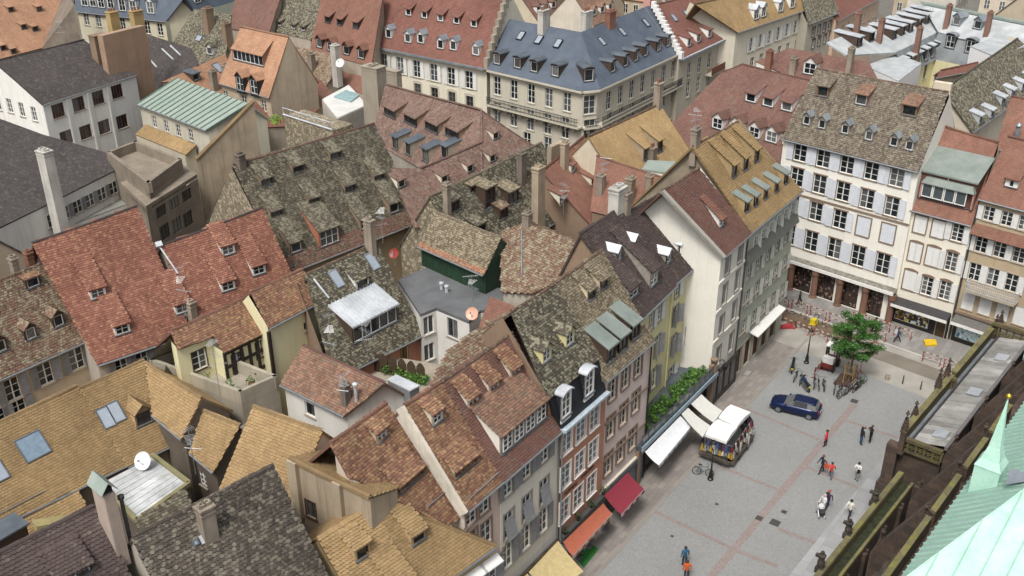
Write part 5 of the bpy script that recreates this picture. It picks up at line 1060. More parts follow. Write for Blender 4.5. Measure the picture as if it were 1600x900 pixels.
dormers(hO1, plA, [(1010, 250), (1031, 238)], 'shed', 1.0, 1.4, TM('ochre2'), BEIGE, a=26, bars=(1, 1), frame=WOODD, front=WOODD); chimney(hO1, gO1['r1']+v3(-.3, -.5, -.5), .75, .7, 2.8, CHIM, pots=2, pot='clay'); chimney(hO1, plA.P(1018, 252), .75, .7, 1.4, CHIM, pots=2, pot='clay')
hO4 = house('small green copper lean roof between ochre and red roofs', U(1030, 262, 15)); P = [U(*q, 15.) for q in ((1003, 264), (1048, 270), (1056, 252), (1012, 250))]; b = B(); b.prism(P, (0, 0, -.2)); hO4.add('roof', b, COPPER); b = B(); b.prism([p-Z*.25 for p in P], (0, 0, -14)); hO4.add('wall', b, WHT)
# broad brown roof with hipped dormers
plA = PL((1160, 100), (1268, 126), 19., 44); hB8 = house('broad brown roof with white hipped dormers below long white cheeked dormers', plA.P(1150, 180)); P = polyroof(hB8, plA, [(1050, 192), (1062, 232), (1218, 275), (1262, 250), (1275, 127), (1160, 100), (1128, 112)], 'rust', walls=WHT)
ridge(hB8, P[5], P[4], TM('rust')); ridge(hB8, P[5], P[6], TM('rust')); dormers(hB8, plA, [(1120, 202), (1147, 209), (1177, 216), (1204, 223), (1231, 229)], 'gable', 1.5, 1.35, TM('rust'), WHITE, bars=(2, 2)); dormers(hB8, plA, [(1172, 160), (1199, 167), (1228, 174)], 'shed', 1.4, 1.1, TM('rust'), WHITE, a=22, bars=(1, 1))
q = [P[5], P[4], P[4]-plA.dn*8-Z*7, P[5]-plA.dn*8-Z*7]; b = B(); b.prism(q, (0, 0, -.1)); hB8.add('roof', b, TM('rust')); q = [P[5], P[6], P[0], P[0]-plA.u*1.5-plA.dn*9-Z*4, P[5]-plA.dn*8-Z*7]; b = B(); b.face(q); hB8.add('roof', b, TM('rust'))
plA = PL((1233, 76), (1355, 96), 19., 40); hB9 = house('brown roof with single gabled dormer behind mossy roofed white house', plA.P(1280, 100)); polyroof(hB9, plA, [(1180, 96), (1233, 75), (1358, 97), (1375, 130), (1270, 135)], 'rust', walls=WHT); dormer(hB9, plA, (1264, 117), 'gable', 1.6, 1.5, TM('rust'), WHITE, bars=(2, 2)); chimney(hB9, plA.P(1239, 112), .9, .7, 1.6, CHIM); chimney(hB9, plA.P(1200, 108), .7, .7, 2.2, CHIMB); chimney(hB9, plA.P(1325, 118), .8, .6, 3.2, CHIM)
# grand hotel block
SLT = SLATE; STH = plaster('c6c0b0', .14, .25); plL = PL((800, 118), (908, 143), 16., 40); plR = PL((938, 140), (1065, 82), 16., 40)
hB2 = house('grand cream stone corner building with blue slate roof and iron balconies', plL.P(908, 100), 'corner_building', 'building')
cL, cR = plL.P(908, 143), plR.P(938, 140); apex = plL.P(908, 50); apx2 = plR.P(908, 50); apex = (apex+apx2)/2; l0 = plL.P(762, 109); l1 = plL.P(762, 24); r0, r1 = plR.P(1066, 82), plR.P(1020, 6)
for nm, pl_, pts_ in (('roof', plL, [l0, cL, apex, l1]), ('roof', plR, [cR, r0, r1, apex])):
    b = B(); b.prism(pts_, -pl_.n*.15, 0); hB2.add(nm, b, SLT)
b = B(); b.face([cL, cR, apex]); hB2.add('corner_roof', b, SLT); b = B()
for pl_, a_, c_ in ((plL, apex, l1), (plR, r1, apex)): b.face([a_, c_, c_-pl_.dn*8-Z*6, a_-pl_.dn*8-Z*6])
hB2.add('back_roof', b, SLT)
SH_ = dict(bars=(2, 3), simple=True, surround=STH, sw=.15, frame=SH_WHITE); ref = apex-plL.dn*2
wl = [p+v3(0, 0, 0) for p in (l0-plL.dn*.4, cL-plL.dn*.4, cR-plR.dn*.4, r0-plR.dn*.4)]
FL, FC, FR = Fac(wl[0], wl[1], ref), Fac(wl[1], wl[2], ref), Fac(wl[2], wl[3], ref)
facade(hB2, FL, 0, 15.7, rows(FL, ((777, 134), (886, 159), 5, 1.15, 2.4, SH_), ((777, 176), (883, 200), 5, 1.15, 2.6, SH_), ((792, 215), (856, 230), 3, 1.2, 2.6, SH_)), STH)
facade(hB2, FC, 0, 15.7, rows(FC, ((921, 163), (921, 163), 1, 1.5, 2.4, SH_), ((921, 203), (921, 203), 1, 1.5, 2.6, SH_)), STH)
facade(hB2, FR, 0, 15.7, rows(FR, ((951, 157), (1052, 108), 7, 1.15, 2.3, SH_), ((952, 191), (1052, 145), 7, 1.15, 2.5, SH_)), STH)
IRON = flat('3c3f42', .6)
for F in (FL, FC, FR):
    L = F.L; b = B(); b.box(F.W(L/2, 15.85, .15), F.x*(L/2+.1), F.out*.35, Z*.12); b.box(F.W(L/2, 15.45, .05), F.x*L/2, F.out*.1, Z*.1); hB2.add('cornice', b, STH)
    zb = 11.5; b = B(); b.box(F.W(L/2, zb, .4), F.x*(L/2+.05), F.out*.45, Z*.12)
    for i in range(int(L/1.2)): b.box(F.W(.6+i*1.2, zb-.4, .2), F.x*.12, F.out*.2, Z*.3)
    bal = hB2.add('balcony', b, STH); b = B(); n = int(L/.22)
    for i in range(n): b.box(F.W(.1+i*(L-.2)/n, zb+.6, .8), F.x*.025, F.out*.02, Z*.5)
    for zz in (.3, .75, 1.1): b.box(F.W(L/2, zb+zz, .8), F.x*L/2, F.out*.03, Z*.03)
    hB2.add('railing', b, IRON, bal)
    for zz in (7.0, 3.2): b = B(); b.box(F.W(L/2, zz, .08), F.x*L/2, F.out*.15, Z*.12); hB2.add('string_course', b, STH)
dormers(hB2, plL, [(776, 101), (808, 107), (834, 113), (867, 120)], 'arch', 1.2, 1.4, LEAD, WOODD, bars=(1, 1)); dormers(hB2, plR, [(958, 113), (978, 104), (994, 96), (1009, 88), (1029, 80), (1044, 73)], 'arch', 1.2, 1.4, LEAD, WOODD, bars=(1, 1))
cpl = PL3(cL, cR, apex); dormer(hB2, cpl, (920, 128), 'arch', 1.3, 1.6, LEAD, WOODD, bars=(1, 1))
for q in ((814, 56), (842, 62), (872, 68)): skylight(hB2, plL, q, .9, 1.3, SLATEDK)
for q in ((940, 65), (972, 50), (1009, 36)): skylight(hB2, plR, q, .9, 1.3, SLATEDK)
chimney(hB2, apex+v3(-4.5, 3., -.6), 1.6, .8, 2.6, CHIMW, pots=3, pot='clay', down=3); chimney(hB2, apex+v3(.8, 2.2, -.6), 1.6, .8, 2.6, CHIMW, pots=3, pot='clay', down=3); chimney(hB2, r1+v3(-.5, -.2, -.5), 1.6, 1., 4.2, plaster('cf9d92', .2, .2), down=3); chimney(hB2, apex+v3(4, 5, -.8), 1.4, .8, 2.2, CHIMB, down=3)
# cream building with stepped gables
hB1, gB1 = gh('long cream building with stepped gables, red roof and two rows of small dormers', (580, 72), (755, 107), 16., 52, [(578, 72), (757, 108), (793, -12), (607, -48)], 'redplain', walls=plaster('e0dac6', .1, .2), ov=.5,
    front=[((600, 97), (733, 125), 6, 1.3, 2.3, dict(bars=(2, 3), simple=True, shut=SH_WHITE)), ((653, 143), (734, 163), 4, 1.2, 2.2, dict(bars=(2, 3), simple=True, surround=STH, arch=True, sw=.25, frame=flat('7a7468')))])
pl = gB1['pl']; dormers(hB1, pl, [(607, 60), (637, 67), (657, 68), (688, 77), (708, 79), (743, 87)], 'gable', 1.1, 1.3, ZINC, WHITE, bars=(1, 1)); dormers(hB1, pl, [(638, 25), (663, 29), (688, 34), (713, 38), (740, 43)], 'shed', 1.0, 1.0, TM('redplain'), TM('redplain'), a=24, bars=(1, 1), front=WHITE)
F = gB1['F']; b = B(); b.box(F.W(F.L/2, 15.9, .2), F.x*F.L/2, F.out*.45, Z*.14); hB1.add('cornice', b, ZINC)
for e, r, s in ((gB1['e0'], gB1['r0'], -1), (gB1['e1'], gB1['r1'], 1)):
    for i in range(10):
        t = i/10; c = e+(r-e)*(t+.05); b = B(); b.box(c+pl.u*s*.25+Z*.25, pl.u*.3, pl.dn*np.linalg.norm((r-e)*v3(1,1,0))/20, Z*.75); hB1.add('gable_step', b, STONE)
# brown roofed stone building beside it
hB3, gB3 = gh('grey stone building with brown roof and zig zag white gable coping', (1067, 92), (1157, 50), 15.5, 42, [(1066, 93), (1158, 50), (1096, -10), (1020, 8)], 'redplain', walls=plaster('c4bcaa', .15, .25), ov=.5, front=[((1077, 110), (1138, 79), 5, 1.1, 2.2, S1), ((1075, 140), (1136, 108), 5, 1.1, 2.2, S1)])
dormers(hB3, gB3['pl'], [(1077, 73), (1092, 66), (1109, 59), (1125, 53), (1138, 45)], 'flat', 1.0, 1.2, TM('redplain'), WHITE, a=12, bars=(1, 1)); F = gB3['F']; b = B(); b.box(F.W(F.L/2, 15.4, .2), F.x*F.L/2, F.out*.4, Z*.15); hB3.add('cornice', b, plaster('b8c0c8'))
e, r = gB3['e0'], gB3['r0']
for i in range(14): c = e+(r-e)*(i+.5)/14; b = B(); b.box(c+Z*.3, gB3['pl'].u*.35, gB3['pl'].dn*.25, Z*.45); hB3.add('gable_step', b, WHITE)
for q in ((1053, 28), (1072, 22), (1088, 16)): skylight(hB3, gB3['pl'], q, .9, 1.2)
b = B(); u, z = F.at(1112, 112); b.box(F.W(u, z, .5), F.x*2.2, F.out*.5, Z*.1); bb = hB3.add('balcony', b, STH); b = B(); b.box(F.W(u, z+.6, 1.), F.x*2.2, F.out*.04, Z*.5); hB3.add('railing', b, flat('7a4a3a'), bb)
hB4, gB4 = gh('cream building with ochre mansard roof, white dormers and window boxes', (1155, 50), (1267, 13), 16.5, 55, [(1153, 51), (1268, 13), (1238, -28), (1085, 6)], 'ochre', walls=plaster('ddd6c4', .1, .2), ov=.4, front=[((1173, 70), (1255, 37), 7, 1.1, 2., dict(bars=(2, 3), simple=True, shut=SH_WHITE)), ((1175, 100), (1257, 66), 7, 1.1, 2., S1)])
dormers(hB4, gB4['pl'], [(1182, 31), (1193, 27), (1220, 19), (1238, 13)], 'gable', 1.3, 1.6, ZINCW, WHITE, bars=(2, 2)); hB5, gB5 = gh('narrow half timbered house with dark mossy roof', (1265, 37), (1310, 20), 15., 48, [(1264, 38), (1311, 20), (1298, -22), (1252, -5)], 'mossdark', walls=plaster('b9b2a4', .2, .3), front=[((1271, 50), (1305, 36), 5, .9, 1.4, dict(bars=(2, 2), simple=True, surround=WOODD, sw=.15)), ((1271, 68), (1306, 53), 5, .9, 1.4, dict(bars=(2, 2), simple=True, surround=WOODD, sw=.15))])
hB6, gB6 = gh('long pink plastered building with terracotta roof', (1310, 32), (1366, 2), 14., 40, [(1309, 33), (1376, -3), (1346, -28), (1284, 2)], 'redplain', walls=plaster('d3b8a0', .15, .2), front=[((1316, 46), (1366, 20), 7, .9, 1.5, S1), ((1316, 62), (1366, 34), 7, .9, 1.5, S1)])
# grey zinc mansard court
ZR = seamed('b9bdbe', '9fa4a6', .6, 0.); ZS = seamed('8d9294', '777d80', .6, 0.); hB7 = house('grey zinc mansard building round a court with brick chimneys', U(1440, 60, 16), 'mansard_building', 'building')
plA = PL((1300, 62), (1440, 8), 20., 24); P = [plA.P(*q) for q in ((1292, 66), (1442, 6), (1466, 50), (1400, 82), (1322, 86))]; b = B(); b.prism(P, -plA.n*.2); hB7.add('roof', b, ZR)
plM = PL(P[3], P[2], P[3][2]-.1, 65, pts=True); plM = plM if plM.dn @ plA.dn > 0 else PL(P[3], P[2], P[3][2]-.1, 65, pts=True, flip=True)
q = [v3(P[3][0], P[3][1], P[2][2]*.5+P[3][2]*.5), v3(P[2][0], P[2][1], P[2][2]*.5+P[3][2]*.5)]; lo = [q[1]+plM.dn*1.3-Z*3., q[0]+plM.dn*1.3-Z*3.]; b = B(); b.face([q[1], q[0], lo[1], lo[0]]); hB7.add('mansard', b, ZS); mp = PL3(lo[1], lo[0], q[0])
Fm = Fac(lo[1]-plM.dn*.3, lo[0]-plM.dn*.3, q[0]-plM.dn*3); facade(hB7, Fm, 0, lo[0][2]-.1, rows(Fm, ((1430, 118), (1462, 98), 3, 1., 2., dict(bars=(1, 1), simple=True, frame=WOODD))), CREAM)
for i in range(6): dormer(hB7, mp, None, 'flat', 1.2, 1.7, ZINCW, SLATEDK, a=10, at=lo[1]+(lo[0]-lo[1])*(.08+i*.165)+mp.v*.5, bars=(1, 1))
dormers(hB7, plA, [(1343, 73), (1362, 65), (1397, 61), (1410, 55), (1423, 50), (1437, 43), (1448, 37), (1458, 31)], 'flat', 1.3, 1.3, ZINCW, WOODD, a=4, bars=(1, 1), frame=WOODD)
plB = PL((1440, 6), (1600, 38), 20.5, 35); P2 = [plB.P(*q) for q in ((1440, 5), (1660, 49), (1660, 90), (1500, 60), (1466, 50))]; b = B(); b.prism(P2, -plB.n*.2); hB7.add('roof', b, ZR); b = B(); b.box((P2[0]+P2[1])/2+Z*.1, (P2[1]-P2[0])/2, plB.dn*.3, Z*.15); hB7.add('ridge', b, COPPER)
q = [v3(P2[4][0], P2[4][1], P2[3][2]), v3(*P2[3]), v3(*P2[2])]; lo2 = [p+plB.dn*1.2-Z*3.2 for p in (q[0], q[2])]; b = B(); b.face([q[0], lo2[0], lo2[1], q[2]]); hB7.add('mansard', b, ZS); mp2 = PL3(lo2[0], lo2[1], q[0]); b = B(); b.face([lo2[0], lo2[0]*v3(1,1,0), lo2[1]*v3(1,1,0), lo2[1]]); hB7.add('wall', b, CREAM)
dormers(hB7, plB, [(1493, 40), (1526, 46)], 'gable', 1.2, 1.2, ZINC, ZINC, bars=(1, 1)); dormers(hB7, mp2, [(1483, 76), (1514, 84)], 'arch', 1.4, 1.8, ZINC, SLATEDK, bars=(2, 2))
for q_, pl_ in (((1373, 66), plA), ((1432, 78), plA), ((1478, 42), plB), ((1541, 54), plB), ((1337, 56), plA)): chimney(hB7, pl_.P(*q_), .8, .6, 2.8, plaster('8a6a5c', .3, .3), pots=2)
hBw = house('windowless white rendered gable block behind red ridge roof', U(1560, 75, 14), 'white_block', 'building'); P = [U(*q, 19.) for q in ((1516, 74), (1560, 92), (1640, 55), (1600, 40))]; b = B(); b.prism(P, (0, 0, -18.9)); hBw.add('wall', b, plaster('eeeeee', .05, .1)); b = B(); b.prism([p+Z*.15 for p in P], (0, 0, -.12)); hBw.add('roof', b, ZR)
hBw2 = house('low white rendered wall with lean metal roof beside brown roof', U(1385, 105, 15), 'white_annex', 'building'); P = [U(*q, 17.) for q in ((1352, 104), (1404, 128), (1440, 100), (1400, 86))]; b = B(); b.prism(P, (0, 0, -16.9)); hBw2.add('wall', b, plaster('eeeeee', .05, .1)); b = B(); b.prism([p+Z*.12 for p in P], (0, 0, -.1)); hBw2.add('roof', b, ZR)
# ------------------------------------------------ upper left
stT = dict(bars=(4, 1), frame=flat('7a4a3a', .7), sill=True, fr=.08); WT = plaster('e8e7e2', .1, .3)
hT1, gT1 = gh('white modern block with dark tiled roof and brown framed strip windows', (68, 163), (213, 117), 15.5, 30, [(67, 164), (214, 117), (131, 62), (-9, 96)], 'dark', walls=WT, ov=.15, front=[((91, 173), (183, 143), 4, 1.75, 1.7, stT), ((104, 215), (191, 190), 4, 1.75, 1.7, stT)], left=[((-4, 158), (53, 178), 4, .9, 1.7, S1), ((8, 124), (8, 124), 1, .8, 1.1, S1)])
F = gT1['F']
for t in [F.at(*q)[0] for q in ((107, 180), (140, 172), (170, 160))]: b = B(); b.box(F.W(t, 8, .1), F.x*.12, F.out*.1, Z*7.3); hT1.add('pilaster', b, WT)
plA = PL((60, 325), (186, 262), 11.5, 22); hT2 = house('dark tiled low roof with white chimney stack in front of white block', plA.P(80, 270)); P = polyroof(hT2, plA, [(-20, 365), (60, 326), (186, 263), (166, 238), (67, 210), (-20, 178)], 'dark', walls=WT)
F_ = Fac(plA.P(62, 325)+RN*-.1, plA.P(184, 264)+RN*-.1, plA.P(90, 250))
for i in range(6): put_window(hT2, F_.W(1.2+i*(F_.L-2.4)/5, 9., .03), F_.x, F_.inn, 1.2, 1.4, dict(bars=(2, 2), deep=.0, shut=SH_GREY if i % 2 else None))
c = U(96, 358, 9.); chimney(hT2, c, 1.35, 1.0, 8.2, CHIMW, down=3, pots=2, x=RN)
hT2b = house('flat grey roof terrace with white parapet below dark roof', U(90, 370, 9)); P = [U(*q, 8.) for q in ((-20, 410), (60, 372), (225, 310), (200, 285), (60, 330), (-20, 360))]; b = B(); b.prism(P, (0, 0, -7.9)); hT2b.add('wall', b, WT); b = B(); b.prism([p+Z*.1 for p in P], (0, 0, -.08)); hT2b.add('roof', b, seamed('8f8f8a', '7a7a74', .8, 0., name='felt'))
GRC = plaster('8f8475', .4, .5); hT3 = house('weathered concrete stair tower with sunken roof terrace', U(230, 260, 13), 'stair_tower', 'building'); z = 13.; P = [U(*q, z) for q in ((166, 238), (231, 287), (284, 248), (212, 220))]; c = sum(P)/4; b = B(); b.prism([p-Z*1.0 for p in P], (0, 0, -12)); hT3.add('wall', b, GRC); b = B()
for k in range(4): p, q = P[k], P[(k+1) % 4]; n = unit(np.cross(q-p, Z)); n = n if (c-p) @ n > 0 else -n; b.box((p+q)/2+n*.2-Z*.5, (q-p)/2, n*.2, Z*.55)
hT3.add('parapet', b, GRC); Q = [U(*q, 11.3) for q in ((188, 285), (228, 322), (308, 272), (280, 252))]; b = B(); b.prism(Q, (0, 0, -.4)); hT3.add('ledge', b, GRC); Fq = Fac(Q[1], Q[2], c); facade(hT3, Fq, 0, 10.8, rows(Fq, ((252, 330), (292, 305), 3, 1.7, 1.2, S3), ((258, 362), (294, 342), 3, 1.7, 1.6, S3)), GRC)
hT4, gT4 = gh('pale house with green copper standing seam roof', (215, 162), (320, 203), 13., 26, [(214, 163), (322, 204), (389, 162), (277, 122)], 'ochre', mat=COPPER, walls=plaster('c6c1b0', .2, .4), rcap=False, back=2.5, front=[((241, 190), (298, 211), 4, 1.0, 1.5, S1)])
pl = gT4['pl']; e0, e1, r1, r0 = gT4['e0'], gT4['e1'], gT4['r1'], gT4['r0']
for i in range(15): t = i/14; a_, c_ = e0+(e1-e0)*t, r0+(r1-r0)*t; b = B(); b.box((a_+c_)/2+pl.n*.05, (c_-a_)/2, pl.u*.045, pl.n*.07); hT4.add('seam', b, seamed('6d8a7a', '5f7a6c', .6, 0., name='copper_seam'))
hT4b = house('tall beige fire wall with sloping ochre coping beside copper roof', U(370, 220, 12), 'fire_wall', 'wall'); a_, c_ = U(397, 160, 16.5), U(307, 251, 11.); far = a_; d = (c_-a_)*v3(1, 1, 0); n = unit(np.cross(d, Z)); n = n if n @ a_ < 0 else -n
b = B(); b.hexa([v3(c_[0], c_[1], 0), v3(a_[0], a_[1], 0), v3(a_[0], a_[1], 0)-n*.5, v3(c_[0], c_[1], 0)-n*.5, c_, a_, a_-n*.5, c_-n*.5]); hT4b.add('wall', b, BEIGE); b = B(); b.box((a_+c_)/2-n*.25+Z*.08, (c_-a_)/2, n*.35, Z*.08); hT4b.add('coping', b, TM('ochre'))
q = U(392, 205, 13.); b = B(); b.box(v3(q[0], q[1], 13), unit(d)*.45, n*.15, Z*.6); hT4b.add('window', b, WOODD)
plA = PL((212, 210), (290, 241), 9.8, 30); hT4c = house('small ochre lean to roof below copper roof', plA.P(258, 215)); polyroof(hT4c, plA, [(211, 210), (290, 242), (307, 226), (227, 194)], 'ochre', walls=plaster('c0b8a4'))
hT5, gT5 = gh('steep orange tiled house with a five window dormer', (345, 132), (418, 152), 14.5, 58, [(342, 130), (420, 153), (451, 57), (376, 41)], 'orange', walls=plaster('bfae98', .25, .4), front=[((352, 150), (412, 165), 3, 1., 1.4, S1)]); dormer(hT5, gT5['pl'], (388, 99), 'shed', 6.0, 1.5, TM('orange'), TM('orange'), a=38, bars=(7, 1)); dormers(hT5, gT5['pl'], [(376, 143), (398, 148)], 'gable', 1.5, 1.9, TM('orange'), SLATEDK, bars=(2, 2))
plA = PL((262, 118), (352, 86), 15., 36); hT5b = house('orange tiled low roof with skylight beside copper roof', plA.P(320, 110)); polyroof(hT5b, plA, [(252, 128), (272, 128), (345, 160), (366, 120), (352, 84)], 'orange', walls=STONEB); skylight(hT5b, plA, (341, 106), 1.3, 1.6); dormer(hT5b, plA, (308, 126), 'flat', 1.3, 1., LEAD, WOODD, bars=(1, 1)); chimney(hT5b, plA.P(360, 140), 1.2, 1.2, 3.2, CHIM, pots=1); chimney(hT5b, plA.P(335, 138), .8, .8, 2.2, CHIM, pots=1)
hT6 = house('big bare beige fire wall with tall chimney end', U(190, 90, 14), 'fire_wall', 'wall'); a_, c_ = U(160, 56, 21.), U(226, 40, 21.); d = c_-a_; n = unit(np.cross(d, Z)); n = n if n @ a_ < 0 else -n; b = B(); b.hexa([p*v3(1,1,0) for p in (a_, c_, c_-n*1., a_-n*1.)]+[a_, c_, c_-n*1., a_-n*1.]); hT6.add('wall', b, plaster('a48a74', .25, .3)); chimney(hT6, U(219, 60, 18.), 1.5, 1.0, 3.6, plaster('b59c6c', .3, .3), down=18, pots=3, pot='clay'); chimney(hT6, U(180, 50, 19), 1.3, 1., 2.6, plaster('b59c6c', .3, .3), down=18, pots=3, pot='clay'); chimney(hT6, U(156, 75, 19.), 1.8, 1.2, 1.6, STONEB, down=18, pots=0)
plA = PL((0, 92), (65, 75), 13.5, 46); hT7 = house('ochre roof dotted with small triangular dormers beside stone gable', plA.P(30, 50)); polyroof(hT7, plA, [(-40, 102), (66, 75), (104, -20), (-40, -20)], 'orange', walls=STONEB); dormers(hT7, plA, [(18, 18), (62, 17), (38, 45), (56, 48), (6, 78), (22, 83)], 'shed', .9, .7, TM('orange'), STONEB, a=14, bars=(1, 1), frame=WOODD)
b = B(); a_, c_ = plA.P(66, 75), plA.P(104, -20); e_ = U(126, 62, 15.); b.face([a_, c_, v3(e_[0], e_[1], c_[2]), e_]); b.face([a_, e_, e_*v3(1,1,0), a_*v3(1,1,0)]); hT7.add('gable_wall', b, plaster('857a6e', .5, .4))
hT8, gT8 = gh('long pale building with blue grey slate mansard and white dormers', (122, 18), (258, 33), 15., 62, [(118, 18), (259, 34), (290, -6), (118, -34)], 'dark', mat=SLATE, walls=plaster('cfc8b0', .15, .2), front=[((135, 30), (250, 46), 7, 1.1, 1.9, S1)]); dormers(hT8, gT8['pl'], [(133, 10), (146, 11), (159, 13), (174, 14), (192, 18), (209, 20), (236, 22)], 'gable', 1.4, 2., SLATE, WHITE, bars=(2, 2))
plA = PL((258, 34), (320, 15), 15., 62); hT8b = house('slate mansard return wing with pale green end wall', plA.P(285, 20)); polyroof(hT8b, plA, [(258, 34), (368, 2), (350, -30), (290, -8)], 'dark', mat=SLATE); b = B(); p, q = plA.P(258, 34), plA.P(368, 2); b.face([p, q, q*v3(1,1,0), p*v3(1,1,0)]); hT8b.add('wall', b, plaster('c9cdb8', .1, .2)); dormers(hT8b, plA, [(281, 13), (310, 5)], 'gable', 1.4, 2., SLATE, WHITE, bars=(2, 2))
for lab, a_, c_, z_, pt, poly, pal in (('dark slate grey roof with bright metal flashings', (222, 52), (300, 76), 15, 38, [(205, 125), (262, 145), (310, 100), (298, 75), (222, 51)], 'dark'), ('mossy grey gable roof with one white dormer near orange roofs', (303, 15), (357, 24), 17, 44, [(268, 70), (284, 108), (352, 92), (362, 22), (303, 14)], 'mossdark'),
    ('grey brown roof with three slit dormers among chimneys', (413, 45), (484, 62), 14, 46, [(408, 44), (486, 63), (516, -8), (436, -12)], 'mossdark'), ('dark mottled roof with tall white chimneys', (440, 70), (522, 92), 15, 42, [(424, 150), (505, 140), (530, 105), (522, 85), (440, 68)], 'mossbrown'), ('brick red low roof under the roof terraces', (400, 157), (500, 125), 13.5, 34, [(400, 200), (470, 196), (522, 148), (500, 124), (398, 158)], 'brick'),
    ('red roof slope with two rows of dark dormers', (488, 75), (577, 98), 15, 54, [(484, 78), (580, 104), (600, -18), (510, -40)], 'brick'), ('lower red roof below the dark dormers', (505, 100), (580, 122), 13, 36, [(500, 120), (575, 150), (582, 104), (520, 90)], 'brick'), ('brown roof behind orange house', (380, 18), (430, 30), 16, 44, [(355, 45), (420, 52), (440, -10), (372, -20)], 'rust')):
    pl_ = PL(a_, c_, z_, pt); hh = house(lab, sum(pl_.P(*q) for q in poly)/len(poly)); polyroof(hh, pl_, poly, pal, walls=plaster('b8ac9c', .25, .3))
    if 'slit' in lab: dormers(hh, pl_, [(436, 40), (458, 45), (473, 48)], 'shed', 1.1, .7, TM(pal), STONEB, a=20, bars=(1, 1))
    if 'two rows' in lab: dormers(hh, pl_, [(512, 36), (531, 40), (556, 45)], 'shed', 1.2, 1., TM(pal), WOODD, a=26, bars=(1, 1), frame=WOODD); dormers(hh, pl_, [(499, 75), (516, 80), (541, 86), (564, 92)], 'gable', 1.3, 1.3, TM(pal), WOODD, bars=(1, 1))
    if 'tall white' in lab: chimney(hh, pl_.P(488, 110), .8, .8, 2.2, CHIM); chimney(hh, pl_.P(527, 118), .9, .9, 4., CHIMW); chimney(hh, pl_.P(430, 155), .7, .7, 2.8, CHIMW)
    if 'one white' in lab: dormer(hh, pl_, (328, 86), 'gable', 1.3, 1.2, TM(pal), WHITE, bars=(1, 1)); chimney(hh, pl_.P(328, 45), 1.4, 1., 3., STONEB); chimney(hh, pl_.P(356, 65), 1., .8, 2.6, STONEB); skylight(hh, pl_, (311, 60), 1.2, 1.)
    if 'metal' in lab:
        for q0, q1 in (((230, 88), (246, 106)), ((254, 77), (272, 94)), ((267, 72), (283, 87))): b = B(); b.tube(pl_.P(*q0)+pl_.n*.1, pl_.P(*q1)+pl_.n*.1, .12, .12, 5); hh.add('flashing', b, ZINCW)
hTp = house('white roof terrace with turquoise glass roof light', U(540, 155, 14), 'roof_terrace', 'terrace'); P = [U(*q, 14.) for q in ((503, 156), (527, 186), (574, 165), (545, 133))]; b = B(); b.prism(P, (0, 0, -13.9)); hTp.add('wall', b, plaster('c9c4b8', .3, .5)); c = sum(P)/4; b = B(); b.prism([c+(p-c)*.98+Z*.1 for p in P], (0, 0, -.08)); hTp.add('parapet', b, plaster('cfd0cc', .2, 0)); b = B(); b.prism([U(*q, 14.3) for q in ((522, 150), (548, 158), (562, 148), (541, 140))], (0, 0, -.15)); hTp.add('pane', b, flat('9fc4c8', .1, 0, .9, .2))
hTs = house('rubble stone wall with metal rail under the roof terraces', U(470, 205, 12), 'stone_wall', 'wall'); a_, c_ = U(443, 180, 14.5), U(519, 204, 14.5); n = unit(np.cross(c_-a_, Z)); n = n if n @ a_ < 0 else -n; b = B(); b.hexa([p*v3(1,1,0) for p in (a_, c_, c_-n*3, a_-n*3)]+[a_, c_, c_-n*3, a_-n*3]); hTs.add('wall', b, RUBB); b = B(); b.tube(a_+Z*.9, c_+Z*.9, .06, .06, 5); b.tube(a_+Z*.1, c_+Z*.1, .12, .12, 5)
for t in np.linspace(0, 1, 7): b.tube(a_+(c_-a_)*t, a_+(c_-a_)*t+Z*.9, .04, .04, 5)
hTs.add('railing', b, ZINCW); shrub('shrub', U(432, 195, 13.5), .8, 1.3, 200, [flat('8fae3a', .6), flat('6a9430', .6)], 'yellow green bush on roof terrace by stone wall', 'shrub')
hTf = house('tall beige chimney wall beside cream building', U(590, 150, 15), 'fire_wall', 'wall'); chimney(hTf, U(588, 178, 14.), 1.6, 2.4, 5.6, STONE, down=14, pots=2, x=RD); chimney(hTf, U(612, 150, 14.5), 2.8, .9, 3.2, STONE, down=14, pots=0, x=RN)
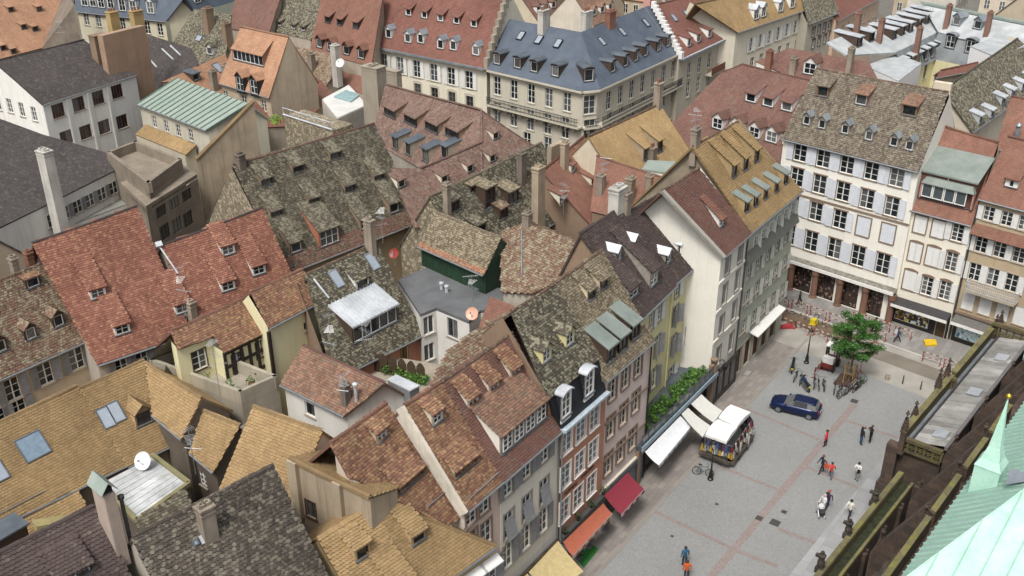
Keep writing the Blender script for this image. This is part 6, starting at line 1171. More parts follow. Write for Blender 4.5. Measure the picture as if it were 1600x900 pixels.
# ------------------------------------------------ the town beyond
far = [('mossdark', 'b8ac98'), ('rust', 'd0c4ac'), ('redplain', 'c9b8a0'), ('brown', 'd8d0c0'), ('orange', 'c4b49c'), ('dark', 'cfcac0'), ('brick', 'd4c8b4')]
words = ['mossy', 'brown', 'red', 'pale brown', 'orange', 'slate grey', 'brick red']; walls_w = ['fawn', 'cream', 'tan', 'off white', 'buff', 'light grey', 'sand']
k = 0
for px, py, wd_ in ((815, -8, 9), (862, 6, 8), (905, -4, 8), (950, 10, 9), (985, -22, 9), (1060, -30, 10), (1120, -42, 10), (1190, -48, 10), (700, -60, 12), (560, -55, 12), (470, -45, 10), (400, -30, 9), (330, -40, 10), (250, -50, 11), (180, -60, 11), (100, -55, 10), (1290, -60, 10), (1370, -50, 11), (1440, -45, 10), (1510, -40, 11), (1580, -25, 11), (1650, 10, 10), (880, -40, 12), (20, -60, 12), (1040, -70, 12), (780, -75, 12), (-95, 70, 11), (-130, 230, 11), (-150, 430, 11), (-160, 560, 10)):
    c = U(px, py+22, 11.); a_ = c-RD*wd_/2 if k % 2 else c-RN*wd_/2; e_ = c+RD*wd_/2 if k % 2 else c+RN*wd_/2; pal, wl_ = far[k % 7]; pl_ = PL(a_, e_, 11., 46, pts=True); pl_ = pl_ if pl_.dn[1] < 0 else PL(a_, e_, 11., 46, pts=True, flip=True)
    if pl_.u @ (e_-a_) < 0: a_, e_ = e_, a_
    hh = house(['far %s roofed house with %s walls among the distant roofs', 'distant house with %s roof and %s plaster in the old town', 'remote %s tiled roof above %s walls on the far side of town', 'far off gabled house, %s roof over %s walls', 'old town house with %s roof and %s walls beyond the ochre roofs'][k//7 % 5] % (words[k % 7], walls_w[(k+k//7) % 7]), c, group='distant town houses')
    g_ = gable(hh, pl_, None, pal, pts=[a_, e_, e_+pl_.v*7, a_+pl_.v*7], walls=plaster(wl_, .2, .2), gut=False)
    F = g_['F']; wz = [(F.L*(i+.5)/4, 8.5-j*3, 1., 1.7, S2) for i in range(4) for j in range(2)]
    for u_, z_, w_, h_, s_ in wz: put_window(hh, F.W(u_, z_, .03), F.x, F.inn, w_, h_, dict(bars=(2, 2), simple=True, sill=False, deep=.0))
    for i in range(3): dormer(hh, pl_, None, 'gable', 1.2, 1.2, TM(pal), WHITE, at=a_+(e_-a_)*(.2+.3*i)+pl_.v*1.6, bars=(1, 1))
    chimney(hh, g_['r0']+(g_['r1']-g_['r0'])*.3-Z*.4, .8, .7, 1.8, CHIMB if k % 2 else CHIM); k += 1
# ================================================================== ground
def sheet(name, pts, z, mat, label=None, uvs=True, th=0.):
    b = B(); P = [v3(p[0], p[1], z) for p in pts]
    if np.cross(P[1]-P[0], P[2]-P[0])[2] < 0: P = P[::-1]
    if th: b.prism(P, (0, 0, -th), 0, [(p[0], p[1]) for p in P])
    else: b.face(P, 0, [(p[0], p[1]) for p in P])
    o = link(name, b.mesh(name, mat)); o['kind'] = 'structure'; return o
def cobblemat(name, cols, scale, rot=0., k=.8):
    N = NT(name); P = N.pos(); mp = N.n('Mapping', {'Vector': P, 'Rotation': (0, 0, rot)}).outputs[0]
    v = N.n('TexVoronoi', {'Vector': mp, 'Scale': scale, 'Randomness': .75}, voronoi_dimensions='2D'); v2 = N.n('TexVoronoi', {'Vector': mp, 'Scale': scale, 'Randomness': .75}, voronoi_dimensions='2D', feature='DISTANCE_TO_EDGE')
    r = N.n('SeparateColor', {0: v.outputs['Color']}).outputs[0]; col = N.ramp(r, [(i/len(cols), hexc(c, k)) for i, c in enumerate(cols)], 'CONSTANT')
    e = N.ramp(v2.outputs['Distance'], [(.02, (0,0,0,1)), (.12, (1,1,1,1))]); col = N.mix(e, N.mix(.3, col, hexc('6a6864', k)), col)
    big = N.noise(.12, P, 5., .6); col = N.mix(.5, col, N.ramp(big, [(.3, (.8,.79,.78,1)), (.65, (1.05,1.05,1.05,1))]), 'MULTIPLY')
    return N.out(col, .85, N.bump(e, .5, .02))
COB = cobblemat('cobbles', ['979998', '939594', '9b9d9c', '959796', '8f9191'], 10.); COBR = cobblemat('red_cobbles', ['988b87', '938682', '9c908b', '8f827e'], 10.)
def slabmat(name, hx, bw, bh, rot, k=.8, vary=.25):
    N = NT(name); P = N.pos(); mp = N.n('Mapping', {'Vector': P, 'Rotation': (0, 0, rot)}).outputs[0]
    br = N.n('TexBrick', {'Vector': mp, 'Color1': hexc(hx, k), 'Color2': hexc(hx, k*(1-vary)), 'Mortar': hexc(hx, k*.55), 'Scale': 1., 'Mortar Size': .012, 'Brick Width': bw, 'Row Height': bh})
    col = N.mix(.5, br.outputs['Color'], N.ramp(N.noise(.35, P, 5., .65), [(.3, (.6,.58,.56,1)), (.65, (1.05,1.04,1.03,1))]), 'MULTIPLY'); return N.out(col, .85, N.bump(N.noise(12., P), .2, .01))
AZ = rad(90-36.0)
GRD = sheet('ground', [(-700, -80), (700, -80), (700, 900), (-700, 900)], -.02, plaster('7d7a72', .3, 0, k=.7, name='ground_dirt'))
CA = v3(math.sin(rad(36.5)), math.cos(rad(36.5)), 0); CN = v3(-CA[1], CA[0], 0)          # along the cathedral / towards the square
g = lambda *q: U(*q, 0)
sheet('square', [rowp(-60, -1), rowp(29.5, -1), rowp(29.5, 45), rowp(-60, 45)], 0., COB)
sheet('pavement', [rowp(-60, -1), rowp(29.2, -1), rowp(29.2, 2.62), rowp(-60, 2.62)], .006, slabmat('pavement_slabs', '96908a', .9, .45, -AZ))
b = B(); P_ = [rowp(-60, 2.62), rowp(29.2, 2.62)]; b.box((P_[0]+P_[1])/2+Z*.008, RD*44.6, RN*.12, Z*.012); o = link('kerb', b.mesh('kerb', plaster('8d8780', .2, 0))); o['kind'] = 'structure'
def band(p0, p1, wd, mat, z=.010, name='paving_band'):
    p0, p1 = g(*p0), g(*p1); d = unit(p1-p0); n = v3(-d[1], d[0], 0)*wd/2; return sheet(name, [p0+n, p1+n, p1-n, p0-n], z, mat)
band((1062, 960), (1335, 632), .6, COBR)
for i, (p0, p1) in enumerate((((1020, 798), (1144, 857)), ((1120, 727), (1222, 768)), ((1140, 628), (1280, 687)), ((1260, 730), (1352, 767)), ((1318, 656), (1420, 690)), ((1215, 826), (1280, 851)), ((1148, 860), (1215, 885)))): band(p0, p1, .36, COBR, .012+.001*i)
# grey slab walk along the cathedral
c0, c1 = g(1238, 893), g(1398, 692); d = unit(c1-c0); n = v3(d[1], -d[0], 0)
sheet('footpath', [c0-d*30, c1+d*26, c1+d*26+n*9, c0-d*30+n*9], .02, slabmat('footpath_slabs', 'a9abad', 1.6, 1.1, -AZ, .85))
# manhole covers and drain grates
for q, s in (((1186, 810), .5), ((1335, 627), .6), ((1211, 817), .7), ((1225, 800), .4), ((1050, 838), .22), ((1120, 788), .25)):
    b = B(); p = g(*q)+Z*.022; b.box(p, RD*s*.5, RN*s*.5, Z*.006); single('manhole_cover', b, flat('5a5753', .6, .4), 'small square iron manhole cover set in the cobbled square', 'manhole', 'manhole covers in the square')
b = B(); p = g(1168, 583)+Z*.02; b.box(p, RD*.5, RN*.3, Z*.006)
for i in range(6): b.box(p+RD*(-.4+i*.16)+Z*.01, RD*.03, RN*.26, Z*.006, 1)
single('drain_grate', b, [flat('4a4a4a', .5), flat('d0d0cc', .5)], 'pale barred drain grate in pavement before brown doors', 'grate')
# ================================================================== the cathedral's flank with gallery, parapets and copper roof
CA = v3(math.sin(rad(40.2)), math.cos(rad(40.2)), 0); CN = v3(-CA[1], CA[0], 0)
def cp(s, o, z=0.): return CA*s+CN*o+Z*z
def so(x, y, z): p = U(x, y, z); return p @ CA, p @ CN
def sandstone(name, c1, c2, mossc, amt, bw=1.1, bh=.45):
    N = NT(name); P = N.pos(); rot = N.n('Mapping', {'Vector': P, 'Rotation': (0, 0, rad(40.2))}).outputs[0]; sp = N.n('SeparateXYZ', {0: rot})
    uv = N.n('CombineXYZ', {0: N.math('ADD', sp.outputs[0], sp.outputs[1]), 1: sp.outputs[2]}).outputs[0]
    br = N.n('TexBrick', {'Vector': uv, 'Color1': hexc(c1), 'Color2': hexc(c2), 'Mortar': hexc('3a302a'), 'Scale': 1., 'Mortar Size': .015, 'Brick Width': bw, 'Row Height': bh})
    col = N.mix(.6, br.outputs['Color'], N.ramp(N.noise(.8, P, 5., .65), [(.3, (.4,.38,.36,1)), (.65, (1.1,1.08,1.05,1))]), 'MULTIPLY')
    f = N.math('MULTIPLY', N.ramp(N.noise(1.4, P, 6., .7), [(.62-.25*amt, (0,0,0,1)), (.72-.15*amt, (1,1,1,1))]), .8); col = N.mix(f, col, hexc(mossc)); return N.out(col, .9, N.bump(N.noise(9., P, 5.), .5, .04))
SAN = sandstone('sandstone', '55463c', '463a33', '302d27', .55); SANM = sandstone('sandstone_mossy', '62553f', '544836', '53542e', .8); COPE = sandstone('coping_lichen', '6f6a4c', '625d45', '76732f', .55, 2., 1.)
hC = H('cathedral', 'brown sandstone cathedral flank with mossy parapets, tracery gallery and pale green copper roof', 'cathedral', cp(60, 6))
# low gallery wall nearest
s1, o1 = so(1345, 815, 7.); sE = so(1403, 743, 7.)[0]; s0 = 18.
b = B(); b.hexa([cp(s0, o1), cp(sE, o1), cp(sE, o1-1.1), cp(s0, o1-1.1), cp(s0, o1, 6.6), cp(sE, o1, 6.6), cp(sE, o1-1.1, 6.6), cp(s0, o1-1.1, 6.6)]); hC.add('gallery_wall', b, SAN)
b = B(); b.box(cp((s0+sE)/2, o1-.16, 6.95), CA*(sE-s0)/2, CN*.2, Z*.35); hC.add('parapet', b, SANM); b = B(); b.box(cp((s0+sE)/2, o1-1.02, 6.75), CA*(sE-s0)/2, CN*.09, Z*.16); hC.add('gutter_kerb', b, COPE)
b = B(); b.box(cp((s0+sE)/2, o1-.16, 7.36), CA*(sE-s0)/2, CN*.17, Z*.05); hC.add('coping', b, COPE)
b = B(); b.box(cp((s0+sE)/2, o1-.65, 6.63), CA*(sE-s0)/2, CN*.3, Z*.03); hC.add('gutter_bed', b, flat('343a20', .9, var=.4))
for i in range(15): b = B(); s = s0+1.5+i*2.9; b.box(cp(s, o1-1.2, 3.2), CA*.12, CN*.14, Z*3.2); b.box(cp(s+.5, o1-1.17, 3.2), CA*.07, CN*.1, Z*3.2); hC.add('rib', b, SAN)
def pinnacle(p, hgt, w=.35, mat=None, shaft=.55):
    b = B(); p = v3(*p); hs = hgt*shaft; b.box(p+Z*hs/2, CA*w/2, CN*w/2, Z*hs/2); b.box(p+Z*hs, CA*w*.66, CN*w*.66, Z*.06); b.box(p+Z*.1, CA*w*.7, CN*w*.7, Z*.1)
    c = [p+CA*sx*w/2+CN*sy*w/2+Z*(hs+.06) for sx, sy in ((-1,-1),(1,-1),(1,1),(-1,1))]; t = p+Z*hgt*.93
    for i in range(4):
        b.face([c[i], c[(i+1) % 4], t])
        for k in range(1, 5): q = c[i]+(t-c[i])*k/5; b.box(q, CA*.07, CN*.07, Z*.07)
    b.lathe(t-Z*.05, [(.04, 0), (.05, .08), (.14, .16), (.14, .24), (.05, .3), (.08, .38), (.02, .46)], 6); return hC.add('pinnacle', b, mat or SAN)
def figure(p, hgt):
    b = B(); p = v3(*p); b.box(p+Z*.15, CA*.25, CN*.25, Z*.2); b.lathe(p+Z*.35, [(.2, 0), (.24, hgt*.25), (.17, hgt*.5), (.26, hgt*.72), (.09, hgt*.82), (.13, hgt*.92), (.04, hgt)], 8); b.box(p+Z*(.35+hgt*.6)+CN*.2, CA*.1, CN*.18, Z*.09); return hC.add('stone_figure', b, flat('4a443c', .9, var=.3))
for q, hh_ in (((1368, 783), .9), ((1327, 834), 1.1), ((1282, 886), 1.2)): s, o = so(*q, 7.4); figure(cp(s, o1+.02, 7.1), hh_)
# roofed gallery beyond
zr = 8.; sa, oL = so(1422, 686, zr); sb, _ = so(1562, 530, zr); oR = so(1479, 703, zr)[1]; _, oR2 = so(1596, 545, zr); oL2 = so(1562, 530, zr)[1]; oL = (oL+oL2)/2; oR = (oR+oR2)/2; sb += .5; oP = oL+.85
b = B(); b.hexa([cp(sa, oP), cp(sb, oP), cp(sb, oR), cp(sa, oR), cp(sa, oP, 7.5), cp(sb, oP, 7.5), cp(sb, oR, 7.5), cp(sa, oR, 7.5)]); hC.add('gallery_wall', b, SAN)
GW = [seamed(a_, b_, .8, 0., name='weathered_board') for a_, b_ in (('9b9a96', '7d7c78'), ('a8a7a3', '86847e'), ('8d8c88', '6f6e6a'))]; nb = 28
for i in range(nb):
    t0 = sa+(sb-sa)*i/nb; t1 = sa+(sb-sa)*(i+1)/nb-.03; dz = random.uniform(0, .05); sk = .35
    b = B(); q = [cp(t0, oL, zr-.12), cp(t1, oL, zr-.12), cp(t1+sk, oR, zr+.22), cp(t0+sk, oR, zr+.22)]; b.prism([p+Z*dz for p in q], (0, 0, -.05)); hC.add('board', b, random.choice(GW))
for t in (.09, .46, .8): s = sa+(sb-sa)*t; b = B(); b.box(cp(s, oR+.8, zr+.22), CA*.55, CN*.45+Z*-.06, Z*.05); hC.add('hatch', b, seamed('b4b8bd', '9a9fa4', .5, .2))
b = B(); b.box(cp((sa+sb)/2, oL+.08, zr-.05), CA*(sb-sa)/2, CN*.05, Z*.12); hC.add('roof_edge', b, GUTD); b = B(); b.box(cp((sa+sb)/2, oR-.12, zr+.28), CA*(sb-sa)/2, CN*.12, Z*.14); hC.add('roof_kerb', b, flat('6f6c6c', .7)); b = B(); b.box(cp((sa+sb)/2, oL+.5, 7.53), CA*(sb-sa)/2, CN*.4, Z*.03); hC.add('gutter_bed', b, ZINC)
def tracery(p, q, z0, z1, n, mat=None, th=.14):
    """pierced parapet: rails, posts and rings with four lobes"""
    p = v3(*p); q = v3(*q); d = q-p; L = np.linalg.norm(d); d = d/L; nn = np.cross(d, Z); b = B(); r = (z1-z0)*.5-.12
    b.box((p+q)/2+Z*z0, d*L/2, nn*th, Z*.1); b.box((p+q)/2+Z*z1, d*L/2, nn*th*1.3, Z*.12)
    for i in range(n+1): b.box(p+d*L*i/n+Z*(z0+z1)/2, d*.08, nn*th*.8, Z*(z1-z0)/2-Z*.1)
    for i in range(n):
        c = p+d*L*(i+.5)/n+Z*(z0+z1)/2; R = min(r, L/n*.45)
        for a0 in range(4):
            cc = c+(d*math.cos(a0*math.pi/2)+Z*math.sin(a0*math.pi/2))*R*.48; pts = [cc+(d*math.cos(t)+Z*math.sin(t))*R*.42 for t in np.linspace(0, 2*math.pi, 9)]; b.path(pts, .05, 5)
    return hC.add('tracery', b, mat or SANM)
tracery(cp(sa-.15, oP-.1), cp(sa-.15, oR), 7.1, 8.0, 5); tracery(cp(sb+.2, oP-.1), cp(sb+.2, oR), 7.4, 8.9, 5)
s2 = so(1500, 600, 8.3)[0]; tracery(cp(s2+.2, oP-.1), cp(s2+.2, oL+.2), 7.6, 8.4, 2)
for t0, t1 in ((sa, sa+(sb-sa)*.5), (sa+(sb-sa)*.53, sb)): b = B(); b.box(cp((t0+t1)/2, oP-.15, 7.95), CA*(t1-t0)/2, CN*.16, Z*.5); hC.add('parapet', b, SANM); b = B(); b.box(cp((t0+t1)/2, oP-.15, 8.5), CA*(t1-t0)/2, CN*.22, Z*.07); hC.add('coping', b, COPE)
for q, hh_ in (((1412, 700), 3.4), ((1425, 668), 2.6), ((1461, 625), 3.2), ((1475, 606), 3.0), ((1560, 532), 2.6), ((1570, 522), 2.4)):
    s, o = so(*q, 7.4); pinnacle(cp(s, max(min(o, oP+.2), oP-.3), 6.9), hh_)
for s in (sa-.3, sa+(sb-sa)*.51): b = B(); b.box(cp(s, oP+.25, 3.7), CA*.35, CN*.4, Z*3.7); b.box(cp(s, oP+.35, 2.), CA*.45, CN*.5, Z*2.); hC.add('buttress', b, SAN)
# stone ledges stepping up to the aisle wall
zc = 16.; scA, oc = so(1447, 805, zc); scB, oc2 = so(1574, 633, zc); oc = (oc+oc2)/2; og = oR-.3
nst = 7; zs0, zs1 = 6.0, 14.2
for i in range(nst):
    f0, f1 = i/nst, (i+1)/nst
    for j in range(12):
        t0 = 46+j*4.4+(i % 2)*1.4; b = B(); b.box(cp(t0, og-(og-oc)*(f0+f1)/2, 0)+Z*(zs0+(zs1-zs0)*f0)/2, CA*2.17, CN*(og-oc)/nst/2, Z*(zs0+(zs1-zs0)*f0)/2); hC.add('stone_course', b, SAN)
for i in range(7): s = 50+i*6.2; b = B(); b.hexa([cp(s-.5, og), cp(s+.5, og), cp(s+.5, oc), cp(s-.5, oc), cp(s-.5, og, 8.3), cp(s+.5, og, 8.3), cp(s+.5, oc, 15.3), cp(s-.5, oc, 15.3)]); hC.add('buttress', b, SAN); pinnacle(cp(s, og-.4, 7.2), 2.6, .32)
b = B(); b.hexa([cp(10, oc), cp(110, oc), cp(110, oc-2.2), cp(10, oc-2.2), cp(10, oc, 15.), cp(110, oc, 15.), cp(110, oc-2.2, 15.), cp(10, oc-2.2, 15.)]); hC.add('aisle_wall', b, SAN)
cuts = [so(*q, zc)[0] for q in ((1399, 868), (1447, 805), (1453, 797), (1497, 741), (1506, 728), (1540, 684), (1543, 672), (1576, 631))]+[70, 108]; cuts[0] -= 12
for i in range(0, len(cuts)-1, 2):
    t0, t1 = cuts[i], cuts[i+1]; b = B(); b.box(cp((t0+t1)/2, oc-.14, 15.4), CA*(t1-t0)/2, CN*.14, Z*.5); hC.add('parapet', b, SAN); b = B(); b.box(cp((t0+t1)/2, oc-.14, 15.97), CA*(t1-t0)/2, CN*.15, Z*.07); hC.add('coping', b, COPE)
for i in range(2, len(cuts)-1, 2): pinnacle(cp(cuts[i]-.3, oc+.1, 14.), 2.4, .35)
b = B(); b.box(cp(60, oc-1.3, 15.03), CA*50, CN*.85, Z*.05); hC.add('gutter_bed', b, plaster('8a8066', .4, 0))
# copper roof: slope to the square, hip, and the end slope
N = NT('copper_patina'); P_ = N.pos(); n1 = N.noise(.8, P_, 5., .65); uvn = N.n('UVMap').outputs[0]; sp = N.n('SeparateXYZ', {0: uvn})
base = N.mix(N.ramp(n1, [(.35, (0,0,0,1)), (.7, (1,1,1,1))]), hexc('b4dccb'), hexc('cbe8dd')); st_ = N.noise(1., N.n('CombineXYZ', {0: N.math('MULTIPLY', sp.outputs[0], 3.5), 1: N.math('MULTIPLY', sp.outputs[1], .25)}).outputs[0], 4., .7)
lim = N.math('SUBTRACT', N.math('ADD', 2.6, N.math('MULTIPLY', st_, 2.2)), sp.outputs[1]); f = N.ramp(N.math('ADD', lim, .5), [(.4, (0,0,0,1)), (.7, (1,1,1,1))])
base = N.mix(N.math('MULTIPLY', f, .8), base, N.mix(st_, hexc('5c6f68'), hexc('7f988f'))); COPL = N.out(base, .55, N.bump(n1, .15, .02))
COP2 = seamed('a9d6c2', 'bfe2d4', .55, 0., name='copper_pale')
SEAMC = seamed('8fb5a5', '9fc4b4', .6, 0., name='copper_weld')
zg = 17.5; g0 = so(1413, 888, zg); g1 = so(1517, 750, zg); og2 = (g0[1]+g1[1])/2; cL_ = cp(g0[0]-.3, og2, zg); plc = PL(cp(g0[0]-.3, og2, zg), cp(g0[0]+40, og2, zg), zg, 38, pts=True)
if plc.dn @ CN < 0: plc = PL(cp(g0[0]-.3, og2, zg), cp(g0[0]+40, og2, zg), zg, 38, pts=True, flip=True)
h1, h2 = plc.P(1440, 884), plc.P(1600, 765); hd = unit(h2-h1); hip0 = h1-hd*((h1[2]-zg)/hd[2]); hip1 = h1+hd*9.; 
def aisle_slope(poly, pl_, mat, nm='copper_roof', seam=.62, base=None):
    b = B(); b.prism(poly, -pl_.n*.2, 0, [pl_.uv(p) for p in poly]); o = hC.add(nm, b, mat); uvs = [pl_.uv(p) for p in poly]; us = [u for u, v in uvs]; k = math.ceil(min(us)/seam)
    while k*seam < max(us):                      # standing seams clipped to the outline
        u = k*seam; vs = []
        for (u0, v0), (u1, v1) in zip(uvs, uvs[1:]+uvs[:1]):
            if (u0-u)*(u1-u) < 0: vs.append(v0+(v1-v0)*(u-u0)/(u1-u0))
        if len(vs) >= 2 and max(vs)-min(vs) > .3:
            a_, c_ = pl_.a+pl_.u*u+pl_.v*min(vs), pl_.a+pl_.u*u+pl_.v*max(vs); sb_ = B(); sb_.box((a_+c_)/2+pl_.n*.03, (c_-a_)/2, pl_.u*.025, pl_.n*.045); hC.add('seam', sb_, SEAMC, o)
        k += 1
    return o
far_e = cp(g0[0]+26, og2, zg); aisle_slope([hip0, far_e, far_e+plc.v*10.5, hip1], plc, COPL, seam=.5)
e2 = -CN; n2 = unit(np.cross(e2, hd)); n2 = n2 if n2[2] > 0 else -n2; dn2 = unit(n2*v3(1, 1, 0)); pt2 = math.degrees(math.acos(n2[2])); ple = PL(hip0, hip0+e2, zg, pt2, pts=True); ple = ple if ple.dn @ dn2 > 0 else PL(hip0, hip0+e2, zg, pt2, pts=True, flip=True)
aisle_slope([hip0, hip1, hip1+e2*14, hip0+e2*16], ple, COP2, seam=.95)
for k in range(0):                                  # cross welts of the end slope
    a_ = hip0+(hip1-hip0)*k/9; c_ = a_+e2*13; b = B(); b.box((a_+c_)/2+ple.n*.02, (c_-a_)/2, ple.v*.008, ple.n*.012); hC.add('welt', b, SEAMC)
b = B(); b.tube(hip0, hip1, .05, .05, 6); hC.add('hip_roll', b, COP2); b = B(); b.hexa([hip0*v3(1,1,0), far_e*v3(1,1,0), far_e*v3(1,1,0)+e2*8, hip0*v3(1,1,0)+e2*16, hip0-Z*.2, far_e-Z*.2, far_e-Z*.2+e2*8, hip0-Z*.2+e2*16]); hC.add('aisle_wall', b, SAN)
p = plc.P(1592, 757); b = B(); b.face([p+plc.dn*.5+plc.u*.5+Z*.05, p-plc.dn*.9+Z*.75, p+plc.dn*.5+Z*.75]); b.face([p+plc.dn*.5-plc.u*.5+Z*.05, p+plc.dn*.5+Z*.75, p-plc.dn*.9+Z*.75]); b.face([p+plc.dn*.45-plc.u*.5+Z*.05, p+plc.dn*.45+plc.u*.5+Z*.05, p+plc.dn*.45+Z*.72], 1); hC.add('roof_hatch', b, [LEAD, DARK])
# spired turret with copper cap
tc = U(1549, 724, 19.5); b = B(); n = 8
prof = [(.9, 0), (.62, .4), (.38, 1.1), (.24, 2.1), (.1, 3.1), (.03, 3.8)]; R_ = [[tc+CA*r*math.cos(t)+CN*r*math.sin(t)+Z*z for t in np.linspace(0, 2*math.pi, 4, endpoint=False)+math.pi/4] for r, z in prof]
for k in range(len(R_)-1):
    for i in range(4): b.face([R_[k][i], R_[k][(i+1) % 4], R_[k+1][(i+1) % 4], R_[k+1][i]])
b.face(R_[0][::-1]); hC.add('spire', b, COP2); b = B(); b.lathe(tc+Z*3.78, [(.03, 0), (.13, .08), (.13, .2), (.03, .28)], 8); hC.add('gilt_ball', b, flat('c9a83a', .3, .8)); b = B(); b.hexa([tc+CA*sx*.6+CN*sy*.6+Z*zz for zz in (-5, 0) for sx, sy in ((-1,-1),(1,-1),(1,1),(-1,1))]); hC.add('turret', b, COP2)
# ================================================================== things in the square and the street
G = lambda *q: U(*q, 0.)
BLK = flat('17181a', .45); STEEL = flat('9a9ea2', .35, .7); RUB = flat('1b1b1c', .85); CHR = flat('c4c8cc', .2, .9)
# --- market stall
hS = H('souvenir_stall', 'souvenir stall under two white canopies hung with bags, scarves and postcards', 'stall', G(1130, 690))
for top in (((1142, 632), (1173, 644), (1151, 667), (1123, 652)), ((1121, 655), (1152, 668), (1135, 690), (1101, 678))):
    P = [U(*q, 2.6) for q in top]; c = sum(P)/4; b = B(); n = 6
    for i in range(n):
        f0, f1 = i/n, (i+1)/n; sag = lambda f: Z*.16*math.sin(math.pi*f); q = [P[0]+(P[3]-P[0])*f0+sag(f0), P[1]+(P[2]-P[1])*f0+sag(f0), P[1]+(P[2]-P[1])*f1+sag(f1), P[0]+(P[3]-P[0])*f1+sag(f1)]; b.hexa([p-Z*.03 for p in q]+q)
    o = hS.add('canopy', b, flat('f0f0ee', .7, var=.03)); b = B()
    for i in range(4): p, q = P[i], P[(i+1) % 4]; nn = unit(np.cross(q-p, Z))*.012; b.box((p+q)/2-Z*.12, (q-p)/2, nn, Z*.12)
    hS.add('valance', b, WHITE, o)
    for p in P: b = B(); q = c+(p-c)*.92; b.tube(v3(q[0], q[1], 0), v3(q[0], q[1], 2.6), .03, .03, 6); hS.add('post', b, STEEL)
GOODS = [flat(c, .8, var=.2) for c in ('2a2230', '8c1f2c', 'c9c2b4', '3a4a7c', 'd8d4cc', 'b8922c', '5a2f3c', '1c1c22', '7c8a94')]
Sc = [U(*q, 0) for q in ((1093, 715), (1140, 733), (1172, 690), (1150, 660))]; rk = 0
for a_, c_ in ((Sc[0], Sc[1]), (Sc[1], Sc[2]), (Sc[2], Sc[3]*.6+Sc[2]*.4)):
    L = np.linalg.norm(c_-a_); d = unit(c_-a_); nn = np.cross(d, Z)
    b = B(); b.box((a_+c_)/2+Z*.6, d*L/2, nn*.28, Z*.12); hS.add('counter', b, flat('5c534a', .7, var=.4)); b = B(); b.tube(a_+Z*2.2, c_+Z*2.2, .02, .02, 5); b.tube(a_+Z*1.5, c_+Z*1.5, .02, .02, 5); hS.add('rail', b, STEEL)
    for zz in (2.15, 1.45):
        for i in range(int(L/.26)):
            p = a_+d*(.13+i*.26)+Z*zz+nn*random.uniform(-.06, .06); w_, h_ = random.uniform(.07, .13), random.uniform(.16, .32); b = B(); b.hexa([p-d*w_*1.2-nn*.07-Z*h_*2, p+d*w_*1.2-nn*.07-Z*h_*2, p+d*w_*1.2+nn*.09-Z*h_*2, p-d*w_*1.2+nn*.09-Z*h_*2, p-d*w_*.7-nn*.03, p+d*w_*.7-nn*.03, p+d*w_*.7+nn*.03, p-d*w_*.7+nn*.03]); b.tube(p, p+Z*.08, .012, .012, 4)
            single('hanging_bag', b, GOODS[(rk*5+i) % 9], 'bag or scarf hanging from a rail of the white canopied stall', 'bag', 'goods hanging on the souvenir stall'); rk += 1
CARD = [flat(c, .5) for c in ('c9d4dc', 'e2dccc', '8aa0b4', 'd4b8a0')]
for i, q in enumerate(((1152, 716), (1165, 702), (1172, 688), (1160, 672))):
    p = G(*q); b = B(); b.tube(p, p+Z*1.75, .025, .025, 6); b.lathe(p, [(.28, 0), (.28, .04), (.05, .06)], 8)
    for k in range(5):
        for j in range(6): a0 = j*math.pi/3; dd = v3(math.cos(a0), math.sin(a0), 0); tt = v3(-dd[1], dd[0], 0); b.box(p+dd*.2+Z*(.5+k*.27), tt*.08, dd*.012, Z*.11, 1+(k+j+i) % 4)
    single('postcard_rack', b, [STEEL]+CARD, ['revolving postcard rack at the stall corner next to the bags', 'second postcard rack along the stall', 'third postcard rack along the stall', 'postcard rack under the far canopy corner'][i], 'rack', org=p)
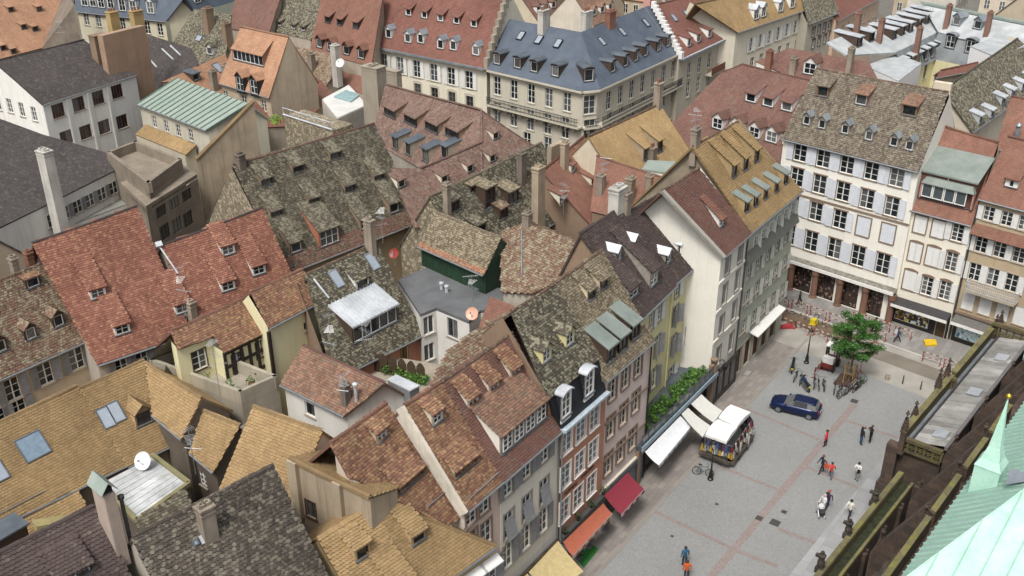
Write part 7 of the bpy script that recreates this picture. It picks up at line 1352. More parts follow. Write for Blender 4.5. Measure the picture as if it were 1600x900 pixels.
# --- blue estate car
def car():
    f, r = G(1214, 632), G(1274, 647); d = unit(f-r); r_ = (f+r)/2; side = np.cross(Z, d); org = r_+side*.35; h = H('parked_car', 'dark blue hatchback car parked on the cobbles beside bicycles', 'car', org)
    BL = flat('14234a', .22, .3, var=.05, name='car_paint'); N_ = 7
    # stations along the car: x, half width low, half width belt, z sill, z belt, half width roof, z roof
    st = [(-2.08, .74, .72, .42, .78, .0, .0), (-1.98, .83, .8, .27, .95, .0, .0), (-1.2, .85, .83, .24, .97, 0, 0), (0, .86, .84, .23, .97, 0, 0), (.85, .86, .83, .24, .93, 0, 0), (1.6, .84, .8, .27, .84, 0, 0), (2.0, .78, .74, .32, .7, 0, 0), (2.12, .66, .62, .42, .6, 0, 0)]
    W = lambda x, y, z: org+d*x+side*y+Z*z; b = B(); R = []
    for x, a, c, zs, zb, _, _ in st: R.append([W(x, -a*.94, zs), W(x, -a, zs+.18), W(x, -a, zb-.2), W(x, -c, zb), W(x, -c*.6, zb+.03), W(x, c*.6, zb+.03), W(x, c, zb), W(x, a, zb-.2), W(x, a, zs+.18), W(x, a*.94, zs)])
    for k in range(len(R)-1):
        for i in range(9): b.face([R[k][i], R[k][i+1], R[k+1][i+1], R[k+1][i]], smooth=True)
        b.face([R[k][9], R[k][0], R[k+1][0], R[k+1][9]])
    b.face(R[0]); b.face(R[-1][::-1]); body = h.add('body', b, BL, merge=True)
    # cabin: glass band and roof
    gb = [(-1.95, .78, .96), (-1.0, .8, .98), (.1, .8, .97), (.95, .78, .93)]; gt = [(-1.72, .6, 1.36), (-1.0, .63, 1.42), (-.1, .63, 1.42), (.2, .6, 1.38)]
    bt = B(); n = 4
    lo = [[W(x, s*w_, z) for x, w_, z in gb] for s in (-1, 1)]; up = [[W(x, s*w_, z) for x, w_, z in gt] for s in (-1, 1)]
    for s in (0, 1):
        for k in range(3): g = B(); q = [lo[s][k], lo[s][k+1], up[s][k+1], up[s][k]]; c = sum(q)/4; g.face([c+(p-c)*.93 for p in q]); h.add('side_window', g, GLASS, body); bt.face([c+(p-c)*1.0-side*(-1 if s == 0 else 1)*.012 for p in q])
    g = B(); g.face([lo[0][3], lo[1][3], up[1][3], up[0][3]]); h.add('windscreen', g, GLASS, body); g = B(); g.face([lo[0][0], lo[1][0], up[1][0], up[0][0]]); h.add('rear_window', g, GLASS, body)
    for k in range(3): bt.face([up[0][k], up[0][k+1], up[1][k+1], up[1][k]], smooth=True)
    h.add('roof', bt, BL)
    for s in (-1, 1): b = B(); b.box(W(-.75, s*.6, 1.45), d*.75, side*.02, Z*.02); h.add('roof_rail', b, STEEL)
    for x in (-1.32, 1.32):
        for s in (-1, 1):
            c = W(x, s*.8, .3); b = B(); b.lathe(c-side*s*.1, [(.24, 0), (.31, .02), (.31, .18), (.24, .2)], 16, ax=side*s); w_ = h.add('wheel', b, RUB); b = B(); b.lathe(c+side*s*.085, [(.22, 0), (.22, .02), (.06, .035)], 12, ax=side*s); h.add('rim', b, STEEL, w_)
    for s in (-1, 1):
        b = B(); b.box(W(2.03, s*.55, .62), d*.08, side*.17, Z*.08); h.add('headlight', b, CHR); b = B(); b.box(W(-2.04, s*.66, .82), d*.06, side*.1, Z*.13); h.add('taillight', b, flat('a01822', .3)); b = B(); b.box(W(.72, s*.93, .98), d*.07, side*.1, Z*.06); h.add('mirror', b, BL)
    b = B(); b.box(W(2.1, 0, .42), d*.06, side*.62, Z*.1); h.add('bumper', b, flat('3a4048', .6)); b = B(); b.box(W(-2.06, 0, .45), d*.06, side*.68, Z*.12); h.add('bumper', b, flat('3a4048', .6)); b = B(); b.box(W(-2.13, 0, .62), d*.01, side*.26, Z*.06); h.add('number_plate', b, WHITE)
car()
# --- bicycles and motorbikes
def bicycle(p, ang, lean, fc, label, group=None):
    d = v3(math.cos(ang), math.sin(ang), 0); s = np.cross(Z, d); up = unit(Z+s*math.tan(lean)); h = H('bicycle', label, 'bicycle', p, group); W = lambda x, z, y=0.: v3(*p)+d*x+up*z+s*y; m = flat(fc, .35, .2); ax = np.cross(d, up)
    for x in (-.52, .52):
        b = B(); n = 20; c = W(x, .34)
        for i in range(n):
            t0, t1 = 2*math.pi*i/n, 2*math.pi*(i+1)/n; b.tube(c+(d*math.cos(t0)+up*math.sin(t0))*.33, c+(d*math.cos(t1)+up*math.sin(t1))*.33, .028, .028, 5, caps=False)
        w_ = h.add('wheel', b, RUB); b = B()
        for i in range(8): t0 = math.pi*i/4; b.tube(c, c+(d*math.cos(t0)+up*math.sin(t0))*.32, .004, .004, 3, caps=False)
        b.tube(c-ax*.05, c+ax*.05, .03, .03, 6); h.add('spokes', b, CHR, w_)
    b = B(); P = dict(r=W(-.52, .34), bb=W(-.08, .3), st=W(-.22, .82), hd=W(.36, .8), hl=W(.4, .66), f=W(.52, .34))
    for a_, c_ in (('r', 'bb'), ('r', 'st'), ('bb', 'st'), ('st', 'hd'), ('bb', 'hl'), ('hd', 'hl'), ('hl', 'f')): b.tube(P[a_], P[c_], .02, .02, 6)
    h.add('frame', b, m); b = B(); b.tube(P['hd'], W(.33, 1.0), .015, .015, 6); b.path([W(.22, 1.03, -.27), W(.36, 1.02, -.12), W(.36, 1.02, .12), W(.22, 1.03, .27)], .015, 6); h.add('handlebar', b, BLK); b = B(); b.hexa([W(-.4, .92, -.08), W(-.4, .92, .08), W(-.12, .93, .02), W(-.12, .93, -.02), W(-.4, .98, -.09), W(-.4, .98, .09), W(-.1, .97, .025), W(-.1, .97, -.025)]); b.tube(P['st'], W(-.25, .93), .014, .014, 6); h.add('saddle', b, BLK)
    b = B(); b.box(W(-.55, .74), d*.2, s*.07, up*.012); b.tube(W(-.7, .73), P['r'], .008, .008, 4); h.add('rack', b, STEEL)
def motorbike(p, ang, col, label):
    d = v3(math.cos(ang), math.sin(ang), 0); s = np.cross(Z, d); h = H('motorcycle', label, 'motorcycle', p, 'motorcycles parked by the lamp post'); W = lambda x, z, y=0.: v3(*p)+d*x+Z*z+s*y
    for x in (-.68, .7): b = B(); b.lathe(W(x, .31, -.07), [(.2, 0), (.31, .02), (.31, .12), (.2, .14)], 14, ax=s); w_ = h.add('wheel', b, RUB); b = B(); b.lathe(W(x, .31, -.075), [(.18, 0), (.18, .15), (.05, .16)], 10, ax=s); h.add('rim', b, STEEL, w_)
    m = flat(col, .3, .2); b = B(); b.hexa([W(-.1, .62, -.13), W(.42, .66, -.15), W(.42, .66, .15), W(-.1, .62, .13), W(-.05, .82, -.12), W(.35, .92, -.14), W(.35, .92, .14), W(-.05, .82, .12)]); h.add('tank', b, m); b = B(); b.hexa([W(-.8, .68, -.13), W(-.05, .64, -.13), W(-.05, .64, .13), W(-.8, .68, .13), W(-.85, .8, -.12), W(-.05, .76, -.11), W(-.05, .76, .11), W(-.85, .8, .12)]); h.add('seat', b, BLK)
    b = B(); b.box(W(.05, .42), d*.28, s*.17, Z*.17); b.tube(W(.1, .25, .2), W(-.8, .35, .22), .05, .05, 8); h.add('engine', b, STEEL); b = B()
    for y in (-.09, .09): b.tube(W(.7, .31, y), W(.45, .95, y), .03, .03, 6)
    b.tube(W(-.68, .31, -.1), W(-.1, .45, -.1), .03, .03, 6); b.tube(W(-.68, .31, .1), W(-.1, .45, .1), .03, .03, 6); h.add('fork', b, STEEL); b = B(); b.path([W(.3, 1.05, -.36), W(.42, 1.0, -.12), W(.42, 1.0, .12), W(.3, 1.05, .36)], .02, 6); h.add('handlebar', b, BLK); b = B(); b.lathe(W(.5, .88), [(.11, 0), (.11, .08), (.03, .1)], 10, ax=d); h.add('headlight', b, CHR); b = B(); b.hexa([W(.45, .95, -.15), W(.45, .95, .15), W(.5, .95, .15), W(.5, .95, -.15), W(.28, 1.25, -.12), W(.28, 1.25, .12), W(.3, 1.25, .12), W(.3, 1.25, -.12)]); h.add('screen', b, GLASSL)
    b = B(); b.box(W(-.9, .6), d*.02, s*.1, Z*.07); h.add('number_plate', b, flat('d8c428', .5))
motorbike(G(1238, 578), rad(70), '2a2c30', 'black and silver touring motorcycle with windscreen'); motorbike(G(1257, 606), rad(100), '2a3a6a', 'blue and white motorcycle between bicycles and car')
for q, a_, c_, lb in (((1242, 593), 62, '3a3a3a', 'grey bicycle leaning behind the touring motorcycle'), ((1271, 603), 75, '2a2a2c', 'black bicycle next to the blue and white motorcycle'), ((1286, 607), 80, '1f1f22', 'black bicycle standing apart facing the tree bed'), ((1304, 612), 68, '8a2f2a', 'dark red bicycle at the corner of the tree bed'), ((1317, 620), 40, 'b8bcc0', 'silver bicycle propped along the tree bed edge'), ((1324, 615), 44, '6a6e72', 'grey bicycle squeezed between the silver and the white one'), ((1333, 606), 42, 'd8d8d4', 'white bicycle with pale basket by the tree bed'), ((1345, 602), 38, '3f9a4a', 'bright green bicycle at the end of the rank'), ((1279, 606), 78, '5a3a2a', 'brown bicycle wedged between two black ones'), ((1251, 598), 68, '8a9aa8', 'pale blue bicycle behind the blue and white motorcycle'), ((1311, 616), 55, '22303a', 'navy bicycle touching the dark red one'), ((1338, 610), 45, '2a2a2a', 'black bicycle with chrome mudguards next to the white one')):
    bicycle(G(*q), rad(a_), rad(random.uniform(-9, 9)), c_, lb)
bicycle(G(1098, 743), rad(-18), rad(5), '4a4e52', 'dark grey bicycle leaning on the lamp post by the stall')
# --- street lamps
def lamp(q, label, hgt=3.5):
    p = G(*q); h = H('street_lamp', label, 'street lamp', p); b = B(); b.lathe(p, [(.24, 0), (.24, .12), (.15, .2), (.17, .55), (.1, .8), (.07, 1.0), (.06, 1.9), (.09, 1.95), (.05, 2.05), (.045, hgt-.6), (.1, hgt-.55), (.05, hgt-.5)], 10); h.add('post', b, BLK)
    b = B(); b.lathe(p+Z*(hgt-.5), [(.1, 0), (.19, .42), (.19, .44)], 6); h.add('lantern_glass', b, flat('b9b4a6', .3)); b = B(); b.lathe(p+Z*(hgt-.05), [(.24, 0), (.2, .08), (.06, .25), (.05, .32), (.01, .42)], 6); h.add('lantern_cap', b, BLK)
lamp((1260, 567), 'black lamp post standing on a mossy patch beside the motorcycles'); lamp((1110, 749), 'black lamp post beside the souvenir stall with a bicycle against it')
for q, hh_, rr, lb in (((1386, 593), .7, .22, 'stout stone bollard standing alone in the square'), ((1410, 600), .95, .06, 'slim steel post beside the stone bollard'), ((1438, 609), .95, .06, 'slim steel post close to the cathedral gallery')):
    b = B(); p = G(*q); b.lathe(p, [(rr, 0), (rr*.95, hh_*.6), (rr*.8, hh_*.7), (rr*.95, hh_*.85), (rr*.5, hh_)], 10); single('bollard', b, STONE if rr > .1 else GUTD, lb, 'bollard', org=p)
# --- tree with its bed and stakes
tb = G(1326, 597); hTr = H('street_tree', 'young leafy green tree staked in a square red bed', 'tree', tb); b = B()
top = 7.2
b.lathe(tb, [(.13, 0), (.1, 1.2), (.085, 2.4), (.06, 4.2), (.02, 6.2)], 8); limbs = []
for i in range(16):
    a0 = i*2.4; z_ = 2.3+i*.24; L = (2.2-abs(z_-3.6)*.38); e = tb+v3(math.cos(a0)*L, math.sin(a0)*L, z_+.9); b.tube(tb+Z*z_, e, .035, .012, 5); limbs.append((tb+Z*z_, e))
hTr.add('trunk', b, flat('6a5a48', .9)); leaves = B(); cl = []
for p0, e in limbs:
    for t in (.55, .8, 1.0): cl.append((p0+(e-p0)*t+RNG.normal(0, .15, 3), .45))
for i in range(36): zz = RNG.uniform(2.4, 6.9); R_ = 2.1*math.sin(math.pi*min(1, (zz-1.9)/5.6))**.8; a0 = RNG.uniform(0, 6.28); cl.append((tb+v3(math.cos(a0)*R_*RNG.uniform(.2, .95), math.sin(a0)*R_*RNG.uniform(.2, .95), zz), RNG.uniform(.3, .55)))
for c, r in cl:
    for k in range(190):
        q = RNG.normal(0, 1, 3); q = c+q/np.linalg.norm(q)*r*RNG.random()**.45*v3(1, 1, .75); a_ = unit(RNG.normal(0, 1, 3)*v3(1, 1, .5)); e_ = unit(np.cross(a_, RNG.normal(0, 1, 3))); s_ = RNG.uniform(.05, .095); leaves.face([q-a_*s_, q+e_*s_*.6, q+a_*s_, q-e_*s_*.6], int(RNG.integers(3)))
cr = hTr.add('crown', leaves, [flat('3f6e26', .6, var=.2), flat('568a34', .6, var=.2), flat('2f5a20', .6, var=.2)])
for i in range(4): sx, sy = ((-1,-1),(1,-1),(1,1),(-1,1))[i]; b = B(); p = tb+RD*sx*.4+RN*sy*.4; b.tube(p, p+Z*1.9, .05, .045, 6); hTr.add('stake', b, flat('a8884e', .8))
b = B()
for zz in (1.1, 1.75):
    for i in range(4): sx, sy = ((-1,-1),(1,-1),(1,1),(-1,1))[i]; tx, ty = ((-1,-1),(1,-1),(1,1),(-1,1))[(i+1) % 4]; b.tube(tb+RD*sx*.4+RN*sy*.4+Z*zz, tb+RD*tx*.4+RN*ty*.4+Z*zz, .035, .035, 5)
hTr.add('brace', b, flat('a8884e', .8)); o = sheet('tree_bed', [tb+RD*1.1+RN*1.1, tb-RD*1.1+RN*1.1, tb-RD*1.1-RN*1.1, tb+RD*1.1-RN*1.1], .03, plaster('55423c', .5, 0))
# --- road works: pavement, kerb, trench, rubble, barriers, digger
FW1 = gW1['F']; fx, fo = FW1.x, FW1.out; q0 = FW1.p
def fw(u, o_, z=0.): return q0+fx*u+fo*o_+Z*z
sheet('pavement', [fw(-25, -.5), fw(60, -.5), fw(60, 4.3), fw(-25, 4.3)], .13, slabmat('grey_pavement', '9a9894', 1.2, .6, -AZ), th=.12); b = B(); b.box(fw(17, 4.42, .06), fx*43, fo*.14, Z*.09); o = link('kerb', b.mesh('kerb', plaster('b4b2ac', .2, 0))); o['kind'] = 'structure'
sheet('street', [fw(-25, 4.3), fw(60, 4.3), fw(60, 11.), fw(-25, 11.)], .007, plaster('a39f97', .3, 0, name='concrete_street')); 
sheet('asphalt', [fw(12.5, 5.5), fw(34, 5.5), fw(34, 7.7), fw(12.5, 7.7)], .014, plaster('7d776c', .3, 0, name='asphalt_patch'))
b = B(); nx, ny = 40, 7                                  # trench with soil banks
def gz(i, j): f = j/(ny-1); return (.28*math.exp(-((f-.85)/.16)**2)+.12*math.exp(-((f-.05)/.1)**2)+.02)*(1+.35*math.sin(i*1.7+j)+.3*math.sin(i*.6+2*j))+.02
Gp = [[fw(-1+i*.36, 4.7+j*.36, gz(i, j)) for j in range(ny)] for i in range(nx)]
for i in range(nx-1):
    for j in range(ny-1): b.face([Gp[i][j], Gp[i+1][j], Gp[i+1][j+1], Gp[i][j+1]][::-1], smooth=True)
o = link('trench_soil', b.mesh('trench_soil', plaster('6f5f4c', .5, 0, name='soil'), merge=True)); o['kind'] = 'structure'
b = B()
for i in range(500):
    u_, o_ = RNG.uniform(-1, 13), RNG.choice([RNG.normal(6.7, .25), RNG.normal(5.0, .15)]); c = fw(u_, o_, .12+RNG.random()*.15); s_ = RNG.uniform(.03, .1); e = [unit(RNG.normal(0, 1, 3)) for _ in range(3)]; b.box(c, e[0]*s_, e[1]*s_, e[2]*s_*.7, int(RNG.integers(3)))
o = link('rubble', b.mesh('rubble', [plaster('857c70', .3, 0), plaster('6a5a4a', .3, 0), plaster('99928a', .3, 0)])); o['kind'] = 'stuff'; o['label'] = 'rubble and broken stone heaped along the trench'; o['category'] = 'rubble'
BR, BW = flat('9a4034', .6, var=.2), flat('cfc4b8', .6)
def barrier(p, q, label, zb=1.0, board=False, group='red and white road work barriers'):
    p = v3(*p); q = v3(*q); d = unit(q-p); L = np.linalg.norm(q-p); n = np.cross(d, Z); b = B()
    for zz, hh_ in ((zb, .04), (zb*.5, .03)) if not board else ((zb*.72, .26),):
        k = max(4, int(L/.3))
        for i in range(k): b.box(p+d*L*(i+.5)/k+Z*zz, d*L/k/2, n*.02, Z*hh_, i % 2)
    for t in (.06, .94): b.box(p+d*L*t+Z*zb/2, d*.03, n*.03, Z*zb/2); b.box(p+d*L*t+Z*.03, d*.05, n*.28, Z*.03)
    single('road_barrier', b, [BR, BW], label, 'barrier', group, org=p)
BLAB = 'red and white rail barrier in the row along the trench kerb'
for i in range(7): barrier(fw(1.0+i*2.1, 4.15, .13), fw(2.95+i*2.1, 4.15, .13), BLAB)
for i in range(3): barrier(fw(5.5+i*2.0, 7.5), fw(7.3+i*2.0, 7.7), 'low red and white barrier on the square side of the trench', .8)
for i in range(3): barrier(fw(11.0+i*2.2, 2.2, .13), fw(12.8+i*2.2, 2.0, .13), 'red and white barrier standing before the arcade and jeweller shop', .9)
for i in range(3): barrier(fw(19.4+i*2.0, 4.9), fw(21.2+i*2.0, 4.7), 'red barrier beside the yellow plate near the shop with blue window', .9)
barrier(G(1358, 556), G(1370, 535), 'large orange and white board barrier next to the tree', 1.5, True, None); barrier(G(1271, 592), G(1284, 577), 'red and white board barrier in front of the small digger', 1.2, True, None); barrier(G(1338, 600), G(1344, 580), 'orange board barrier at the edge of the tree bed', 1.2, True, None)
b = B(); p = G(1453, 540); b.prism([p+v3(*q) for q in ((-.6, -.4, .3), (.55, -.3, .3), (.6, .4, .5), (-.55, .4, .5))], (0, 0, -.3)); single('yellow_cover_plate', b, flat('d4b020', .6), 'yellow trench cover plate lying by the barriers', 'plate', org=p)
p = G(1270, 510); hY = H('plate_compactor', 'yellow plate compactor lying in the trench', 'compactor', p); b = B(); b.box(p+Z*.25, RD*.55, RN*.3, Z*.12); hY.add('plate', b, flat('d4b81c', .5)); b = B(); b.box(p+Z*.6, RD*.3, RN*.26, Z*.25); hY.add('engine', b, flat('d9c024', .45)); b = B(); b.path([p+RD*.3+RN*.2+Z*.6, p+RD*1.0+RN*.2+Z*.9, p+RD*1.0-RN*.2+Z*.9, p+RD*.3-RN*.2+Z*.6], .04, 6); hY.add('handle', b, BLK)
p = G(1229, 512); b = B(); b.hexa([p+v3(*q) for q in ((-.7, -.35, .05), (.75, -.3, .05), (.7, .3, .05), (-.7, .25, .05), (-.4, -.2, .35), (.5, -.2, .45), (.45, .15, .5), (-.4, .15, .3))]); single('red_tarpaulin', b, flat('9c2a30', .7), 'red plastic sheet bundled at the trench end by the green house', 'tarpaulin', org=p)
p = G(1296, 574); hD = H('mini_digger', 'small white and dark red digger parked behind the tree', 'digger', p); W = lambda x, y, z: p+RD*x+RN*y+Z*z
for s in (-.55, .55):
    for x in (-.65, .65): b = B(); b.lathe(W(x, s-.12, .38), [(.22, 0), (.38, .03), (.38, .22), (.22, .24)], 12, ax=RN); w_ = hD.add('wheel', b, RUB); b = B(); b.lathe(W(x, s-.125, .38), [(.2, 0), (.2, .25), (.05, .26)], 8, ax=RN); hD.add('rim', b, flat('8a2a26', .5), w_)
b = B(); b.box(W(0, 0, .62), RD*1.05, RN*.5, Z*.2); hD.add('chassis', b, flat('6a2420', .5)); b = B(); b.hexa([W(*q) for q in ((-.9, -.5, .85), (-.1, -.5, .85), (-.1, .5, .85), (-.9, .5, .85), (-.9, -.5, 1.45), (-.2, -.5, 1.35), (-.2, .5, 1.35), (-.9, .5, 1.45))]); hD.add('engine_hood', b, flat('d4d6d4', .4)); b = B()
for x, y in ((-.05, -.5), (-.05, .5), (.85, -.5), (.85, .5)): b.box(W(x, y, 1.5), RD*.04, RN*.04, Z*.7)
cab = hD.add('cab', b, BLK); b = B(); b.box(W(.4, 0, 2.22), RD*.52, RN*.58, Z*.05); hD.add('cab_roof', b, WHITE, cab); b = B(); b.box(W(.4, -.5, 1.6), RD*.4, RN*.01, Z*.5); b.box(W(.4, .5, 1.6), RD*.4, RN*.01, Z*.5); hD.add('pane', b, GLASS, cab)
b = B(); b.tube(W(.95, 0, .9), W(1.6, 0, 2.1), .1, .08, 8); b.tube(W(1.6, 0, 2.1), W(2.4, 0, 1.2), .08, .07, 8); hD.add('boom', b, flat('c9cbc9', .4)); b = B(); b.hexa([W(*q) for q in ((2.2, -.3, .6), (2.8, -.3, .7), (2.8, .3, .7), (2.2, .3, .6), (2.2, -.3, 1.2), (2.55, -.3, 1.25), (2.55, .3, 1.25), (2.2, .3, 1.2))]); hD.add('bucket', b, STEEL)
# --- artificial turf and cafe table under the orange awning
o = G(917, 866); b = B(); b.prism([G(*q)+Z*.03 for q in ((898, 868), (925, 852), (936, 858), (912, 888))], (0, 0, -.02)); single('turf_mat', b, flat('2f7a34', .95, var=.2), 'bright green artificial turf mat under the orange awning', 'mat')
for i, q in enumerate(((920, 855), (945, 828), (905, 872))):
    p = G(*q); b = B(); b.lathe(p, [(.25, 0), (.25, .03), (.03, .05), (.03, .7), (.35, .72), (.35, .75)], 12); single('cafe_table', b, STEEL, ['round cafe table on green turf mat', 'round cafe table between orange and red awnings', 'round cafe table at the turf edge under the orange awning'][i], 'table', org=p)
for i in range(4):
    c = F5 = Fac(rowp(-11.62), rowp(-5.92), rowp(-8, -5)); p = c.W(.3+i*1.75, c.at(905, 803)[1]-.07, .28); b = B(); b.lathe(p, [(.1, 0), (.15, .22), (.13, .23)], 8)
    for k in range(50): a_ = RNG.normal(0, .13, 3)+v3(0, 0, .38); m_ = RNG.normal(0, .07, (3, 3)); b.face([p+a_+m_[0], p+a_+m_[1], p+a_+m_[2]], 1)
    single('flower_pot', b, [DARK, flat('3a4a2a', .7)], 'dark flower pot on the shop canopy of the orange house', 'flower pot', 'flower pots along the orange house canopy', org=p)
# stone urn at the end of the terrace
p = rowp(12.5, .1, 3.75); b = B(); b.box(p+Z*.4, RD*.3, RN*.3, Z*.4); b.lathe(p+Z*.8, [(.16, 0), (.08, .12), (.3, .45), (.33, .6), (.2, .62)], 10); single('stone_urn', b, STONEB, 'carved stone urn on a pedestal at the terrace end', 'urn', org=p)
# --- aerials and dishes on the roofs
AL = flat('b4b6b8', .4, .6)
def antenna(q, z, hgt, label, arms=3, ang=.4):
    p = U(*q, z); h = H('tv_antenna', label, 'antenna', p); b = B(); b.tube(p-Z*.3, p+Z*hgt, .025, .02, 5); h.add('mast', b, AL); random.seed(int(q[0]))
    for i in range(arms):
        zz = hgt*(1-.22*i)-.1; a0 = ang+i*1.1; d = v3(math.cos(a0), math.sin(a0), 0); s = np.cross(Z, d); L = random.uniform(.8, 1.3); b = B(); b.tube(p+Z*zz-d*L*.4, p+Z*zz+d*L*.6, .015, .015, 4)
        for k in range(8): c = p+Z*zz+d*L*(-.38+k*.135); r = .35-.025*k; b.tube(c-s*r, c+s*r, .009, .009, 4)
        h.add('aerial', b, AL)
for q, z, hh_, lb in (((291, 495), 13.2, 4.2, 'bristling cluster aerial above the red roof chimney'), ((598, 375), 16.5, 2.6, 'crowded television aerial on the chimney of the mossy roof'), ((522, 590), 12.5, 5., 'tall television mast on the courtyard house'), ((343, 612), 12., 4., 'television mast standing on the grey terrace'), ((738, 468), 12.1, 2.2, 'small aerial on the flat tar roof'), ((943, 285), 17., 2.4, 'television aerial on chimney of the brick red roof'), ((1086, 205), 21.5, 2., 'aerial on the corner house chimney'), ((305, 735), 11., 3.2, 'bare mast with aerial beside the white metal roof'), ((540, 640), 12.5, 2.8, 'television aerial near the brown courtyard roof'), ((100, 70), 19, 3., 'thin aerial on the dark roof of the white block'), ((880, 330), 15, 2.6, 'aerial behind the mossy brown roof'), ((575, 560), 12, 3., 'aerial pole rising before the metal loft')): antenna(q, z, hh_, lb, ang=q[0]*.013)
def dish(q, z, r, hx, label):
    p = U(*q, z); h = H('satellite_dish', label, 'satellite dish', p-Z*.8); b = B(); b.tube(p-Z*1.0, p, .04, .04, 6); h.add('mast', b, AL); ax = unit(v3(-.25, -.75, .55)); c = p+Z*.1; b = B(); pr = [(r*t, .22*r*t*t) for t in (.05, .35, .7, 1.)]; b.lathe(c, pr+[(r*1.02, .23*r), (r, .2*r), (r*.5, -.01), (.05, -.04)], 16, ax=ax); h.add('reflector', b, flat(hx, .4)); b = B(); b.tube(c-Z*r*.8, c+ax*r*.9, .02, .02, 5); b.box(c+ax*r*.95, v3(.06, 0, 0), v3(0, .06, 0), Z*.06); h.add('feed_arm', b, AL)
dish((225, 722), 9.9, .6, 'dfe2e4', 'white satellite dish on the white metal roof'); dish((738, 492), 12.9, .5, 'd0a48c', 'salmon pink satellite dish at the corner of the tar roof'); dish((616, 398), 14.6, .42, '9a3f34', 'dark red satellite dish beside the mossy roof chimney'); dish((532, 100), 18.5, .55, 'd8d8d6', 'pale satellite dish on the tall white chimney')
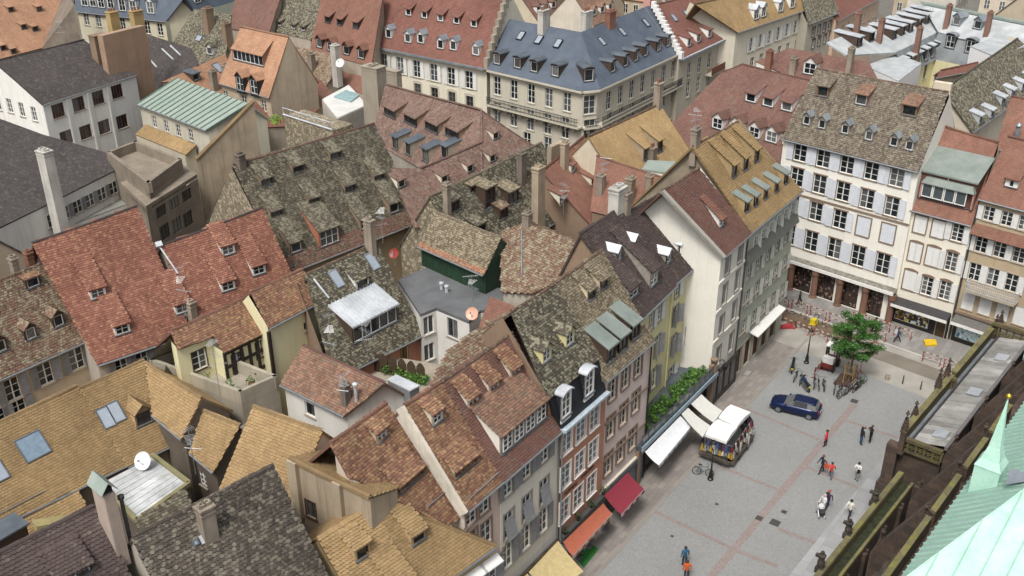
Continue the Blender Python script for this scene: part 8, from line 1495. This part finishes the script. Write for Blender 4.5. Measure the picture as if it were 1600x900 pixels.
# ================================================================== people
SKIN = flat('c99a7e', .6, var=.05)
def person(q, ang, top, leg, hair, label, pose='stand', hgt=1.72, shoe='1c1a1a', long=False, holds=None):
    k = hgt/1.72; p = G(*q)
    J = {'pel': (0, 0, .95), 'waist': (0, 0, 1.08), 'chest': (0.01, 0, 1.3), 'neck': (0, 0, 1.47), 'head': (.02, 0, 1.6), 'crown': (.01, 0, 1.7)}
    st = {'stand': (.04, -.03), 'walk': (.26, -.28), 'stride': (.34, -.34)}.get(pose, (.05, -.04))
    for s, nm in ((1, 'l'), (-1, 'r')):
        dx = st[0] if s > 0 else st[1]; bend = .06 if dx > 0 else -.02
        J['hip'+nm] = (0, s*.09, .9); J['kn'+nm] = (dx*.5+bend, s*.1, .5); J['an'+nm] = (dx, s*.1, .09+(.06 if dx < -.1 else 0)); J['toe'+nm] = (dx+.17, s*.12, .035)
        J['sh'+nm] = (0, s*.19, 1.41)
        sw = -dx*.8
        if pose in ('arms', 'photo'): J['el'+nm] = (.16, s*.26, 1.2); J['wr'+nm] = (.32, s*.08, 1.36)
        elif pose == 'point' and s > 0: J['el'+nm] = (.2, s*.26, 1.36); J['wr'+nm] = (.44, s*.2, 1.4)
        elif pose == 'push': J['el'+nm] = (.1, s*.25, 1.12); J['wr'+nm] = (.34, s*.2, 1.05)
        else: J['el'+nm] = (sw*.5-.02, s*.26, 1.14); J['wr'+nm] = (sw+.06, s*.27, .9)
        wv, el = v3(*J['wr'+nm]), v3(*J['el'+nm]); d = unit(wv-el); sd = unit(np.cross(d, v3(1, .1, 0))); J['palm'+nm] = tuple(wv+d*.07)
        for f in range(5): o = (f-2)*.02; L = (.045, .075, .085, .078, .06)[f]; b0 = wv+d*(.075 if f else .03)+sd*o*(1.6 if f == 0 else 1); J['f%d%s' % (f, nm)] = tuple(b0+d*L*.6+sd*o*.3); J['g%d%s' % (f, nm)] = tuple(b0+d*L+sd*o*.2+v3(.02, 0, 0))
    E = [('pel', 'waist'), ('waist', 'chest'), ('chest', 'neck'), ('neck', 'head'), ('head', 'crown')]
    for nm in 'lr':
        E += [('pel', 'hip'+nm), ('hip'+nm, 'kn'+nm), ('kn'+nm, 'an'+nm), ('an'+nm, 'toe'+nm), ('chest', 'sh'+nm), ('sh'+nm, 'el'+nm), ('el'+nm, 'wr'+nm), ('wr'+nm, 'palm'+nm)]
        for f in range(5): E += [('palm'+nm if f else 'wr'+nm, 'f%d%s' % (f, nm)), ('f%d%s' % (f, nm), 'g%d%s' % (f, nm))]
    rad_ = {'pel': .15, 'waist': .135, 'chest': .165, 'neck': .062, 'head': .098, 'crown': .075, 'hip': .1, 'kn': .068, 'an': .05, 'toe': .04, 'sh': .08, 'el': .052, 'wr': .036, 'palm': .034}
    names = list(J); idx = {n: i for i, n in enumerate(names)}; me = bpy.data.meshes.new('tmp'); ca, sa = math.cos(ang), math.sin(ang)
    me.from_pydata([((x*ca-y*sa)*k, (x*sa+y*ca)*k, z*k) for x, y, z in J.values()], [(idx[a], idx[c]) for a, c in E], []); o = bpy.data.objects.new('tmp', me); COL.objects.link(o)
    m = o.modifiers.new('s', 'SKIN'); m.use_smooth_shade = True; m.branch_smoothing = .4
    if not me.skin_vertices: bpy.context.view_layer.objects.active = o; bpy.ops.mesh.customdata_skin_add() if hasattr(bpy.ops.mesh, 'customdata_skin_add') else None
    for n, sv in zip(names, me.skin_vertices[0].data):
        r = .0095 if n[0] in 'fg' else rad_.get(n, rad_.get(n[:-1], .05)); sv.radius = (r*k, r*k); sv.use_root = n == 'pel'
    o.modifiers.new('d', 'SUBSURF').levels = 1; bpy.context.view_layer.update(); body = bpy.data.meshes.new_from_object(o.evaluated_get(bpy.context.evaluated_depsgraph_get())); bpy.data.objects.remove(o)
    T, L_, S_ = flat(top, .85, var=.1), flat(leg, .85, var=.1), flat(shoe, .7); body.materials.clear()
    for mt in (SKIN, T, L_, S_): body.materials.append(mt)
    P0 = np.array([((x*ca-y*sa)*k, (x*sa+y*ca)*k, z*k) for x, y, z in J.values()])
    segs = [(P0[idx[a]], P0[idx[c]], 0 if a in ('neck', 'head') or a[:2] in ('wr', 'pa') or a[0] in 'f' else 3 if a.startswith('an') else 2 if a.startswith(('hip', 'kn')) or c.startswith('hip') else 1) for a, c in E]
    for pg in body.polygons:
        c = np.array(pg.center); best = 9; mi = 1
        for a, e, g in segs:
            t = np.clip(((c-a) @ (e-a))/max((e-a) @ (e-a), 1e-9), 0, 1); dd = np.linalg.norm(c-a-(e-a)*t)-(.06 if g == 1 else 0)
            if dd < best: best, mi = dd, g
        if long and mi == 2 and c[2] > .6*k: mi = 1
        pg.material_index = mi; pg.use_smooth = True
    ob = link('person', body); ob.location = Vector(p); tag(ob, label, 'person'); hm = flat(hair, .8); b = B(); c = v3(.0*ca, .0*sa, 1.635)*k
    fwd = v3(ca, sa, 0)
    for i in range(7):
        for j in range(10):
            def pt(i, j): th = math.pi*.62*i/7; ph = 2*math.pi*j/10; n_ = v3(math.sin(th)*math.cos(ph), math.sin(th)*math.sin(ph), math.cos(th)); return c-fwd*.018+n_*v3(.113, .113, .125)*k+(fwd*.03 if n_ @ fwd > .5 and i > 4 else 0)
            b.face([pt(i, j), pt(i+1, j), pt(i+1, j+1), pt(i, j+1)], smooth=True)
    link('hair', b.mesh('hair', hm), ob); b = B(); hc = v3(.02*ca, .02*sa, 1.6)*k; sd = v3(-sa, ca, 0)
    b.lathe(hc+fwd*.09*k-Z*.02, [(.018, 0), (.012, .03), (.004, .04)], 6, ax=fwd)
    for s in (-1, 1): b.box(hc+sd*s*.1*k-Z*.01, fwd*.015, sd*.01, Z*.03); b.box(hc+fwd*.093*k+sd*s*.035+Z*.02, fwd*.006, sd*.012, Z*.007, 1)
    b.box(hc+fwd*.092*k-Z*.055, fwd*.006, sd*.022, Z*.005, 2); link('face', b.mesh('face', [SKIN, BLK, flat('8a4a42', .6)]), ob)
    return ob, p, fwd, sd
A_ = rad
person((1289, 698), A_(150), 'd8304c', '23283a', '4a3a2c', 'person in a bright pink jacket and dark trousers standing in the square', 'stand', 1.68)
person((1344, 695), A_(20), '1c1e26', '2c4470', '2a2420', 'person in black jacket and blue jeans pointing ahead', 'point', 1.76); person((1359, 691), A_(200), '16161a', '15151a', '5a4a3c', 'person all in black facing the one in blue jeans', 'arms', 1.7)
person((1283, 739), A_(200), '1e2238', '20243a', '6a5038', 'person in navy coat striding with an orange bag on the hip', 'walk', 1.74); person((1297, 748), A_(60), 'd0402c', '5c6470', '3a2c22', 'person in an orange red jacket and grey trousers walking', 'walk', 1.6)
person((1338, 750), A_(230), 'e4e4e2', '9a9890', '2c2622', 'person in white top and pale trousers with dark waist pouch', 'arms', 1.7)
person((1285, 799), A_(215), 'd4d4d4', 'c8c8c8', 'b8b0a8', 'person in pale grey coat bending over a pushchair', 'push', 1.62); person((1292, 794), A_(215), '3a2440', '2c3a52', 'a8543c', 'person in plum jacket walking beside the pale grey coat', 'walk', 1.7)
person((1326, 810), A_(40), 'e2dfd2', '1e2024', '2a2420', 'person in cream jacket and black trousers on the grey slab walk', 'walk', 1.76)
person((1069, 884), A_(100), '2a5a7c', '262a36', '3a3028', 'person in blue jacket standing with one in orange on the cobbles', 'stand', 1.74); person((1072, 905), A_(90), 'cc5a24', '23262e', '3a3028', 'person in orange jacket behind the one in blue jacket', 'stand', 1.7)
person((1366, 520), A_(-20), '1c1c22', '1c1c22', '1c1a18', 'person in black carrying a white shopping bag along the street', 'walk', 1.74); person((1401, 536), A_(170), '39465c', '232a3a', '2a2420', 'person with pale rucksack striding along the street', 'stride', 1.75); person((1248, 478), A_(-30), '1a1a20', '2a2a30', '1c1a18', 'person in dark clothes passing the arcade columns', 'walk', 1.72)
def bag(q, z, d, hx, label, nm='bag', s=.16):
    b = B(); p = G(*q)+Z*z+v3(*d); b.hexa([p+v3(*c)*s for c in ((-1, -.5, -1.3), (1, -.5, -1.3), (1, .5, -1.3), (-1, .5, -1.3), (-.8, -.3, 1), (.8, -.3, 1), (.8, .3, 1), (-.8, .3, 1))]); b.path([p+v3(-.6, 0, 1)*s, p+v3(-.3, 0, 2.2)*s, p+v3(.3, 0, 2.2)*s, p+v3(.6, 0, 1)*s], .012, 5); single(nm, b, flat(hx, .7), label, 'bag')
bag((1283, 739), .95, (.2, -.28, 0), 'b85a3c', 'orange shoulder bag at the hip of the person in navy', 'shoulder_bag', .17); bag((1366, 520), .5, (-.1, -.3, 0), 'e8e6e2', 'white shopping bag carried along the street', 'shopping_bag', .2); bag((1401, 536), 1.25, (-.2, .1, 0), 'c9ccd0', 'pale rucksack on the back of the striding person', 'rucksack', .17); bag((1338, 750), .98, (.0, -.17, 0), '1c1c20', 'dark waist pouch worn over pale trousers', 'waist_pouch', .13)
p = G(1282, 806); hP = H('pushchair', 'light grey pushchair with dark seat in front of pale grey coat', 'pushchair', p); b = B(); b.hexa([p+v3(*q) for q in ((-.2, -.35, .35), (.2, -.35, .35), (.2, .3, .35), (-.2, .3, .35), (-.2, -.4, .55), (.2, -.4, .55), (.2, .35, .95), (-.2, .35, .95))]); hP.add('seat', b, flat('2a2c30', .8)); b = B(); b.lathe(p+v3(0, .1, .75), [(.26, 0), (.24, .18), (.12, .3), (.02, .34)], 8); hP.add('hood', b, flat('d4d4d2', .7)); b = B()
for s in (-.22, .22): b.path([p+v3(s, -.4, .1), p+v3(s, .1, .5), p+v3(s, .55, 1.02)], .018, 5)
b.tube(p+v3(-.22, .55, 1.02), p+v3(.22, .55, 1.02), .018, .018, 5); hP.add('frame', b, STEEL)
for sx in (-.24, .24):
    for sy in (-.38, .35): b = B(); b.lathe(p+v3(sx-.02, sy, .1), [(.06, 0), (.1, .01), (.1, .03), (.06, .04)], 10, ax=(1, 0, 0)); hP.add('wheel', b, RUB)
